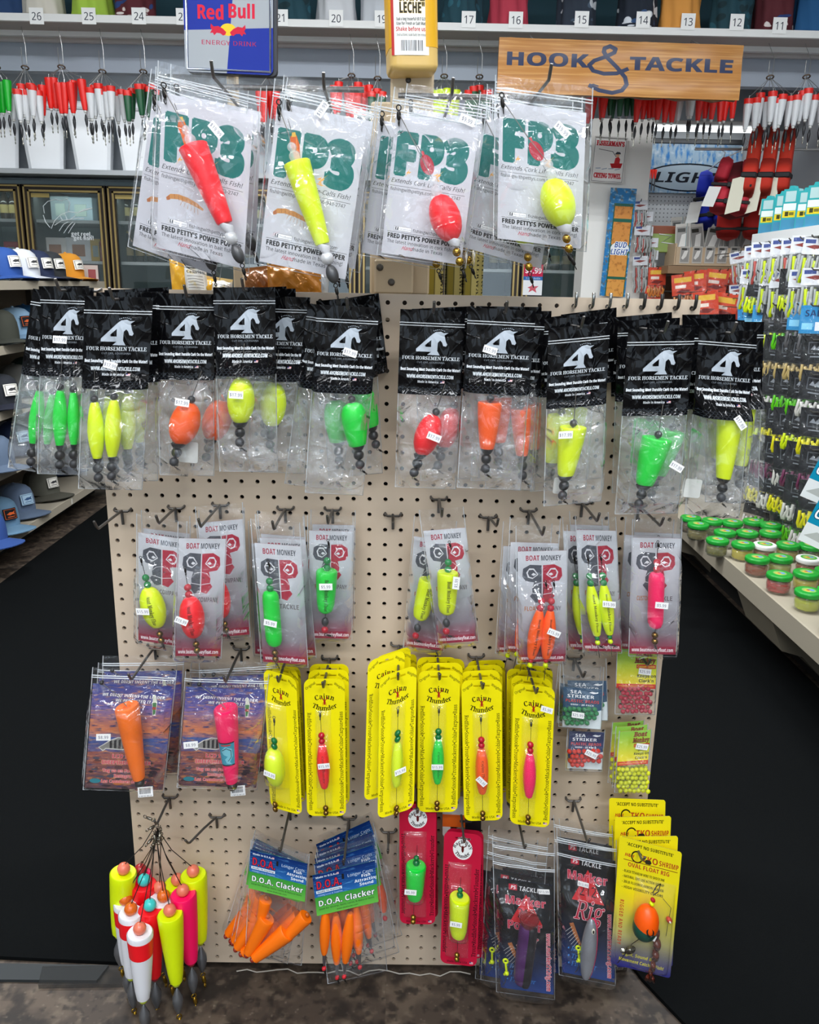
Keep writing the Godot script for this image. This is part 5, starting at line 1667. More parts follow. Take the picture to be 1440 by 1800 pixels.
func row_horsemen() -> void:
	black_bag("black-topped bag holding two slim green cigar floats, leftmost in the upper row", [73, 503, 166, 506, 66, 832], 0.46, "cigar", "green", [[113, 680, 113, 779, 26], [136, 684, 138, 778, 22]], [108, 593, 2, 0], 0.1, [[-14, 4, -0.02, -7], [-4, 0, -0.035, 2]], 11, "bag of slim green cigar floats")
	black_bag("black-topped bag holding two fat chartreuse cigar floats, second from the left", [150, 520, 270, 523, 138, 858], 0.46, "cigar", "chartreuse", [[173, 700, 179, 801, 30], [208, 696, 206, 798, 30]], [197, 637, 14, 0], 0.13, [[20, -6, -0.025, 2], [34, -10, -0.045, 4]], 12, "bag of two chartreuse cigar floats")
	black_bag("black-topped bag with an orange oval float and a pale blank sticker below", [275, 515, 377, 517, 281, 834], 0.46, "oval", "orange", [[344, 700, 324, 772, 54]], [336, 696, 8, 0], 0.1, [[60, 4, -0.02, 0], [-10, 4, -0.035, 1]], 13, "bag of the orange oval float")
	black_bag("black-topped bag with a plump chartreuse oval float right of the orange ovals", [375, 505, 484, 505, 386, 828], 0.455, "oval", "chartreuse", [[431, 656, 429, 736, 49]], [428, 682, 4, 0], 0.12, [[66, 14, -0.02, -2], [44, 4, -0.035, 1], [30, 2, -0.05, 2]], 14, "bag of the plump chartreuse oval")
	black_bag("black-topped bag with a green pear float, fifth stack from the left", [558, 535, 667, 541, 536, 865], 0.44, "pear", "green", [[623, 700, 634, 776, 46]], [617, 616, 14, 0], 0.12, [[-16, -2, -0.015, -4], [-2, -6, -0.03, 8], [10, -4, -0.045, 12]], 15, "bag of the green pear float")
	black_bag("black-topped bag with a tilted red oval float", [704, 543, 818, 548, 694, 855], 0.46, "oval", "red", [[766, 722, 741, 792, 46]], [764, 755, 20, 0], 0.1, [[20, 0, -0.03, 5]], 16, "bag of the tilted red oval")
	for e in [[[823, 540, 942, 546, 803, 856], [[861, 699, 856, 783, 44]], [862, 612, 14, 0], "left", 17], [[866, 548, 958, 552, 852, 858], [[915, 711, 918, 796, 37]], [918, 640, 6, 0], "right", 18]]:
		black_bag("black-topped bag with a flat-topped orange popper float, %s one of the orange pair" % e[3], e[0], 0.45, "popper", "orange", e[1], e[2], 0.12 if e[3] == "left" else 0.09, [[14, -2, -0.02, 2]], e[4], "%s orange popper bag" % e[3])
	black_bag("black-topped bag with a squat chartreuse popper float beside the orange ones", [964, 577, 1072, 567, 955, 889], 0.44, "popper", "chartreuse", [[1004, 741, 991, 829, 50]], [985, 750, 2, 0], 0.13, [[-14, -16, -0.02, -2], [4, -20, -0.035, 1], [22, -24, -0.05, 2]], 19, "bag of the squat chartreuse popper")
	black_bag("black-topped bag with a green popper float tilted to the right", [1104, 578, 1222, 576, 1080, 903], 0.455, "popper", "green", [[1150, 760, 1127, 844, 54]], [1174, 803, 30, 0], 0.13, [[34, -8, -0.02, -2], [-18, -14, -0.035, 2], [-30, -20, -0.05, 4]], 20, "bag of the green popper")
	black_bag("black-topped bag with a long chartreuse popper float, rightmost in the upper row", [1229, 575, 1331, 583, 1203, 903], 0.45, "taper", "chartreuse", [[1277, 724, 1266, 833, 45]], [1283, 730, 52, 0], 0.13, [[14, -10, -0.02, 4], [-16, -16, -0.035, 2], [-30, -22, -0.05, 5]], 21, "bag of the long chartreuse popper")
	for e in [[1221, 856, 0.137, 30, "rightmost black-topped bag"], [988, 852, 0.137, 26, "bag of the squat chartreuse popper"], [332, 792, 0.107, 34, "bag of the orange oval float"]]:
		solo("blank_sticker", slab(rrect(e[3] * 0.0008, e[3] * 0.0009, 0.003), 0.0004), hexm("d8d8d4", 0.5), "pale blank square sticker low on the %s" % e[4], "sticker", xf(pz(e[0] - e[3] / 2, e[1] - e[3] / 2, e[2]), 0, 0, -4), "")

func row_monkeys() -> void:
	monkey_bag("grey and red card with a chartreuse oval float, leftmost in the middle row", [240, 902, 330, 916, 241, 1128], [0.03, 0.14, 0.97, 0.985], "oval", "chartreuse", [[268, 1022, 286, 1092, 45]], "green brass", [267, 1054, -8, 3], 0.07, [[8, -6, -0.02, 2]], 31, "card of the chartreuse oval float")
	monkey_bag("grey and red card with a red oval float hanging in front of its twin", [313, 916, 401, 917, 306, 1156], [0.03, 0.12, 0.97, 0.985], "oval", "red", [[339, 1038, 350, 1109, 44]], "red brass", [333, 1069, 22, 5], 0.11, [[30, -26, -0.03, 6], [36, -20, -0.045, 4]], 32, "card of the red oval float")
	monkey_bag("grey and red card with a round-ended green cigar float", [440, 911, 528, 918, 459, 1166], [0.05, 0.16, 0.98, 0.985], "pill", "green", [[478, 1030, 486, 1127, 30]], "green brass", [482, 1078, 10, 1], 0.1, [[8, -8, -0.02, 2], [12, -14, -0.035, 0], [-4, 4, -0.045, -2]], 33, "card of the green cigar float", true)
	monkey_bag("grey and red card with a flat-topped green float, fourth in the middle row", [540, 905, 622, 907, 541, 1122], [0.04, 0.12, 0.97, 0.995], "bullet", "green", [[577, 994, 575, 1068, 38]], "green lead", [578, 1013, -2, 1], 0.06, [[6, -10, -0.02, 0]], 34, "card of the flat-topped green float")
	monkey_bag("grey and red card with a flat-topped chartreuse float, swung to the right", [736, 896, 815, 890, 767, 1134], [0.04, 0.15, 0.98, 0.99], "bullet", "chartreuse", [[787, 996, 785, 1070, 38]], "green lead", [800, 1006, -78, 1], 0.09, [[-8, 10, -0.015, -12]], 35, "card of the swung chartreuse float")
	monkey_bag("grey and red card with two orange cigar floats, front of its hook", [906, 924, 998, 922, 908, 1166], [0.04, 0.18, 0.99, 0.99], "cigar", "orange", [[948, 1065, 933, 1150, 27], [967, 1065, 960, 1150, 27]], "red plain", [970, 1096, 24, 3], 0.12, [[-10, -16, -0.02, -3], [-22, -8, -0.035, -4]], 36, "card of the two orange cigar floats")
	monkey_bag("grey and red card with two chartreuse cigar floats beside the pink one", [1010, 906, 1083, 908, 1024, 1146], [0.02, 0.1, 0.99, 0.99], "cigar", "chartreuse", [[1036, 1022, 1047, 1110, 26], [1059, 1021, 1070, 1108, 26]], "green plain", [1064, 1047, 4, 3], 0.09, [[-22, 2, -0.02, -1], [-10, -8, -0.035, 0]], 37, "card of the two chartreuse cigar floats")
	monkey_bag("grey and red card with a round-ended pink cigar float, rightmost in the middle row", [1111, 912, 1200, 914, 1104, 1152], [0.02, 0.13, 0.98, 0.985], "pill", "pink", [[1151, 998, 1149, 1096, 28]], "red brass", [1153, 1047, 4, 1], 0.1, [[-12, -4, -0.02, -2], [4, -8, -0.035, -1]], 38, "card of the pink cigar float", true)

func row_cards() -> void:
	sunset_bag("zip bag with a sunset card and an orange popper, left of the two", [163, 1172, 312, 1177, 146, 1387], "tangerine", [231, 1228, 255, 1356, 42], [200, 1268, -3, 2, 270, 1373], false, [[18, -20, -0.02, 3], [10, -8, -0.035, 1]], 51, "bag of the orange popper on a sunset card")
	sunset_bag("zip bag with a sunset card and a pink popper, right of the two", [326, 1179, 474, 1184, 311, 1383], "pink", [402, 1231, 416, 1362, 42], [348, 1282, -8, 2, 424, 1386], true, [[24, -14, -0.02, 6], [10, -14, -0.035, 1]], 52, "bag of the pink popper on a sunset card")
	var g := "narrow yellow float cards"
	blister_card("float_card", "yellow card with an egg-shaped chartreuse float, leftmost of the yellow cards", g, "thunder", [463, 1175, 521, 1192, 476, 1418], "oval", "chartreuse", [486, 1303, 487, 1365, 40], "green", [481, 1334, 8, 4], 0.1, [[4, -14, -0.02, 1], [10, -18, -0.035, 1], [-1, 3, -0.05, 0]], "yellow card of the egg-shaped float")
	blister_card("float_card", "yellow card with a slim red cigar float", g, "thunder", [534, 1193, 606, 1193, 540, 1434], "cigar", "red", [568, 1298, 573, 1375, 24], "red", [573, 1328, -6, 3], 0.09, [[8, -16, -0.02, 0], [10, -26, -0.035, 0], [4, -4, -0.05, 0]], "yellow card of the slim red float", -9.0, "float_thunder")
	blister_card("float_card", "curled yellow card with a slim chartreuse cigar float", g, "thunder", [667, 1190, 733, 1168, 664, 1440], "cigar", "chartreuse", [700, 1296, 699, 1373, 24], "green", [706, 1339, -6, 3], 0.11, [[-20, -28, -0.02, -1], [-8, -34, -0.035, 0], [4, -22, -0.05, 1]], "yellow card of the slim chartreuse float", 0.13)
	blister_card("float_card", "yellow card with a slim green cigar float", g, "thunder", [735, 1179, 809, 1179, 734, 1427], "cigar", "green", [771, 1291, 770, 1367, 23], "green", [769, 1330, 0, 3], 0.1, [[6, -14, -0.02, 0], [-2, -24, -0.035, 0], [12, -20, -0.05, 1]], "yellow card of the slim green float", -9.0, "float_thunder")
	blister_card("float_card", "yellow card with a slim orange cigar float", g, "thunder", [811, 1196, 882, 1194, 816, 1443], "cigar", "orange", [846, 1305, 848, 1384, 25], "red", [845, 1354, 48, 3], 0.1, [[-2, -16, -0.02, 1], [4, -26, -0.035, 0], [10, -34, -0.05, 1]], "yellow card of the slim orange float", -9.0, "float_thunder")
	blister_card("float_card", "yellow card with a slim pink cigar float, rightmost of the yellow cards", g, "thunder", [903, 1200, 976, 1209, 896, 1447], "cigar", "pink", [931, 1314, 929, 1391, 24], "red", [957, 1232, 10, 1], 0.1, [[-4, -14, -0.02, 1], [-12, -26, -0.035, 1], [0, -34, -0.05, 1]], "yellow card of the slim pink float")
	bead_bag("clear bag of green beads with a dark blue header, upper of the two", [984, 1166, 1062, 1172, 981, 1276], [0.1, 0.36, 0.98, 1.0], "beads_green", "1c8a4a", [1018, 1258], 26, 4.6, 0.06, 61, [[4, -10, -0.015, 4], [-2, -6, -0.025, -4]], "bag of green beads", [1014, 1250, 4, 7])
	bead_bag("clear bag of red beads with a dark blue header, lower of the two", [997, 1280, 1064, 1283, 993, 1352], [0.06, 0.06, 0.98, 0.97], "beads_red", "d8301c", [1026, 1331], 24, 4.4, 0.05, 62, [], "", [1037, 1318, 26, 7])
	bead_bag("bag of crimson beads under a green and yellow header, upper right of the board", [1084, 1140, 1157, 1142, 1080, 1254], [0.02, 0.0, 0.99, 0.6], "beads_header", "b8203c", [1114, 1231], 42, 4.3, 0.05, 63, [], "", [1133, 1178, 6, 7])
	bead_bag("bag of yellow beads under a green and yellow header, above the shrimp cards", [1088, 1284, 1146, 1280, 1079, 1392], [0.02, 0.02, 0.99, 0.57], "beads_header", "dfe414", [1110, 1371], 42, 4.2, 0.06, 64, [[-6, -8, -0.012, 1], [-12, -16, -0.024, 0]], "bag of yellow beads", [1128, 1310, 12, 7])

func row_bottom() -> void:
	var hub := pz(279, 1448, 0.07)
	var lf := [
		["chartreuse loose float at the far left of the bunch", "chartreuse", 217, 1533, 209, 1640, 37, 0.07, "coral"], ["chartreuse loose float at the far right of the bunch", "chartreuse", 340, 1537, 352, 1652, 38, 0.06, "coral"],
		["red loose float behind the bunch with a teal bead", "red", 253, 1553, 252, 1650, 36, 0.06, "teal"], ["pink loose float mostly hidden at the back of the bunch", "pink", 248, 1535, 262, 1610, 28, 0.045, "red"],
		["short white loose float in the middle of the bunch", "white", 281, 1566, 283, 1650, 32, 0.06, "coral"], ["short white loose float behind the long chartreuse one", "white", 288, 1581, 296, 1670, 33, 0.08, "amber"],
		["chartreuse loose float tucked behind the pink one", "chartreuse", 312, 1552, 316, 1640, 38, 0.05, "coral"], ["pink loose float hanging at the right of the bunch", "pink", 322, 1571, 336, 1689, 37, 0.09, "coral"],
		["white loose float with a red band, leftmost of the white ones", "white", 220, 1586, 223, 1692, 32, 0.08, "amber"], ["long white loose float with a red band, left of centre", "white", 230, 1604, 231, 1714, 34, 0.11, "amber"],
		["long red loose float in the middle of the bunch with a teal bead", "red", 264, 1597, 272, 1715, 35, 0.1, "teal"], ["long chartreuse loose float at the front right of the bunch", "chartreuse", 299, 1606, 310, 1725, 36, 0.12, "coral"],
		["frontmost white loose float with a red band, lowest in the bunch", "white", 246, 1638, 252, 1754, 36, 0.14, "coral"]]
	for i in lf.size():
		var e = lf[i]
		loose_float(e[0], e[1], e[2], e[3], e[4], e[5], e[6], e[7], e[8], e[1] == "white", hub + Vector3((i % 5 - 2) * 0.002, (i % 3) * -0.006, (i % 4) * 0.004))
	var gold := hexm("8a8478", 0.25, 0.9)
	var sw := thing("snap_swivels", "knot of snap swivels at the hook that holds the loose floats", "swivel", Transform3D(Basis.IDENTITY, hub), "")
	for i in 9: part(sw, "swivel", unit_swivel(), gold, xf(Vector3((i % 3 - 1) * 0.006, 0.006 - i * 0.004, (i % 4) * 0.004), i * 17 - 60, i * 37, i * 29 - 110, Vector3.ONE * 0.022))

	clacker_bag("bag of tilted orange floats under a blue and green header, left of the two", [441, 1474, 545, 1500, 431, 1672], [0.04, 0.0, 0.99, 0.33], [[473, 1600, 439, 1663, 30], [510, 1621, 452, 1668, 32], [543, 1593, 500, 1640, 26], [470, 1570, 458, 1620, 24]], [516, 1514, 12, 7], false, [[4, -4, -0.008, -6], [6, -10, -0.016, -8], [8, -16, -0.024, -12], [10, -18, -0.034, -14]], 71, "left blue and green header")
	clacker_bag("bag of orange cigar floats with red tips under a blue and green header, right one", [552, 1520, 662, 1494, 576, 1728], [0.0, 0.0, 0.98, 0.33], [[592, 1596, 594, 1682, 22], [618, 1590, 610, 1676, 23], [574, 1582, 572, 1660, 20], [628, 1582, 634, 1664, 20]], [632, 1530, -16, 7], true, [[2, -18, -0.008, 6], [4, -28, -0.016, 4], [6, -38, -0.024, 8], [6, -52, -0.034, 12]], 72, "right blue and green header")
	blister_card("float_card", "red blister card with a green popper float", "red blister cards", "bay_thunder", [702, 1412, 767, 1414, 703, 1623], "bullet", "green", [732, 1505, 729, 1567, 36], "green", [722, 1538, 4, 1], 0.09, [[3, -4, -0.02, 1]], "red card of the green popper")
	blister_card("float_card", "red blister card with a chartreuse popper float", "red blister cards", "bay_thunder", [781, 1460, 848, 1468, 774, 1692], "bullet", "chartreuse", [808, 1560, 805, 1632, 37], "green", [800, 1592, 4, 1], 0.1, [[4, -5, -0.02, 2]], "red card of the chartreuse popper")
	marker_bag("zip bag with a black card and a purple pencil lure", [865, 1466, 975, 1482, 872, 1742], [0.08, 0.26, 0.98, 0.97], false, [928, 1608, 915, 1716, 30], [957, 1560, -6, 4, 889, 1682], 81, [[-6, -16, -0.015, -4], [-22, -10, -0.03, -3], [6, -12, -0.045, 2]], "bag of the purple pencil lure")
	marker_bag("zip bag with a black card and a silver and pink fish lure", [978, 1454, 1084, 1476, 982, 1712], [0.06, 0.14, 0.98, 0.98], true, [1040, 1603, 1028, 1710, 28], [1024, 1545, 4, 4, 1017, 1660], 82, [[-6, -22, -0.02, 2], [4, -16, -0.035, 3]], "bag of the silver and pink fish lure")
	shrimp_card("yellow shrimp rig card with its orange float, front of the four", [1089, 1469, 1199, 1498, 1073, 1693], 0.12, true)
	shrimp_card("yellow shrimp rig card tucked right behind the front one", [1089, 1470, 1192, 1469, 1084, 1700], 0.105, false)
	shrimp_card("yellow shrimp rig card second from the top of the four", [1081, 1436, 1180, 1434, 1076, 1666], 0.085, false)
	shrimp_card("yellow shrimp rig card at the top of the four", [1071, 1402, 1170, 1406, 1070, 1634], 0.06, false)
	# small black lure cards half hidden behind the red ones
	for e in [[778, 1398, 818, 1400, 778, 1470, "white and orange lure card half hidden between the red and yellow cards", "d8d4ce"], [792, 1432, 846, 1434, 792, 1500, "black lure card half hidden above the chartreuse popper's red card", "121214"]]:
		var k := pack("lure_card", e[6], "lure card", "", [e[0], e[1], e[2], e[3], e[4], e[5]], 0.05)
		part(k.n, "card", slab(rrect(k.w, k.h, 0.005), 0.0006), hexm(e[7], 0.4))
		part(k.n, "stripe", block(Vector3(0, -k.h * 0.75, 0.0006), Vector3(k.w, -k.h * 0.45, 0.0009)), hexm("e0641c", 0.4))
		part(k.n, "hang_slot", block(Vector3(k.w * 0.3, -k.h * 0.18, 0.0006), Vector3(k.w * 0.7, -k.h * 0.12, 0.001)), hexm("3a3a3c", 0.5))
	# an orange float hanging by itself at the right of the clacker bags
	var q := pack("float_bag", "clear bag with one orange float and red bead behind the right green header", "fishing float", "", [644, 1480, 700, 1482, 646, 1640], 0.05)
	film(q, 0.016, 0.3, 0.9, film_mat(0.05), 90, 8)
	var f := body(q, "cigar", "orange", 668, 1545, 676, 1594, 18)
	bead(q, f.b + f.d * 0.014, 0.0045, hexm("c8202c", 0.2))

func hooks() -> void:
	var held := "grey wire peg hook carrying the %s"
	for e in [[374, 143, 0.165, "big bag with the red float"], [566, 163, 0.165, "big bag with the tapered chartreuse float"], [788, 172, 0.165, "big bag with the red oval float"], [956, 148, 0.165, "big bag with the chartreuse oval float"]]:
		hook(e[0], e[1], e[2], held % e[3], 0.004, -0.03)
	for e in [[112, 513, 0.11, "slim green cigar floats"], [205, 529, 0.14, "two chartreuse cigar floats"], [333, 524, 0.11, "orange oval float bag"], [432, 513, 0.13, "plump chartreuse oval"], [612, 546, 0.13, "green pear float"], [762, 552, 0.11, "tilted red oval float"], [887, 552, 0.13, "orange popper floats"],
		[1018, 578, 0.14, "squat chartreuse popper"], [1163, 586, 0.14, "tilted green popper"], [1280, 588, 0.14, "long chartreuse popper"],
		[284, 918, 0.085, "chartreuse oval card"], [357, 924, 0.12, "red oval card"], [484, 928, 0.11, "green cigar card"], [578, 918, 0.075, "flat-topped green float card"], [776, 906, 0.1, "swung chartreuse float card"], [951, 938, 0.13, "two orange cigars card"], [1046, 914, 0.1, "two chartreuse cigars card"], [1156, 922, 0.11, "pink cigar card"],
		[236, 1190, 0.115, "orange popper sunset bag"], [400, 1194, 0.115, "pink popper sunset bag"], [492, 1194, 0.11, "egg-shaped float card"], [570, 1204, 0.1, "slim red float card"], [700, 1190, 0.12, "curled yellow card"], [772, 1190, 0.11, "slim green float card"], [847, 1206, 0.11, "slim orange float card"], [940, 1214, 0.11, "slim pink float card"],
		[1022, 1186, 0.065, "bag of green beads"], [1134, 1165, 0.06, "bag of crimson beads"], [280, 1442, 0.07, "bunch of loose floats"], [495, 1490, 0.11, "left blue and green headers"], [606, 1508, 0.11, "right blue and green headers"], [734, 1422, 0.1, "red card of the green popper"], [815, 1474, 0.11, "red card of the chartreuse popper"],
		[920, 1484, 0.11, "purple pencil lure bag"], [1030, 1474, 0.11, "silver and pink lure bag"], [1125, 1505, 0.13, "front shrimp rig card"]]:
		hook(e[0], e[1], e[2], held % e[3])
	for e in [[203, 898, "at the board's left edge, left of the chartreuse oval card", -0.004, 0.1], [690, 910, "third of the row from the right, short and straight", 0.0, 0.035], [857, 912, "between the swung float card and the orange cigars", 0.008, 0.05], [378, 1438, "right of the loose floats, rod tilted to the left", -0.03, 0.075], [686, 1462, "between the green-headed bags and the red card", 0.0, 0.06]]:
		var p := pz(e[0], e[1], 0.0)
		var k := roundf(p.x / 0.0254) * 0.0254
		var r := roundf((p.y - 0.0117) / 0.0254 - 0.5)
		var steel := hexm("625f5c", 0.38, 0.6)
		var o := thing("peg_hook", "empty grey peg hook " + e[2], "hook", Transform3D(Basis.IDENTITY, Vector3(k, 0.0117 + (r + 0.5) * 0.0254, 0)))
		part(o, "bracket", join([[tube([Vector3(-0.0127, 0.004, -0.004), Vector3(-0.0127, 0.002, 0.004), Vector3(-0.009, 0, 0.007), Vector3(0.009, 0, 0.007), Vector3(0.0127, 0.002, 0.004), Vector3(0.0127, 0.004, -0.004)], 0.0021, 7), Transform3D.IDENTITY], [tube([Vector3(0, 0, 0.007), Vector3(0, -0.022, 0.005)], 0.0024, 7), Transform3D.IDENTITY]]), steel)
		part(o, "rod", tube([Vector3(0, 0.001, 0.007), Vector3(e[3] * 0.5, 0.0, e[4] * 0.5), Vector3(e[3], -0.001, e[4]), Vector3(e[3] * 1.05, 0.003, e[4] + 0.006), Vector3(e[3] * 1.1, 0.014, e[4] + 0.014)], 0.0021, 8), steel)
	# short single hooks along the top right edge
	for i in 8:
		var x := 0.0
		var bright: bool = i < 4
		var p := pz([1009, 1039, 1069, 1100, 1131, 1162, 1190, 1219][i], 537, 0.0)
		var o := thing("single_hook", "%s %s single hook from the left along the top right edge" % [["first", "second", "third", "fourth"][i % 4], "shiny" if bright else "dark"], "hook", Transform3D(Basis.IDENTITY, Vector3(roundf((p.x - 0.0127) / 0.0254) * 0.0254 + 0.0127, 0.0117 + 47.5 * 0.0254, 0)))
		part(o, "hook", tube([Vector3(0, -0.001, -0.004), Vector3(0, -0.001, 0.008), Vector3(0, 0.002, 0.014), Vector3(0, 0.012, 0.017), Vector3(0, 0.02, 0.016)], 0.0026, 8), hexm("c8c8c4", 0.15, 0.9) if bright else hexm("4a4846", 0.35, 0.6))
# ---------------------------------------------------------------- the back of the shop
const TAGS := [[64, 27, 26], [156, 27, 25], [244, 27, 24], [322, 28, 23], [494, 30, 21], [591, 31, 20], [671, 32, 19], [824, 33, 17], [907, 34, 16], [1023, 33, 15], [1131, 34, 14], [1210, 37, 13], [1296, 38, 12], [1371, 44, 11]]
const SHELF_Z := -3.5
var SHELF_BASE := 2.45

func back_wall() -> void:
	# the overhead shelf: one long board with battens under it, a bulkhead behind
	var a := pz(-90, 27, SHELF_Z)
	var b := pz(1530, 49, SHELF_Z)
	var lift := (a.y + b.y) / 2
	SHELF_BASE = lift - 0.032
	struct("trim_1", block(Vector3(-2.9, lift - 0.035, SHELF_Z - 0.02), Vector3(2.45, lift, SHELF_Z)), hexm("e6e6e4", 0.6))
	struct("trim_2", block(Vector3(-2.9, lift - 0.03, -4.3), Vector3(2.45, lift - 0.002, SHELF_Z - 0.02)), hexm("b9b2ae", 0.75))
	struct("trim_3", block(Vector3(-2.9, lift - 0.055, -3.72), Vector3(2.45, lift - 0.03, -3.69)), hexm("e0e0de", 0.6))
	struct("trim_4", block(Vector3(-2.9, lift - 0.05, -3.85), Vector3(2.45, lift - 0.03, -3.82)), hexm("d8d4d2", 0.6))
	struct("wall_bulkhead", block(Vector3(-2.9, 2.35, -3.93), Vector3(2.45, lift - 0.03, -3.86)), hexm("a9b2be", 0.7))
	struct("wall_upper", block(Vector3(-3.4, lift, -4.35), Vector3(2.45, 3.1, -4.3)), hexm("3d6472", 0.8))
	var tag_m := printed("numbers", art("numbers"), 0.6)
	for t in TAGS:
		var i: int = t[2] - 11
		var p := pz(t[0], t[1] + 1, SHELF_Z + 0.004)
		solo("number_tag", quad(0.072, 0.076, Rect2((i % 4) * 0.25, (i / 4) * 0.25, 0.25, 0.25)), tag_m, "white shelf tag numbered %s on the edge of the overhead shelf" % ["eleven", "twelve", "thirteen", "fourteen", "fifteen", "sixteen", "seventeen", "eighteen", "nineteen", "twenty", "twenty-one", "twenty-two", "twenty-three", "twenty-four", "twenty-five", "twenty-six"][i], "number tag", xf(p))
	# rolled shirts standing on it
	var kinds := [[12, "navy patterned", "22406a", -1], [80, "white with black print", "d8d2c6", -1], [165, "lime green", "a9cc4a", -1], [240, "black, red and white", "4a2a2c", 2], [512, "dark navy patterned", "1c2636", 3], [592, "white", "d4d6da", -1], [668, "pale grey", "c6cad0", -1], [812, "black patterned", "23262e", 3], [893, "coral red", "b8384c", -1], [1013, "grey camouflage", "8a8e96", 0], [1118, "navy camouflage", "39465a", 1], [1193, "orange", "e09a48", -1], [1284, "dark teal", "1c4a56", 3], [1358, "maroon and white", "5a2a30", 2], [1428, "blue", "205a8c", -1]]
	for i in kinds.size():
		var e = kinds[i]
		var p := pz(e[0], 40, SHELF_Z - 0.12)
		var fold := func(th, y): return 1.0 + 0.06 * sin(th * 5 + i + y * 8) + 0.05 * sin(th * 9 - y * 14 + i * 2)
		var m: Material = hexm(e[2], 0.85) if e[3] < 0 else mat("cloth%d" % i, Color.WHITE, 0.85, 0.0, {"albedo_texture": art("cloth"), "uv1_scale": Vector3(0.25, 1, 1), "uv1_offset": Vector3(e[3] * 0.25, 0, 0)})
		var o := thing("rolled_shirt", "%s shirt bundled on the overhead shelf, %s from the left" % [e[1], ORD[i]], "shirt", Transform3D(Basis.from_euler(Vector3(0, i * 0.7, 0)), Vector3(p.x, lift + 0.001, p.z)))
		part(o, "fabric", lathe([[0.0, 0.3], [0.06, 0.3], [0.09, 0.27], [0.097, 0.18], [0.098, 0.1], [0.103, 0.03], [0.107, 0.008], [0.1, 0.0], [0.0, 0.0]], 40, fold), m)
		part(o, "collar", ring(0.05, 0.012, 20, 6), m, xf(Vector3(0, 0.3, 0), 90))
	# wooden name board
	var s0 := pz(877, 69, -3.3)
	var s1 := pz(1305, 74, -3.3)
	var s2 := pz(879, 167, -3.3)
	var w := s0.distance_to(s1)
	var h := s0.distance_to(s2)
	var sg := thing("wooden_sign", "varnished wooden sign with navy lettering and a fish-hook ampersand", "sign", Transform3D(Basis.from_euler(Vector3(-0.04, 0, deg_to_rad(-0.6))), s0))
	part(sg, "board", sheet(w, h, 40, 24, func(u, v): return 0.034 - 0.006 * sin(v * 5.0 + 0.4) + 0.0015 * sin(u * 30 + v * 4)), printed("wood_sign", art("wood_sign"), 0.28))
	var edge := PackedVector2Array()
	for i in 21: edge.append(Vector2(w * i / 20.0, 0.004 * sin(i * 1.7)))
	for i in 21: edge.append(Vector2(w * (1 - i / 20.0) - (0.012 if i == 0 else 0.0), -h + 0.006 * sin(i * 2.3)))
	part(sg, "slab", slab(edge, 0.026), hexm("7a5128", 0.5))
	for q in [0.15, 0.85]: part(sg, "wire", tube([Vector3(w * q, -0.01, 0.01), Vector3(w * q, lift - 0.03 - s0.y, SHELF_Z - 0.03 - s0.z)], 0.003, 5), hexm("8a8a88", 0.4, 0.6))
	# bunches of floats on wires under the shelf
	hanging_bunches()
	# polystyrene boxes on the ledge over the coolers
	var ledge := pz(100, 297, -4.5).y
	struct("trim_5", block(Vector3(-3.4, ledge - 0.03, -4.9), Vector3(1.25, ledge, -4.5)), hexm("c8ccce", 0.5))
	struct("wall_over_coolers", block(Vector3(-3.4, ledge, -4.98), Vector3(2.45, 2.6, -4.9)), hexm("c6ccd2", 0.7))
	for q in [[-2.3, -1.1], [-0.9, 0.3]]:   # tubes behind the bulkhead, over the ledge
		var l: float = q[1] - q[0]
		var o := thing("ledge_lamp", "fluorescent batten hidden behind the bulkhead, %s one" % ("left" if q[0] < -1.0 else "right"), "lamp", Transform3D(Basis.IDENTITY, Vector3((q[0] + q[1]) / 2, lift - 0.08, -4.0)))
		part(o, "housing", rbox(l + 0.04, 0.045, 0.06, 0.006), hexm("d8d8d4", 0.5), xf(Vector3(0, 0.016, 0)))
		part(o, "tube", tube([Vector3(-l / 2, 0, 0), Vector3(l / 2, 0, 0)], 0.013, 10), mat("tube glow", Color(0.95, 0.97, 1.0), 0.4, 0.0, {"emission_enabled": true, "emission": Color(0.95, 0.98, 1.0), "emission_energy_multiplier": 1.5}))
		var a2 := AreaLight3D.new()
		a2.name = "tube_light"
		a2.area_size = Vector2(l, 0.03)
		a2.light_energy = 0.55
		a2.light_color = Color(0.97, 0.985, 1.0)
		a2.area_range = 12.0
		a2.area_attenuation = 2.0
		a2.shadow_enabled = true
		a2.transform = Transform3D(Basis.from_euler(Vector3(-PI / 2 + 0.25, 0, 0)), Vector3(0, -0.018, -0.004))
		o.add_child(a2, true)
	var foam := hexm("f6f8fa", 0.7)
	var fw := 0.275
	var order := ["leftmost of four", "second from the left", "third from the left", "fourth, beside the large float bags"]
	for i in 4:
		var c := pz([-2, 79, 163, 245][i], 296, -4.62)
		var o := thing("foam_box", "white tapered foam box on the ledge above the coolers, " + order[i], "foam box", xf(Vector3(c.x, ledge, -4.66), 0, [22, 16, 12, 10][i], 0))
		part(o, "box", foam_box(fw, 0.36, 0.24), foam)
		part(o, "lid", rbox(fw * 1.02, 0.045, 0.29, 0.012), foam, xf(Vector3(0, 0.362, 0)))

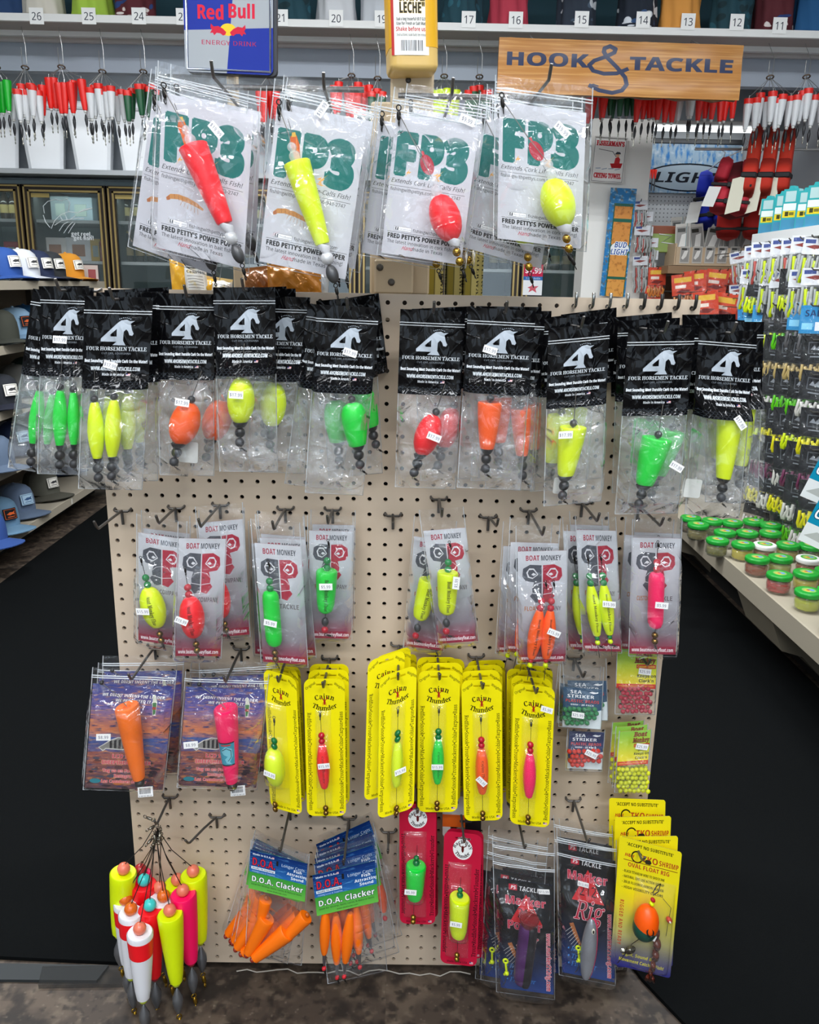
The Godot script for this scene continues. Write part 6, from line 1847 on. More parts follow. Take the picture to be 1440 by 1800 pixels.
func foam_box(w: float, h: float, d: float) -> ArrayMesh:   # narrower at the foot, corners cut
	var o := PackedVector3Array()
	var ringp := func(k: float, y: float) -> Array:
		var a := w / 2 * k
		var b := d / 2 * k
		var c := 0.02
		return [Vector3(-a + c, y, b), Vector3(a - c, y, b), Vector3(a, y, b - c), Vector3(a, y, -b + c), Vector3(a - c, y, -b), Vector3(-a + c, y, -b), Vector3(-a, y, -b + c), Vector3(-a, y, b - c)]
	var lo = ringp.call(0.76, 0.0)
	var hi = ringp.call(1.0, h)
	for i in 8:
		var j := (i + 1) % 8
		face(o, [lo[i], lo[j], hi[j], hi[i]], Vector3(0, h / 2, 0))
	face(o, lo, Vector3(0, h / 2, 0))
	face(o, hi, Vector3(0, h / 2, 0))
	return flat(o)

func hang_float(key: String) -> Node3D:   # one small float with its wire, beads and leads; hangs from its wire's top
	var o := Node3D.new()
	o.name = "cork_float"
	var body_c: String = {"white": "e2e4e6", "red": "f2261f", "green": "1f5a38", "chartreuse": "d8ee12", "bright green": "12b82c"}[key]
	var seg := {"open": lathe(PROFILES.open, 12)}
	var t := xf(Vector3(0, -0.1, 0), 0, 0, 0, Vector3(0.0235, 0.15, 0.0235))
	part(o, "body", seg.open, hexm(body_c, 0.4), t)
	if key in ["white", "green"]:
		var p := []
		for y in [0.004, 0.004, -0.02, -0.1, -0.17, -0.17]: p.append([profile_at("open", minf(y, -0.02)) * 1.03, y])
		part(o, "red_top", lathe(p, 12), hexm("ee2a22", 0.4), t)
	part(o, "wire", tube([Vector3(0, -0.082, 0), Vector3(0, -0.12, 0)], 0.0016, 4), hexm("b4b4b2", 0.3, 0.7))
	part(o, "bead", ball(), hexm("d8d8d4" if key != "green" else "a8a8a6", 0.3), xf(Vector3(0, -0.256, 0), 0, 0, 0, Vector3.ONE * 0.0085))
	part(o, "sinker", lathe([[0, -0.268], [0.003, -0.27], [0.0085, -0.295], [0.006, -0.32], [0.002, -0.333], [0, -0.334]], 8), hexm("3a3a3c", 0.35, 0.7))
	part(o, "swivel", lathe([[0, -0.334], [0.0035, -0.336], [0.0035, -0.352], [0.0015, -0.36], [0.004, -0.368], [0, -0.376]], 6), hexm("9a988e", 0.25, 0.8))
	return o

func _nth_float(words: String, i: int) -> String:
	return words + ", %s from left" % ORD[i]

func hanging_bunches() -> void:
	var protos := {}
	var r := RandomNumberGenerator.new()
	r.seed = 19
	# x, y of the ring, top of the bodies, half width, colours, words
	var list := [
		[-6, 118, 142, 26, ["bright green", "bright green", "bright green", "bright green", "bright green"], "bright green float in the bunch at the left edge"],
		[44, 119, 150, 26, ["white", "white", "white", "white", "white", "white", "white"], "white float with a red top in the leftmost white bunch"],
		[108, 118, 138, 36, ["red", "red", "red", "red", "red", "red", "red", "red"], "red float in the bunch left of the float bags"],
		[180, 126, 150, 34, ["white", "white", "white", "white", "white", "white", "white", "white", "white"], "white float with a red top in the second white bunch"],
		[252, 126, 150, 32, ["green", "green", "green", "green", "green", "green", "green"], "dark green float with a red top beside the left float bags"],
		[470, 134, 152, 18, ["red", "red", "red", "red"], "red float in the bunch right of the tin sign"],
		[618, 133, 146, 36, ["red", "red", "red", "red", "red", "red", "red"], "red float in the bunch left of the timber post"],
		[664, 138, 152, 12, ["green", "green", "green"], "dark green float just left of the timber post"],
		[781, 134, 152, 28, ["chartreuse", "chartreuse", "chartreuse", "chartreuse", "chartreuse", "chartreuse"], "chartreuse float in the bunch right of the timber post"],
		[843, 135, 152, 24, ["green", "green", "green", "green", "green"], "dark green float with a red top right of the chartreuse bunch"],
		[1052, 120, 152, 20, ["red", "red", "red", "red"], "red float under the left end of the wooden sign"],
		[1092, 120, 150, 26, ["green", "green", "green", "green", "green"], "dark green float under the wooden sign"],
		[1155, 120, 152, 34, ["red", "red", "red", "red", "red", "red", "red"], "red float under the middle of the wooden sign"],
		[1216, 120, 152, 20, ["white", "white", "white", "white"], "white float under the wooden sign between red bunches"],
		[1262, 120, 154, 34, ["red", "red", "red", "red", "red", "red"], "red float under the right end of the wooden sign"],
		[1354, 136, 164, 40, ["white", "white", "white", "white", "white", "white", "white", "white"], "white float with a red top right of the wooden sign"],
		[1418, 135, 158, 30, ["white", "white", "white", "white", "white", "white"], "white float with a red top at the right edge"]]
	var steel := hexm("b4b4b2", 0.3, 0.7)
	for e in list:
		var hub := pz(e[0], e[1], -3.62)
		var top := Vector3(pz(e[0] - 3, 84, -3.62).x, SHELF_BASE, -3.62)
		var g := thing("wire_hanger", "wire hanger carrying each " + e[5].replace(" with a red top", ""), "hanger", Transform3D(Basis.IDENTITY, hub))
		part(g, "wire", tube([top - hub, Vector3(0.012, (top - hub).y * 0.55, 0), Vector3(0.012, 0.02, 0), Vector3.ZERO, Vector3(-0.012, 0.02, 0), Vector3(-0.012, (top - hub).y * 0.5, 0)], 0.0018, 5), steel)
		part(g, "ring", ring(0.018, 0.004, 12, 5), hexm("6a5a4a", 0.5, 0.4), xf(Vector3.ZERO, 70))
		var legs := []
		var n: int = e[4].size()
		for i in n:
			var key: String = e[4][i]
			var u := (i + 0.5) / n * 2.0 - 1.0
			var p := pz(e[0] + u * e[3] + r.randf_range(-2, 2), e[2] + r.randf_range(-4, 9) + 4 * absf(u), -3.62 + r.randf_range(-0.05, 0.05))
			var at := Transform3D(Basis.from_euler(Vector3(r.randf_range(-0.05, 0.05), r.randf() * 6, u * -0.05)), p + Vector3(0, 0.1, 0))
			var o: Node3D
			if not protos.has(key):
				o = hang_float(key)
				o.name = numbered("cork_float")
				tag(o, _nth_float(e[5], i), "fishing float", e[5])
				add_child(o)
				o.transform = at
				protos[key] = o
			else:
				o = copy(protos[key], _nth_float(e[5], i), at, e[5])
			legs.append([tube([Vector3.ZERO, p + Vector3(0, 0.012, 0) - hub], 0.0014, 4), Transform3D.IDENTITY])
		part(g, "spokes", join(legs), steel)

func cooler_bank() -> void:
	var z := -4.6
	var xs := []
	for x in [-98, 47, 193, 338, 483, 628, 773, 918, 1066]: xs.append(pz(x, 420, z).x)
	var top := pz(400, 331, z).y
	var foot := 0.25
	var o := thing("glass_door_cooler", "bank of brown and gold framed glass-door coolers along the back wall", "cooler")
	part(o, "head_panel", block(Vector3(xs[0], top, z - 0.1), Vector3(xs[8] + 0.03, pz(100, 305, -4.5).y - 0.03, z)), mat("head panel", Color("5a6a70"), 0.25))
	part(o, "plinth", block(Vector3(xs[0], 0, z - 0.1), Vector3(xs[8] + 0.03, foot, z)), hexm("2a241e", 0.6))
	part(o, "cabinet", join([[block(Vector3(xs[0], 0.1, -5.5), Vector3(xs[8], top, -5.45)), Transform3D.IDENTITY], [block(Vector3(xs[0] - 0.05, 0.1, -5.5), Vector3(xs[0], top, z)), Transform3D.IDENTITY], [block(Vector3(xs[8], 0.1, -5.5), Vector3(xs[8] + 0.05, top, z)), Transform3D.IDENTITY], [block(Vector3(xs[0], top, -5.5), Vector3(xs[8], top + 0.05, z - 0.1)), Transform3D.IDENTITY]]), hexm("9aa4a6", 0.6))
	var shelf := hexm("c4cccc", 0.5, 0.1)
	for q in [[0, 3], [3, 6], [6, 8]]:   # strips that light the shelves
		var a := AreaLight3D.new()
		a.name = "shelf_light"
		a.area_size = Vector2(xs[q[1]] - xs[q[0]] - 0.1, 0.03)
		a.light_energy = 0.35
		a.light_color = Color(0.9, 1.0, 0.97)
		a.area_range = 8.0
		a.area_attenuation = 2.0
		a.shadow_enabled = true
		a.transform = Transform3D(Basis.from_euler(Vector3(-PI / 2 + 0.35, 0, 0)), Vector3((xs[q[0]] + xs[q[1]]) / 2, top - 0.05, z - 0.13))
		o.add_child(a, true)
		part(o, "strip_lamp", tube([Vector3(xs[q[0]] + 0.05, top - 0.025, z - 0.13), Vector3(xs[q[1]] - 0.05, top - 0.025, z - 0.13)], 0.012, 8), mat("cooler glow", Color(0.9, 1.0, 0.97), 0.4, 0.0, {"emission_enabled": true, "emission": Color(0.9, 1.0, 0.97), "emission_energy_multiplier": 1.2}))
	for y in [0.8, 1.08, 1.355, 1.62]: part(o, "shelf", block(Vector3(xs[0], y - 0.02, -5.3), Vector3(xs[8], y, z - 0.12)), shelf)
	for i in 9: part(o, "divider", block(Vector3(xs[i] - 0.025, 0.2, -5.3), Vector3(xs[i] + 0.025, top, z - 0.05)), hexm("3a3a3a", 0.6))
	var glass := mat("cooler glass", Color(0.35, 0.42, 0.42, 0.16), 0.03)
	for i in 8:
		var w: float = xs[i + 1] - xs[i] - 0.012
		var h := top - foot
		var d := Node3D.new()
		d.name = "door"
		d.position = Vector3(xs[i] + 0.006, foot, z)
		o.add_child(d, true)
		var bars := []
		var gold := []
		var fw := 0.05
		for q in [[0, 0, fw, h], [w - fw, 0, w, h], [fw, 0, w - fw, fw], [fw, h - fw, w - fw, h]]:
			bars.append([block(Vector3(q[0], q[1], -0.03), Vector3(q[2], q[3], 0.012)), Transform3D.IDENTITY])
		for g in [[0.006, 0.016], [0.034, 0.046]]:
			var a: float = g[0]
			var b: float = g[1]
			for q in [[a, a, b, h - a], [w - b, a, w - a, h - a], [a, a, w - a, b], [a, h - b, w - a, h - a]]:
				gold.append([block(Vector3(q[0], q[1], 0.012), Vector3(q[2], q[3], 0.02)), Transform3D.IDENTITY])
		part(d, "door_frame", join(bars), hexm("2c2118", 0.4, 0.2))
		part(d, "gold_trim", join(gold), hexm("b39a62", 0.3, 0.6))
		part(d, "pane", block(Vector3(fw, fw, -0.012), Vector3(w - fw, h - fw, -0.006)), glass)
		part(d, "hinge_tag", block(Vector3(fw + 0.0, h - fw - 0.03, 0.0), Vector3(fw + 0.12, h - fw - 0.004, 0.003)), hexm("b09a5a", 0.5))
	# drawing of a leaping marlin and two words, stuck on the second pane
	var mz := z - 0.004
	var lines := [[78, 375, 76, 362, 84, 354, 98, 350, 108, 353, 118, 349, 123, 357, 120, 372], [76, 378, 80, 390, 88, 400], [90, 402, 96, 388, 106, 378, 120, 372, 136, 374, 148, 368, 161, 366], [136, 374, 162, 366], [96, 396, 108, 388, 122, 386, 136, 384, 148, 384], [104, 406, 112, 394, 120, 390], [112, 410, 120, 398, 128, 390], [120, 410, 126, 400, 132, 392], [124, 385, 134, 379], [106, 380, 110, 388], [114, 376, 118, 386]]
	var st := []
	for q in lines:
		var pts := []
		for i in range(0, q.size(), 2): pts.append(pz(q[i], q[i + 1], mz))
		st.append([tube(pts, 0.0026, 4), Transform3D.IDENTITY])
	solo("window_sticker", join(st), hexm("e6eaec", 0.5), "white outline sticker of a leaping marlin on the cooler glass", "sticker")
	var words := []
	for e in [["get reel,", 125, 411], ["get fish!", 129, 418]]:
		var tm := TextMesh.new()
		tm.text = e[0]
		var sf := SystemFont.new()
		sf.font_names = PackedStringArray(["Droid Sans"])
		sf.font_weight = 700
		tm.font = sf
		tm.font_size = 16
		tm.pixel_size = 0.0022
		tm.depth = 0.001
		tm.horizontal_alignment = HORIZONTAL_ALIGNMENT_LEFT
		words.append([tm, Transform3D(Basis.IDENTITY, pz(e[1], e[2], mz))])
	solo("window_sticker", join(words), hexm("e6eaec", 0.5), "white lettering sticker under the marlin on the cooler glass", "sticker")
	# goods inside
	var bottle := thing("drink_bottle", "dark drink bottle on a shelf inside the coolers", "bottle", Transform3D.IDENTITY, "bottles inside the coolers")
	part(bottle, "bottle", lathe([[0, 0.2], [0.012, 0.2], [0.014, 0.17], [0.032, 0.13], [0.034, 0.11], [0.034, 0.01], [0.03, 0], [0, 0]], 10), mat("bottle dark", Color("2a2018"), 0.12))
	part(bottle, "label", lathe([[0.0348, 0.1], [0.0348, 0.1], [0.0348, 0.045], [0.0348, 0.045]], 10), hexm("8a7a4a", 0.4))
	part(bottle, "cap", lathe([[0, 0.212], [0.014, 0.212], [0.015, 0.195], [0, 0.195]], 8), hexm("b8a03a", 0.4))
	var first := true
	var r := RandomNumberGenerator.new()
	r.seed = 33
	for e in [[215, 330, 1.62, 6], [215, 330, 1.355, 6], [345, 480, 1.355, 5], [345, 470, 1.62, 4], [500, 620, 1.355, 5], [860, 915, 1.355, 3], [925, 1050, 1.355, 6], [925, 1050, 1.62, 5], [10, 40, 1.62, 2]]:
		for i in e[3]:
			var p := pz(lerpf(e[0], e[1], (i + 0.5) / e[3]), 450, -4.86)
			var at := xf(Vector3(p.x, e[2], -4.86 - r.randf() * 0.06), 0, r.randf() * 360)
			var said := "dark bottle, %s from left, %s shelf, behind the %s" % [ORD[i], "middle" if e[2] < 1.5 else "top", {215: "marlin pane's right neighbour", 345: "pane before the slim post", 500: "pane past the slim post", 860: "pane before the price card", 925: "rightmost pane", 10: "leftmost pane"}[e[0]]]
			if first:
				bottle.transform = at
				bottle.set_meta("label", said)
			else: copy(bottle, said, at, "bottles inside the coolers")
			first = false
	var boxes := [[76, 116, 418, 452, "e6e4e0", "white drink carton with red print, left one behind the marlin pane"], [118, 158, 418, 470, "e2e4e6", "white drink carton with a grey can picture, behind the marlin pane"], [160, 175, 420, 470, "c8a43c", "yellow drink pack beside the white cartons in the cooler"], [175, 190, 424, 470, "a84838", "red and green drink pack beside the yellow one in the cooler"], [90, 120, 345, 392, "7c8890", "grey drink pack on the top cooler shelf, left of its twin"], [122, 160, 347, 395, "8a98a4", "grey blue drink pack on the top cooler shelf"], [10, 30, 425, 480, "a83038", "red drink carton in the leftmost cooler"]]
	for e in boxes:
		var a := pz(e[0], e[3], -4.84)
		var b := pz(e[1], e[2], -4.84)
		var base: float = 1.62 if e[3] < 400 else 1.355
		var o2 := thing("drink_carton", e[5], "carton", Transform3D(Basis.IDENTITY, Vector3((a.x + b.x) / 2, base + 0.001, -4.9)))
		part(o2, "carton", rbox(b.x - a.x, b.y - base, 0.1, 0.004), hexm(e[4], 0.5))
		part(o2, "print", rbox((b.x - a.x) * 0.5, maxf(0.1, b.y - base) * 0.5, 0.004, 0.001), hexm("a8785a" if e[4] > "e" else "98a4a0", 0.5), xf(Vector3(0, maxf(0.1, b.y - base) * 0.2, 0.05)))
	# price card in the last door but one, crest sticker in the last
	var pc := pz(937, 492, z + 0.02)
	solo("price_card", quad(0.13, 0.2, Rect2(0, 0, 1, 1)), printed("special", art("special"), 0.5), "red, white and blue price card reading $1.99 on a cooler door", "price card", xf(pc))
	pc = pz(1025, 496, z + 0.02)
	solo("crest_sticker", slab(rrect(0.09, 0.12, 0.02), 0.002), hexm("4a9a92", 0.5), "teal and red crest sticker low on the rightmost cooler door", "sticker", xf(pc + Vector3(-0.045, 0.06, 0)))

func dome(th0: float, th1: float, seg: int) -> ArrayMesh:   # part of a cap's crown; bill towards +z
	var v := PackedVector3Array()
	var t := PackedVector2Array()
	var idx := PackedInt32Array()
	var prof := [[0.0, 0.125], [0.03, 0.122], [0.055, 0.112], [0.074, 0.094], [0.085, 0.066], [0.09, 0.034], [0.091, 0.0]]
	for j in prof.size():
		for k in seg + 1:
			var th := deg_to_rad(lerpf(th0, th1, float(k) / seg))
			var f := sin(th)
			var y: float = prof[j][1] + (0.012 * maxf(0.0, f) * smoothstep(0.0, 0.09, prof[j][0]) * smoothstep(0.0, 0.1, prof[j][1]))
			v.append(Vector3(prof[j][0] * cos(th) * 0.92, y, prof[j][0] * f * 1.1))
			t.append(Vector2(float(k) / seg, j / 6.0))
	for j in prof.size() - 1:
		for k in seg:
			var a := j * (seg + 1) + k
			var b := a + seg + 1
			idx.append_array([a + 1, a, b, a + 1, b, b + 1])
	return build(v, t, idx)

func cap_bill() -> ArrayMesh:
	if not cache.has("bill"):
		var v := PackedVector3Array()
		var t := PackedVector2Array()
		var idx := PackedInt32Array()
		for side in 2:
			for j in 7:
				for i in 13:
					var th := deg_to_rad(lerpf(14, 166, i / 12.0))
					var u := i / 6.0 - 1.0
					var k := j / 6.0
					var r := lerpf(0.089, 0.089 + 0.074 * sqrt(maxf(0.0, 1.0 - pow(absf(u), 3.2))), k)
					v.append(Vector3(r * cos(th) * 0.95, 0.006 - 0.022 * u * u - 0.012 * k - 0.003 * side, r * sin(th) * 1.12))
					t.append(Vector2(u, k))
			for j in 6:
				for i in 12:
					var a := side * 91 + j * 13 + i
					if side == 0: idx.append_array([a + 1, a, a + 13, a + 1, a + 13, a + 14])
					else: idx.append_array([a, a + 1, a + 13, a + 1, a + 14, a + 13])
		cache.bill = build(v, t, idx)
	return cache.bill

func cap(label: String, x: float, y: float, deep: float, level: float, turn: float, front: String, back: String, bill: String, patch: int) -> void:
	var p := pw(x, y, deep)
	var o := thing("baseball_cap", label, "cap", xf(Vector3(p.x, level + 0.024, p.z), 0, turn))
	part(o, "front_panel", dome(10, 170, 18), hexm(front, 0.85))
	part(o, "mesh_back", dome(170, 370, 22), hexm(back, 0.9))
	part(o, "bill", cap_bill(), hexm(bill, 0.8))
	part(o, "button", ball(), hexm(front, 0.8), xf(Vector3(0, 0.126, 0), 0, 0, 0, Vector3(0.008, 0.005, 0.008)))
	if patch >= 0:
		part(o, "patch", sheet(0.062, 0.05, 6, 2, func(u, _v): return -0.012 * pow(2 * u - 1, 2)), printed("patches%d" % patch, art("patches"), 0.7, {"uv1_scale": Vector3(0.25, 1, 1), "uv1_offset": Vector3(patch * 0.25, 0, 0)}), xf(Vector3(-0.031, 0.09, 0.1035), -14))

func cap_shelves() -> void:
	var x := -1.7
	var levels := [1.222, 0.955, 0.686, 0.44, 0.145]
	var o := thing("cap_shelving", "tan metal shelving with five shelves of caps along the left wall", "shelving")
	var tanm := hexm("a59c8c", 0.5)
	for i in 5:
		part(o, "shelf", block(Vector3(x - 0.42, levels[i] - 0.012, -3.62), Vector3(x, levels[i], -0.2)), tanm)
		part(o, "shelf_lip", block(Vector3(x, levels[i] - 0.034, -3.62), Vector3(x + 0.006, levels[i] + 0.004, -0.2)), hexm("b4aa98", 0.45))
	part(o, "kick_plate", block(Vector3(x - 0.4, 0.0, -3.6), Vector3(x - 0.14, 0.11, -0.2)), hexm("121110", 0.8))
	part(o, "back_panel", block(Vector3(x - 0.45, 0.0, -3.62), Vector3(x - 0.42, 1.22, -0.2)), hexm("5a5044", 0.8))
	for zz in [-3.58, -2.2, -1.0]: part(o, "upright", block(Vector3(x - 0.43, 0.0, zz - 0.02), Vector3(x - 0.39, 1.215, zz + 0.02)), hexm("3a342c", 0.6))
	for i in 4:
		for zz in [-2.9, -2.0]: part(o, "price_rail_clip", block(Vector3(x + 0.006, levels[i + 1] - 0.03, zz), Vector3(x + 0.009, levels[i + 1], zz + 0.012)), hexm("d8d4c8", 0.5))
	var c := [
		["mustard cap with a beige mesh back, rightmost on the top shelf", 118, 490, -1.84, 0, 62, "d08a20", "c8a878", "d08a20", 1], ["charcoal cap with a tan badge beside the mustard one", 84, 490, -1.84, 0, 62, "2a2d30", "33363a", "26282c", 1], ["navy cap between the charcoal and white caps on the top shelf", 62, 490, -1.84, 0, 62, "1f2a48", "26304c", "1f2a48", 1],
		["white cap with a framed badge on the top shelf", 36, 490, -1.84, 0, 62, "c9ccd2", "d4d6da", "c4c8d0", 1], ["royal blue cap with a white badge at the left end of the top shelf", 4, 492, -1.84, 0, 62, "20488c", "1c3a70", "20488c", 1],
		["light blue cap with a black and orange badge on the second shelf", 26, 590, -1.84, 1, 60, "86a6c0", "9ab4c8", "7c9cb8", 0], ["blue cap peeking out behind the light blue one", 46, 590, -1.95, 1, 62, "2a6aa0", "2a5a88", "2a6aa0", -1], ["dark olive cap at the left end of the second shelf", -4, 592, -1.78, 1, 58, "33352c", "3a3c34", "2c2e26", -1],
		["grey cap with a dark badge on the third shelf", 28, 690, -1.88, 2, 62, "6a6a66", "55564f", "26403a", 3], ["black cap with white print at the left of the third shelf", -2, 696, -1.76, 2, 56, "1c2028", "1f2430", "181c2c", 1], ["dark green cap behind the grey one on the third shelf", 52, 690, -2.0, 2, 62, "24403a", "2a443e", "24403a", -1],
		["navy cap with a small flag badge on the fourth shelf", 20, 790, -1.84, 3, 60, "1c2c50", "8a93a4", "1c2c50", 2], ["dark navy cap in shade behind the flag badge cap", 52, 780, -2.0, 3, 62, "22304a", "2a3448", "22304a", -1], ["grey blue cap bill at the left end of the fourth shelf", -14, 800, -1.76, 3, 58, "5a6a80", "5a6a80", "5a6a80", -1],
		["olive grey cap with a white badge on the bottom shelf", 74, 878, -1.86, 4, 60, "55544a", "4c4b42", "4c4a40", 1], ["slate blue cap with a pale blue badge on the bottom shelf", 28, 898, -1.84, 4, 58, "5c6c84", "7a8698", "5a6a80", 2], ["navy cap behind the olive grey one on the bottom shelf", 108, 872, -2.0, 4, 62, "1d3050", "1d3050", "1d3050", -1], ["light blue cap at the left end of the bottom shelf", -2, 922, -1.8, 4, 56, "6a8eaa", "7a9ab2", "6a8eaa", 0], ["bright blue cap bill at the front left corner of the bottom shelf", -26, 950, -1.76, 4, 58, "2c4c8c", "2c4c8c", "2c4c8c", -1]]
	for e in c: cap(e[0], e[1], e[2], e[3], levels[e[4]], e[5], e[6], e[7], e[8], e[9])
	# small framed photograph at the shelf's far end
	var p := pw(160, 500, -1.76)
	var f := thing("picture_frame", "small framed photograph standing at the far end of the cap shelf", "picture frame", xf(Vector3(p.x, 1.2195, p.z), 0, 20))
	part(f, "frame", rbox(0.1, 0.1, 0.012, 0.003), hexm("2a2a2c", 0.4))
	part(f, "photograph", quad(0.085, 0.085), hexm("b8a8a0", 0.3), xf(Vector3(0, 0.05, 0.0065)))
	part(f, "subject", quad(0.04, 0.05), hexm("8a3a3c", 0.3), xf(Vector3(0.01, 0.045, 0.007)))
const SAID := {"clear": "clear pack of chartreuse baits", "clear red": "clear pack of reddish baits", "blue": "blue-topped pack of grey baits", "black green": "black-topped pack of green baits", "black chartreuse": "black-topped pack of chartreuse baits", "black white": "black-topped pack of white baits", "black purple": "black-topped pack of purple baits", "black tan": "black-topped pack of tan baits", "black yellow": "black-topped pack of yellow baits"}
# ---------------------------------------------------------------- the right-hand wall
func bait_pack(kind: String) -> Node3D:   # card header over a clear pouch; hangs from its top middle
	var o := Node3D.new()
	o.name = "bait_pack"
	var spec = {"black green": [0, "58b81c"], "black chartreuse": [0, "c8dc1c"], "black white": [1, "c8c6c0"], "black purple": [1, "6a3450"], "black tan": [0, "b09a64"], "black yellow": [1, "d8d020"], "orange": [2, "c87a3c"], "blue": [3, "5a5a5c"], "clear": [5, "b8cc18"], "clear red": [5, "a84a44"]}[kind]
	var w := 0.105
	var h := 0.17
	var uv := Rect2((spec[0] % 4) * 0.25, (spec[0] / 4) * 0.5, 0.25, 0.5)
	var share: float = 0.35 if spec[0] == 5 else 0.58
	part(o, "header", slab(PackedVector2Array([Vector2(-w / 2, 0), Vector2(w / 2, 0), Vector2(w / 2, -h * share), Vector2(-w / 2, -h * share)]), 0.002, Rect2(), uv), printed("wall_cards", art("wall_cards"), 0.25))
	part(o, "pouch", sheet(w, h, 8, 10, func(u, v): return 0.003 + 0.014 * sin(PI * u) * smoothstep(0.25, 0.6, v) * (1.0 - smoothstep(0.8, 1.0, v)) + 0.0015 * sin(u * 17 + v * 23)), film_mat(0.03), xf(Vector3(-w / 2, 0, 0)))
	var worms := []
	var pale := []
	for i in 9:
		var x := -w * 0.4 + i * w * 0.1
		var worm := [tube([Vector3(x, -h * (share + 0.03 + 0.05 * (i % 3)), 0.006), Vector3(x + 0.006 * sin(i * 2.0), -h * 0.74, 0.011), Vector3(x - 0.004 + 0.008 * sin(i * 3.0), -h * 0.86, 0.009), Vector3(x + 0.010 * sin(i * 3.7), -h * 0.95, 0.006)], 0.0055 + 0.0012 * (i % 2), 6), Transform3D.IDENTITY]
		if spec[0] == 5 and i % 4 != 1: pale.append(worm)
		else: worms.append(worm)
	part(o, "soft_baits", join(worms), hexm(spec[1], 0.3))
	if pale: part(o, "soft_baits", join(pale), hexm("a4a8a6", 0.25))
	return o

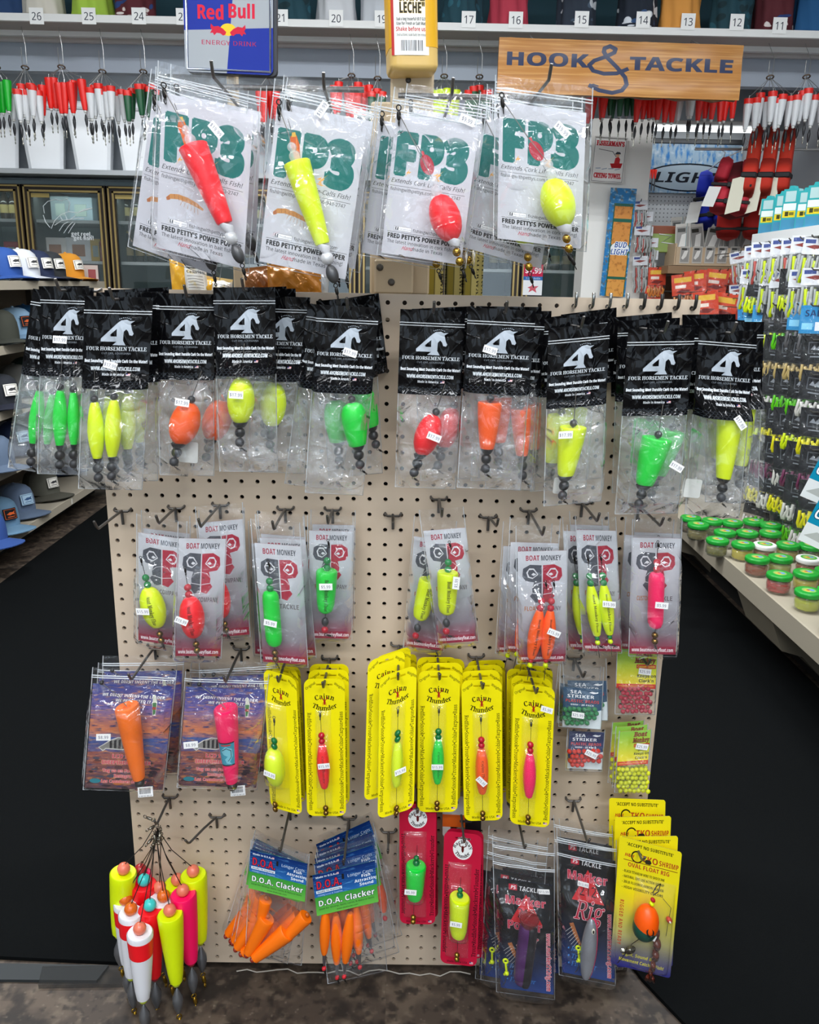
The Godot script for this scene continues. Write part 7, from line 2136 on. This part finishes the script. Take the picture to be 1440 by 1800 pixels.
func side_wall() -> void:
	var x := 1.78
	struct("wall_side_panel", block(Vector3(x, 0.0, -2.75), Vector3(x + 0.05, 1.41, 3.0)), hexm("1a1a1c", 0.7))
	var rail := hexm("b9b2a4", 0.5)
	var s := thing("bait_shelf", "low tan shelf along the right wall holding the lidded tubs", "shelf", Transform3D(Basis.IDENTITY, Vector3(1.2, 0, 0)))
	part(s, "board", block(Vector3(0, 0.285, -3.9), Vector3(0.58, 0.3, 1.5)), hexm("a39a88", 0.55))
	part(s, "lip", block(Vector3(-0.008, 0.235, -3.9), Vector3(0, 0.304, 1.5)), hexm("a89f8d", 0.5))
	part(s, "kick_plate", block(Vector3(0.2, 0.0, -3.9), Vector3(0.24, 0.285, 1.5)), hexm("151413", 0.8))
	for zz in [-3.6, -2.55, -1.5, -0.4]: part(s, "bracket", slab(PackedVector2Array([Vector2(0, 0.236), Vector2(0.2, 0.236), Vector2(0.2, 0.02), Vector2(0.12, 0.1), Vector2(0.05, 0.12)]), 0.3), hexm("8d8472", 0.6), xf(Vector3(0.002, 0, zz)))
	# a white shelf with upright lure boxes
	var top := (pw(1322, 417, 1.5).y + pw(1440, 392, 1.5).y) / 2
	var sh := thing("box_shelf", "white metal shelf under the teal lure boxes", "shelf", Transform3D(Basis.IDENTITY, Vector3(1.5, top - 1.41, 0)))
	part(sh, "board", block(Vector3(0, 1.395, -2.48), Vector3(0.28, 1.41, 1.0)), hexm("d4d6d6", 0.5))
	part(sh, "lip", block(Vector3(-0.004, 1.375, -2.48), Vector3(0, 1.412, 1.0)), hexm("dcdedd", 0.5))
	var uvt := Rect2(0, 0.5, 0.25, 0.5)
	var lb: MeshInstance3D
	var mesh := slab(PackedVector2Array([Vector2(-0.05, 0), Vector2(0.05, 0), Vector2(0.05, 0.2), Vector2(0.02, 0.2), Vector2(0.012, 0.215), Vector2(-0.012, 0.215), Vector2(-0.02, 0.2), Vector2(-0.05, 0.2)]), 0.03, Rect2(-0.05, 0, 0.1, 0.215), uvt)
	for i in 12:
		var z := -2.42 + i * 0.105
		var at := xf(Vector3(1.54 + 0.012 * (i % 2), top, z), 0, -52, 0, Vector3(0.62, 0.7 + 0.04 * (i % 3), 1.0))
		if i == 0: lb = solo("lure_box", mesh, printed("wall_cards", art("wall_cards"), 0.3), "teal lure box with a yellow band, first from the left on the white shelf", "lure box", at, "teal lure boxes on the white shelf")
		elif i == 5: solo("lure_box", mesh, hexm("d8c81c", 0.4), "plain yellow lure box among the teal ones on the white shelf", "lure box", at)
		else: copy(lb, "teal lure box with a yellow band, %s from the left on the white shelf" % ORD[i], at, "teal lure boxes on the white shelf")
	# rows of soft bait packs: px x0, y0, x1, y1, wall distance, kinds, count, words
	var rows := [
		[1322, 430, 1450, 412, 1.5, ["clear", "clear red", "clear"], 7, "row under white shelf"],
		[1318, 476, 1450, 470, 1.5, ["clear", "black chartreuse", "clear"], 7, "second row"],
		[1322, 532, 1450, 534, 1.5, ["blue", "blue", "black chartreuse", "black green"], 6, "third row"],
		[1322, 588, 1450, 594, 1.5, ["black tan", "black tan", "black tan"], 6, "fourth row"],
		[1318, 646, 1450, 656, 1.5, ["black green", "black green", "black white"], 6, "fifth row"],
		[1316, 704, 1450, 722, 1.5, ["black yellow", "black chartreuse", "black yellow"], 6, "sixth row"],
		[1316, 756, 1450, 790, 1.5, ["black white", "black purple", "black purple"], 6, "seventh row"],
		[1330, 816, 1450, 848, 1.5, ["black yellow", "black white"], 5, "eighth row"],
		[1326, 864, 1440, 890, 1.52, ["black white", "black green"], 5, "lowest row"]]
	var protos := {}
	var rn := RandomNumberGenerator.new()
	rn.seed = 77
	for e in rows:
		var a := pw(e[0], e[1], e[4])
		var b := pw(e[2], e[3], e[4])
		var hook_list := []
		for i in e[6]:
			var f = (i + 0.5) / e[6]
			var q := a.lerp(b, f)
			for layer in 2:
				var kind: String = e[5][i % e[5].size()]
				var p := q + Vector3(0.09 * layer, 0.012 * layer + rn.randf_range(-0.008, 0.008), -0.03 * layer)
				var at := xf(p, 0, rn.randf_range(-58, -40), rn.randf_range(-5, 5), Vector3.ONE * rn.randf_range(0.98, 1.1))
				var row: String = "%s, %s of the right wall" % [SAID[kind], e[7]]
				var lab := "%s %s%s from left, %s, right wall" % [SAID[kind], "behind the " if layer else "", ORD[i], e[7]]
				if not protos.has(kind):
					var o := bait_pack(kind)
					o.name = numbered("bait_pack")
					tag(o, lab, "bait pack", row)
					add_child(o)
					o.transform = at
					protos[kind] = o
				else: copy(protos[kind], lab, at, row)
			hook_list.append([tube([Vector3(x, q.y - 0.008, q.z - 0.05), Vector3(q.x - 0.02, q.y - 0.008, q.z + 0.01), Vector3(q.x - 0.03, q.y, q.z + 0.013)], 0.003, 5), Transform3D.IDENTITY])
		for g in hook_list: solo("peg_hook", g[0], hexm("6a6864", 0.35, 0.6), "dark wall hook, %s from left, %s of packs on the right wall" % [ORD[hook_list.find(g)], e[7]], "hook", Transform3D.IDENTITY, "hooks: " + e[7])
	# two white and teal pouches in front
	var uvg := Rect2(0.5, 0.5, 0.25, 0.5)
	for e in [[1476, 884, 1.36, "white and teal bait pouch hanging at the right edge above the tubs"], [1478, 806, 1.4, "white bait pouch at the right edge, above the teal one"]]:
		var p := pw(e[0], e[1], e[2])
		var o := thing("bait_pouch", e[3], "bait pack", xf(p, 0, -38, -16))
		part(o, "pouch", slab(PackedVector2Array([Vector2(-0.055, 0), Vector2(0.055, 0), Vector2(0.06, -0.16), Vector2(-0.06, -0.16)]), 0.006, Rect2(), uvg), printed("wall_cards", art("wall_cards"), 0.25))
	tubs()

func tubs() -> void:
	var lid_tex := printed("lid", art("lid"), 0.35)
	var list := [[1215, 909, "6a4a2a", 0], [1228, 921, "8a7a30", 0], [1253, 914, "6a7a30", 0], [1288, 917, "8a2a1c", 0], [1325, 915, "5c1a12", 0], [1356, 922, "7a3a20", 0], [1275, 934, "d8d8c8", 0], [1314, 935, "7a4a2c", 0], [1355, 935, "b0542c", 0], [1307, 955, "d8c41c", 0], [1345, 957, "b87a48", 1], [1386, 956, "c8b048", 0], [1425, 958, "8a8a50", 0], [1332, 980, "a8481c", 0], [1373, 979, "c8c860", 0], [1422, 981, "b85a2c", 1], [1371, 1009, "c82c28", 0], [1418, 1006, "d8c83c", 0], [1456, 1002, "c8a040", 0], [1422, 1039, "c8cc1c", 0], [1462, 1036, "c88a30", 0], [1470, 1080, "c85a28", 0], [1262, 948, "8a8430", 0]]
	var names := {"8a2a1c": "dark red", "5c1a12": "maroon", "6a4a2a": "brown", "8a7a30": "olive", "6a7a30": "moss green", "7a3a20": "rust", "d8d8c8": "pale", "7a4a2c": "chestnut", "b0542c": "copper", "d8c41c": "bright yellow", "c8b048": "tan yellow", "8a8a50": "grey green", "a8481c": "burnt orange", "c8c860": "pale yellow", "c82c28": "bright red", "d8c83c": "yellow", "c8a040": "amber", "c8cc1c": "lime yellow", "c88a30": "honey", "c85a28": "orange", "8a8430": "drab green", "b87a48": "tan", "b85a2c": "orange brown"}
	var glass := mat("tub plastic", Color(0.8, 0.84, 0.8, 0.12), 0.08)
	var wall := lathe([[0.034, 0.05], [0.036, 0.046], [0.039, 0.03], [0.038, 0.01], [0.033, 0.002], [0.0, 0.001]], 18)
	var brine := lathe([[0.0, 0.04], [0.034, 0.04], [0.0365, 0.03], [0.0355, 0.01], [0.031, 0.005], [0, 0.004]], 16)
	var rim := lathe([[0.0, 0.064], [0.037, 0.064], [0.04, 0.062], [0.041, 0.058], [0.041, 0.05], [0.039, 0.047], [0.034, 0.047]], 20)
	var seen := {}
	for e in list:
		var p := ph(e[0], e[1], 0.362)
		var white: bool = e[3] == 1
		var o := thing("bait_tub", "%s-lidded clear tub of %s baits on the low right shelf%s" % ["white" if white else "green", names[e[2]], " in the back row" if e[1] < 920 else ""], "bait tub", Transform3D(Basis.IDENTITY, Vector3(p.x, 0.3005, p.z)), "%s tubs" % names[e[2]] if e[2] == "8a2a1c" else "")
		part(o, "tub", wall, glass)
		part(o, "brine", brine, mat("brine " + e[2], Color(e[2], 0.6), 0.15))
		var w := []
		for i in 7:
			var th: float = i * 2.4 + e[0]
			w.append([tube([Vector3(0.03 * cos(th), 0.008 + 0.004 * i, 0.03 * sin(th)), Vector3(0.033 * cos(th + 0.7), 0.012 + 0.004 * i, 0.033 * sin(th + 0.7)), Vector3(0.03 * cos(th + 1.5), 0.01 + 0.004 * i, 0.03 * sin(th + 1.5))], 0.0035, 5), Transform3D.IDENTITY])
		part(o, "soft_baits", join(w), hexm(e[2], 0.25))
		part(o, "lid", rim, hexm("e4e4e0", 0.35) if white else hexm("1f9a34", 0.35))
		part(o, "lid_label", slab(rrect(0.052, 0.052, 0.0255, 6), 0.0006), lid_tex, xf(Vector3(-0.026, 0.0641, -0.026), -90, 0, 0))

# ---------------------------------------------------------------- the far right corner
func corner_display() -> void:
	var z := -4.25
	# white column with a towel, and a beach poster below
	var a := pz(1042, 215, z)
	var b := pz(1124, 520, z)
	struct("pillar_corner", block(Vector3(a.x, 0, z - 0.25), Vector3(b.x, 2.24, z)), hexm("f0eee8", 0.7))
	var t0 := pz(1046, 240, z + 0.03)
	var t1 := pz(1104, 242, z + 0.03)
	var t2 := pz(1047, 319, z + 0.03)
	var tw := thing("hand_towel", "white towel with red lettering and a fisherman picture on the column", "towel", Transform3D(Basis.from_euler(Vector3(0, 0, -0.04)), t0))
	part(tw, "towel", sheet(t0.distance_to(t1), t0.distance_to(t2), 14, 16, func(u, v): return 0.004 + 0.004 * sin(u * 9.0 + v * 2) * v), printed("towel", art("towel"), 0.9))
	part(tw, "hem", tube([Vector3(0, 0, 0.006), Vector3(t0.distance_to(t1), 0, 0.006)], 0.004, 6), hexm("e4e2de", 0.9))
	var p0 := pz(1074, 330, z + 0.06)
	var p1 := pz(1119, 333, z + 0.06)
	var p2 := pz(1066, 520, z + 0.06)
	var pw_ := p0.distance_to(p1)
	var phh := p0.distance_to(p2)
	solo("beach_poster", slab(PackedVector2Array([Vector2(0, 0), Vector2(pw_, 0), Vector2(pw_, -phh), Vector2(0, -phh)]), 0.012), printed("beach", art("beach_poster"), 0.35), "tall blue, green and sand coloured beer banner beside the last cooler door", "banner", Transform3D(Basis.from_euler(Vector3(0, 0, -0.03)), p0))
	# recessed wall with white pegboard
	var zr := -4.6
	struct("wall_recess", block(Vector3(b.x, 0, zr - 0.08), Vector3(2.45, 2.24, zr)), hexm("c4c6c8", 0.7))
	var dots := []
	var g0 := pz(1130, 338, zr)
	var g1 := pz(1245, 398, zr)
	var d := 0.0254
	var nx := int((g1.x - g0.x) / d)
	var ny := int((g0.y - g1.y) / d)
	var pin := lathe([[0.0, 0.001], [0.004, 0.001], [0.004, 0.0]], 6)
	for j in ny: for i in nx: dots.append([pin, xf(Vector3(g0.x + i * d, g0.y - j * d, zr), 90)])
	var pb := thing("white_pegboard", "white pegboard panel under the oval beer sign in the far corner", "pegboard")
	part(pb, "panel", block(Vector3(g0.x - 0.02, g1.y - 0.4, zr), Vector3(g1.x + 0.02, g0.y + 0.02, zr + 0.0005)), hexm("d8dadb", 0.6))
	part(pb, "holes", join(dots), hexm("5a5c5e", 0.8)).set_meta("kind", "stuff")
	# bright tube over the corner
	var l0 := pz(1126, 226, -4.35)
	var l1 := pz(1326, 228, -4.35)
	var lamp := thing("shelf_lamp", "bright fluorescent strip under the shelf in the far right corner", "lamp", Transform3D(Basis.IDENTITY, (l0 + l1) / 2))
	var ll := l1.x - l0.x
	part(lamp, "housing", rbox(ll + 0.04, 0.03, 0.07, 0.006), hexm("d8d8d4", 0.5), xf(Vector3(0, 0.018, -0.02)))
	part(lamp, "tube", tube([Vector3(-ll / 2, 0, 0), Vector3(ll / 2, 0, 0)], 0.016, 10), mat("strip glow", Color.WHITE, 0.4, 0.0, {"emission_enabled": true, "emission": Color(0.95, 0.98, 1.0), "emission_energy_multiplier": 2.5}))
	var al := AreaLight3D.new()
	al.name = "strip_light"
	al.area_size = Vector2(ll, 0.03)
	al.light_energy = 0.12
	al.light_color = Color(0.95, 0.98, 1.0)
	al.area_range = 12.0
	al.area_attenuation = 2.0
	al.shadow_enabled = true
	al.transform = Transform3D(Basis.from_euler(Vector3(-PI / 2 + 0.5, 0, 0)), Vector3(0, -0.02, 0.012))
	lamp.add_child(al, true)
	var s0 := pz(1126, 252, zr + 0.03)
	var s1 := pz(1306, 254, zr + 0.03)
	var s2 := pz(1126, 338, zr + 0.03)
	var sw := s0.distance_to(s1)
	var shh := s0.distance_to(s2)
	var sg := thing("oval_sign", "blue and silver beer sign with a black oval, half hidden by life vests", "sign", Transform3D(Basis.IDENTITY, s0))
	part(sg, "panel", slab(PackedVector2Array([Vector2(0, 0), Vector2(sw, 0), Vector2(sw, -shh), Vector2(0, -shh)]), 0.015), printed("oval_sign", art("oval_sign"), 0.2))
	part(sg, "top_rail", rbox(sw, 0.03, 0.03, 0.004), hexm("2a2a2c", 0.4), xf(Vector3(sw / 2, 0, 0.01)))
	vests()
	struct("trim_6", block(Vector3(2.36, 0.0, zr), Vector3(2.45, 2.24, zr + 0.05)), hexm("d8d8d6", 0.6))
	solo("vest_rail", tube([pz(1222, 262, -3.95), Vector3(2.45, pz(1400, 262, -3.95).y, -3.95)], 0.008, 8), hexm("c8c8c6", 0.3, 0.7), "chrome rail on the far right wall that the life vests hang from", "rail")
	# boxes, cards and packs under the sign
	var kraft := hexm("b8a184", 0.7)
	var bx0 := pz(1186, 466, -4.1)
	var bx1 := pz(1312, 462, -4.1)
	var by := pz(1186, 434, -4.1).y
	var o := thing("card_display", "open beige cardboard display holding rows of grey cards in the far corner", "display box", Transform3D(Basis.IDENTITY, Vector3(bx0.x, bx0.y, -4.1)))
	var bw := bx1.x - bx0.x
	var bh := by - bx0.y
	part(o, "front", block(Vector3(0, 0, 0), Vector3(bw, bh, 0.012)), kraft)
	part(o, "base", block(Vector3(0, 0, -0.2), Vector3(bw, 0.01, 0)), kraft)
	for xx in [0.0, bw]: part(o, "side", block(Vector3(xx - 0.006, 0, -0.2), Vector3(xx + 0.006, bh * 1.2, 0)), kraft)
	var cm := slab(PackedVector2Array([Vector2(-0.045, 0), Vector2(0.045, 0), Vector2(0.045, 0.24), Vector2(-0.045, 0.24)]), 0.006, Rect2(), Rect2(0.75, 0.5, 0.25, 0.5))
	var c0: MeshInstance3D
	for i in 16:
		var at := xf(Vector3(bx0.x + 0.06 + (i % 8) * bw / 8.3, bx0.y + 0.012, -4.15 - 0.1 * (i / 8)), -8, [-20, 12, 6, -10][i % 4], [4, -3, 8, -8][i % 4], Vector3(1, 1.0 + 0.2 * (i / 8), 1))
		if i == 0: c0 = solo("hook_card", cm, printed("wall_cards", art("wall_cards"), 0.35), "grey tackle card in the beige display box, front row, first from left", "tackle card", at, "grey cards in the beige display box")
		else: copy(c0, "grey tackle card in the beige display box, %s row, %s from left" % ["back" if i > 7 else "front", ORD[i % 8]], at, "grey cards in the beige display box")
	for i in 5:
		var p := pz(1204 + i * 22, 448, -4.085)
		solo("tackle_card", quad(0.06, 0.1, Rect2(0.75, 0.5, 0.25, 0.5)), printed("wall_cards", art("wall_cards"), 0.35), "small pictured card, %s from the left on the beige display box front" % ORD[i], "tackle card", xf(p))
	solo("corner_counter", block(Vector3(bx0.x - 0.05, bx0.y - 0.05, -4.5), Vector3(2.3, bx0.y - 0.004, -4.06)), hexm("8a6e50", 0.6), "brown wooden shelf under the beige display box", "shelf")
	solo("brown_panel", block(Vector3(pz(1158, 470, -4.55).x, 0.4, -4.58), Vector3(2.3, bx0.y - 0.05, -4.55)), hexm("6a4630", 0.7), "brown hardboard panel behind the orange packs", "panel")
	# orange packs in two rows
	var proto := bait_pack("orange")
	proto.name = numbered("bait_pack")
	tag(proto, "orange-topped bait pack, first from the left in the upper orange row", "bait pack", "orange packs, upper row")
	add_child(proto)
	proto.transform = xf(pz(1200, 482, -3.95), 0, -12, 8, Vector3.ONE * 1.25)
	var rods := func(spots: Array, deep: float, words: String) -> void:   # a wire for each of these packs to hang from
		for i in spots.size():
			var p: Vector3 = spots[i] + Vector3(0, -0.006, 0)
			solo("wall_hook", tube([Vector3(p.x, p.y, deep), p + Vector3(0, 0, 0.02), p + Vector3(0, 0.012, 0.026)], 0.003, 5), hexm("6a6864", 0.35, 0.6), "grey wall hook, %s from the left among the %s" % [ORD[i], words], "hook")
	var up := [pz(1200, 482, -3.95)]
	var low := []
	for i in 8: up.append(pz(1222 + i * 14, 476 - i * 0.6, -3.95 - 0.04 * (i % 3)))
	for i in 9: low.append(pz(1240 + i * 13, 512 + i * 1.5, -3.5 - 0.05 * (i % 3)))
	rods.call(up, -4.55, "upper orange packs")
	rods.call(low, -4.55, "lower orange packs")
	rods.call([pz(1156, 470, -4.2), pz(1150, 502, -4.2)], -4.6, "single orange packs")
	var acc := [pz(1130, 396, -4.2)]
	for i in 7: acc.append(pz(1126 + (i % 3) * 9, [352, 398, 440, 470, 372, 418, 450][i], -4.2 - 0.03 * (i % 3)))
	rods.call(acc, -4.6, "clear packs beside the banner")
	acc = []
	for i in 8: acc.append(pz(1300 + (i % 4) * 14, [442, 470, 500, 520][i / 2 % 4] + 4 * (i % 2), -3.7))
	rods.call(acc, -4.6, "clear packs right of the cards")
	acc = [pz(1322, 540, -3.1)]
	for i in 3: acc.append(pz(1332 + i * 10, 524 + 30 * (i % 2), -3.15 - 0.06 * i))
	rods.call(acc, -4.6, "blue packs below the orange rows")
	for i in 8: copy(proto, "orange-topped bait pack, %s from the left in the upper orange row" % ORD[i + 1], xf(pz(1222 + i * 14, 476 - i * 0.6, -3.95 - 0.04 * (i % 3)), 0, -25 + 6 * (i % 3), 6 - 4 * (i % 4), Vector3.ONE * 1.25), "orange packs, upper row")
	for i in 9: copy(proto, "orange-topped bait pack, %s from the left in the lower orange row" % ORD[i], xf(pz(1240 + i * 13, 512 + i * 1.5, -3.5 - 0.05 * (i % 3)), 0, -28 + 8 * (i % 3), 8 - 5 * (i % 4), Vector3.ONE * 1.3), "orange packs, lower row")
	for e in [[1156, 470, "upper"], [1150, 502, "lower"]]: copy(proto, "single orange-topped bait pack left of the brown panel, %s of two" % e[2], xf(pz(e[0], e[1], -4.2), 0, 4, 2, Vector3.ONE * 1.1))
	var bl := bait_pack("blue")
	bl.name = numbered("bait_pack")
	tag(bl, "blue-topped bait pack below the orange rows, frontmost", "bait pack", "blue packs below the orange rows")
	add_child(bl)
	bl.transform = xf(pz(1322, 540, -3.1), 0, -30, 6, Vector3.ONE * 1.3)
	for i in 3: copy(bl, "blue-topped bait pack below the orange rows, %s behind the frontmost" % ORD[i], xf(pz(1332 + i * 10, 524 + 30 * (i % 2), -3.15 - 0.06 * i), 0, -30, 4 - 4 * i, Vector3.ONE * 1.3), "blue packs below the orange rows")
	# clear accessory packs left of the sign, a green box of hooks, strips of red floats
	var cl := bait_pack("clear red")
	cl.name = numbered("bait_pack")
	tag(cl, "clear accessory pack beside the beer banner, foremost", "tackle pack", "clear packs beside the beer banner")
	add_child(cl)
	cl.transform = xf(pz(1130, 396, -4.2), 0, 10, 0, Vector3.ONE)
	for i in 7: copy(cl, "clear accessory pack beside the beer banner, %s counted around the foremost" % ORD[i], xf(pz(1126 + (i % 3) * 9, [352, 398, 440, 470, 372, 418, 450][i], -4.2 - 0.03 * (i % 3)), 0, 10 - 8 * (i % 3), 3 - 2 * (i % 3), Vector3.ONE * 0.95), "clear packs beside the beer banner")
	for i in 8: copy(cl, "clear accessory pack between grey cards and right wall, %s from the top" % ORD[i], xf(pz(1300 + (i % 4) * 14, [442, 470, 500, 520][i / 2 % 4] + 4 * (i % 2), -3.7), 0, -28, 12 - 6 * (i % 3), Vector3.ONE * 1.05), "clear packs between the cards and the right wall")
	var q := pz(1168, 424, -4.3)
	var gb := thing("hook_box", "green and tan box with a white lightning mark, left of the grey cards", "box", Transform3D(Basis.IDENTITY, Vector3(q.x, pz(1168, 444, -4.3).y, -4.3)))
	part(gb, "box", rbox(0.24, 0.16, 0.08, 0.004), hexm("8ea45a", 0.4))
	part(gb, "band", rbox(0.242, 0.05, 0.082, 0.003), hexm("8a4a30", 0.4), xf(Vector3(0, 0.11, 0)))
	part(gb, "mark", tube([Vector3(-0.05, 0.11, 0.043), Vector3(0.03, 0.1, 0.043), Vector3(-0.03, 0.06, 0.043), Vector3(0.06, 0.05, 0.043)], 0.004, 5), hexm("ececec", 0.5))
	for i in 6:
		var p := pz(1128 + i * 5, 298, -4.5)
		var fl := thing("red_float", "small red float left of the oval beer sign, %s from the left" % ORD[i], "fishing float", Transform3D(Basis.IDENTITY, p), "small red floats left of the beer sign")
		part(fl, "body", unit_float("taper"), hexm("ee3020", 0.4), xf(Vector3.ZERO, 0, 0, 0, Vector3(0.01, 0.055, 0.01)))
		part(fl, "stem", tube([Vector3(0, -0.055, 0), Vector3(0, -0.13, 0)], 0.0035, 5), hexm("4a4a4c", 0.4, 0.4))

func pad(w: float, h: float, d: float) -> ArrayMesh:   # a soft foam block: a superellipse in section
	var prof := []
	for i in 13:
		var t := i / 12.0
		prof.append([pow(maxf(0.0, 1.0 - pow(absf(2 * t - 1), 6)), 0.5), -t])
	var m := lathe(prof, 24, func(th, _y): return 1.0 / pow(pow(absf(cos(th)), 4) + pow(absf(sin(th)), 4), 0.25))
	return join([[m, xf(Vector3.ZERO, 0, 0, 0, Vector3(w / 2, h, d / 2))]])

func vests() -> void:
	var strap := hexm("17171a", 0.7)
	var vest := func(label: String, x: float, y: float, z: float, c: String, dark: String, turn: float, roll: float, size: float) -> void:
		var p := pz(x, y, z)
		var o := thing("life_vest", label, "life vest", xf(p, 0, turn, roll, Vector3.ONE * size))
		var m := hexm(c, 0.75)
		for s in [-1, 1]:
			part(o, "shoulder_pad", pad(0.09, 0.2, 0.06), m, xf(Vector3(s * 0.075, 0, 0.02), 0, 0, s * 10))
			part(o, "chest_panel", pad(0.13, 0.24, 0.07), m, xf(Vector3(s * 0.07, -0.16, 0.03)))
		part(o, "back_panel", pad(0.3, 0.4, 0.06), hexm(dark, 0.8), xf(Vector3(0, -0.02, -0.05)))
		for y2 in [-0.2, -0.31]:
			part(o, "strap", rbox(0.29, 0.022, 0.085, 0.004), strap, xf(Vector3(0, y2, 0.03)))
			part(o, "buckle", rbox(0.05, 0.034, 0.02, 0.004), hexm("0c0c0e", 0.3), xf(Vector3(0, y2 - 0.006, 0.075)))
		part(o, "hang_tag", slab(PackedVector2Array([Vector2(-0.04, 0), Vector2(0.04, 0.02), Vector2(0.04, -0.12), Vector2(-0.04, -0.14)]), 0.002), hexm("dcdcd8", 0.6), xf(Vector3(-0.1, -0.22, 0.1), 0, 20, -12))
		part(o, "hanger", tube([Vector3(0, 0.12, -0.02), Vector3(0.03, 0.1, -0.02), Vector3(0.02, 0.07, -0.02), Vector3(0, 0.05, -0.02), Vector3(-0.14, -0.02, -0.02)], 0.004, 5), hexm("e4e4e2", 0.4))
	vest.call("blue life vest on a white hanger, left of the red ones", 1264, 296, -4.2, "2038d0", "182a90", -50.0, 4.0, 0.9)
	vest.call("pinkish red life vest with black straps between the blue and orange vests", 1302, 276, -3.8, "c42a3c", "7a1a28", -40.0, -6.0, 0.8)
	for e in [[1335, 216, "left one of three"], [1363, 216, "middle one of three"], [1391, 216, "right one of three"]]:
		var p := pz(e[0], e[1], -3.75)
		var o := thing("keyhole_vest", "long orange-red folded life vest with a black belt, " + e[2], "life vest", xf(p, 0, -30, [-3, -2, -1][(e[0] - 1335) / 28]))
		part(o, "long_pad", pad(0.07, 0.4, 0.09), hexm("c83018", 0.8))
		part(o, "lower_pad", pad(0.078, 0.24, 0.1), hexm("c02c18", 0.8), xf(Vector3(0.0, -0.17, 0.012)))
		part(o, "belt", rbox(0.085, 0.03, 0.125, 0.006), strap, xf(Vector3(0, -0.29, 0.006)))
		part(o, "hang_tag", slab(PackedVector2Array([Vector2(0, 0), Vector2(0.075, 0.03), Vector2(0.075, -0.16), Vector2(0, -0.19)]), 0.002), hexm("d8d4c0", 0.6), xf(Vector3(-0.08, -0.3, 0.07), 0, 10, -4))
	var p := pz(1310, 350, -4.0)
	var o := thing("life_vest", "plain red life vest low behind the grey cards", "life vest", xf(p, 0, -20, 0))
	part(o, "left_panel", pad(0.14, 0.24, 0.1), hexm("c02018", 0.8), xf(Vector3(-0.075, 0, 0)))
	part(o, "right_panel", pad(0.14, 0.24, 0.1), hexm("c02018", 0.8), xf(Vector3(0.075, 0, 0)))
	part(o, "strap", rbox(0.3, 0.02, 0.1, 0.004), strap, xf(Vector3(0, -0.18, 0)))
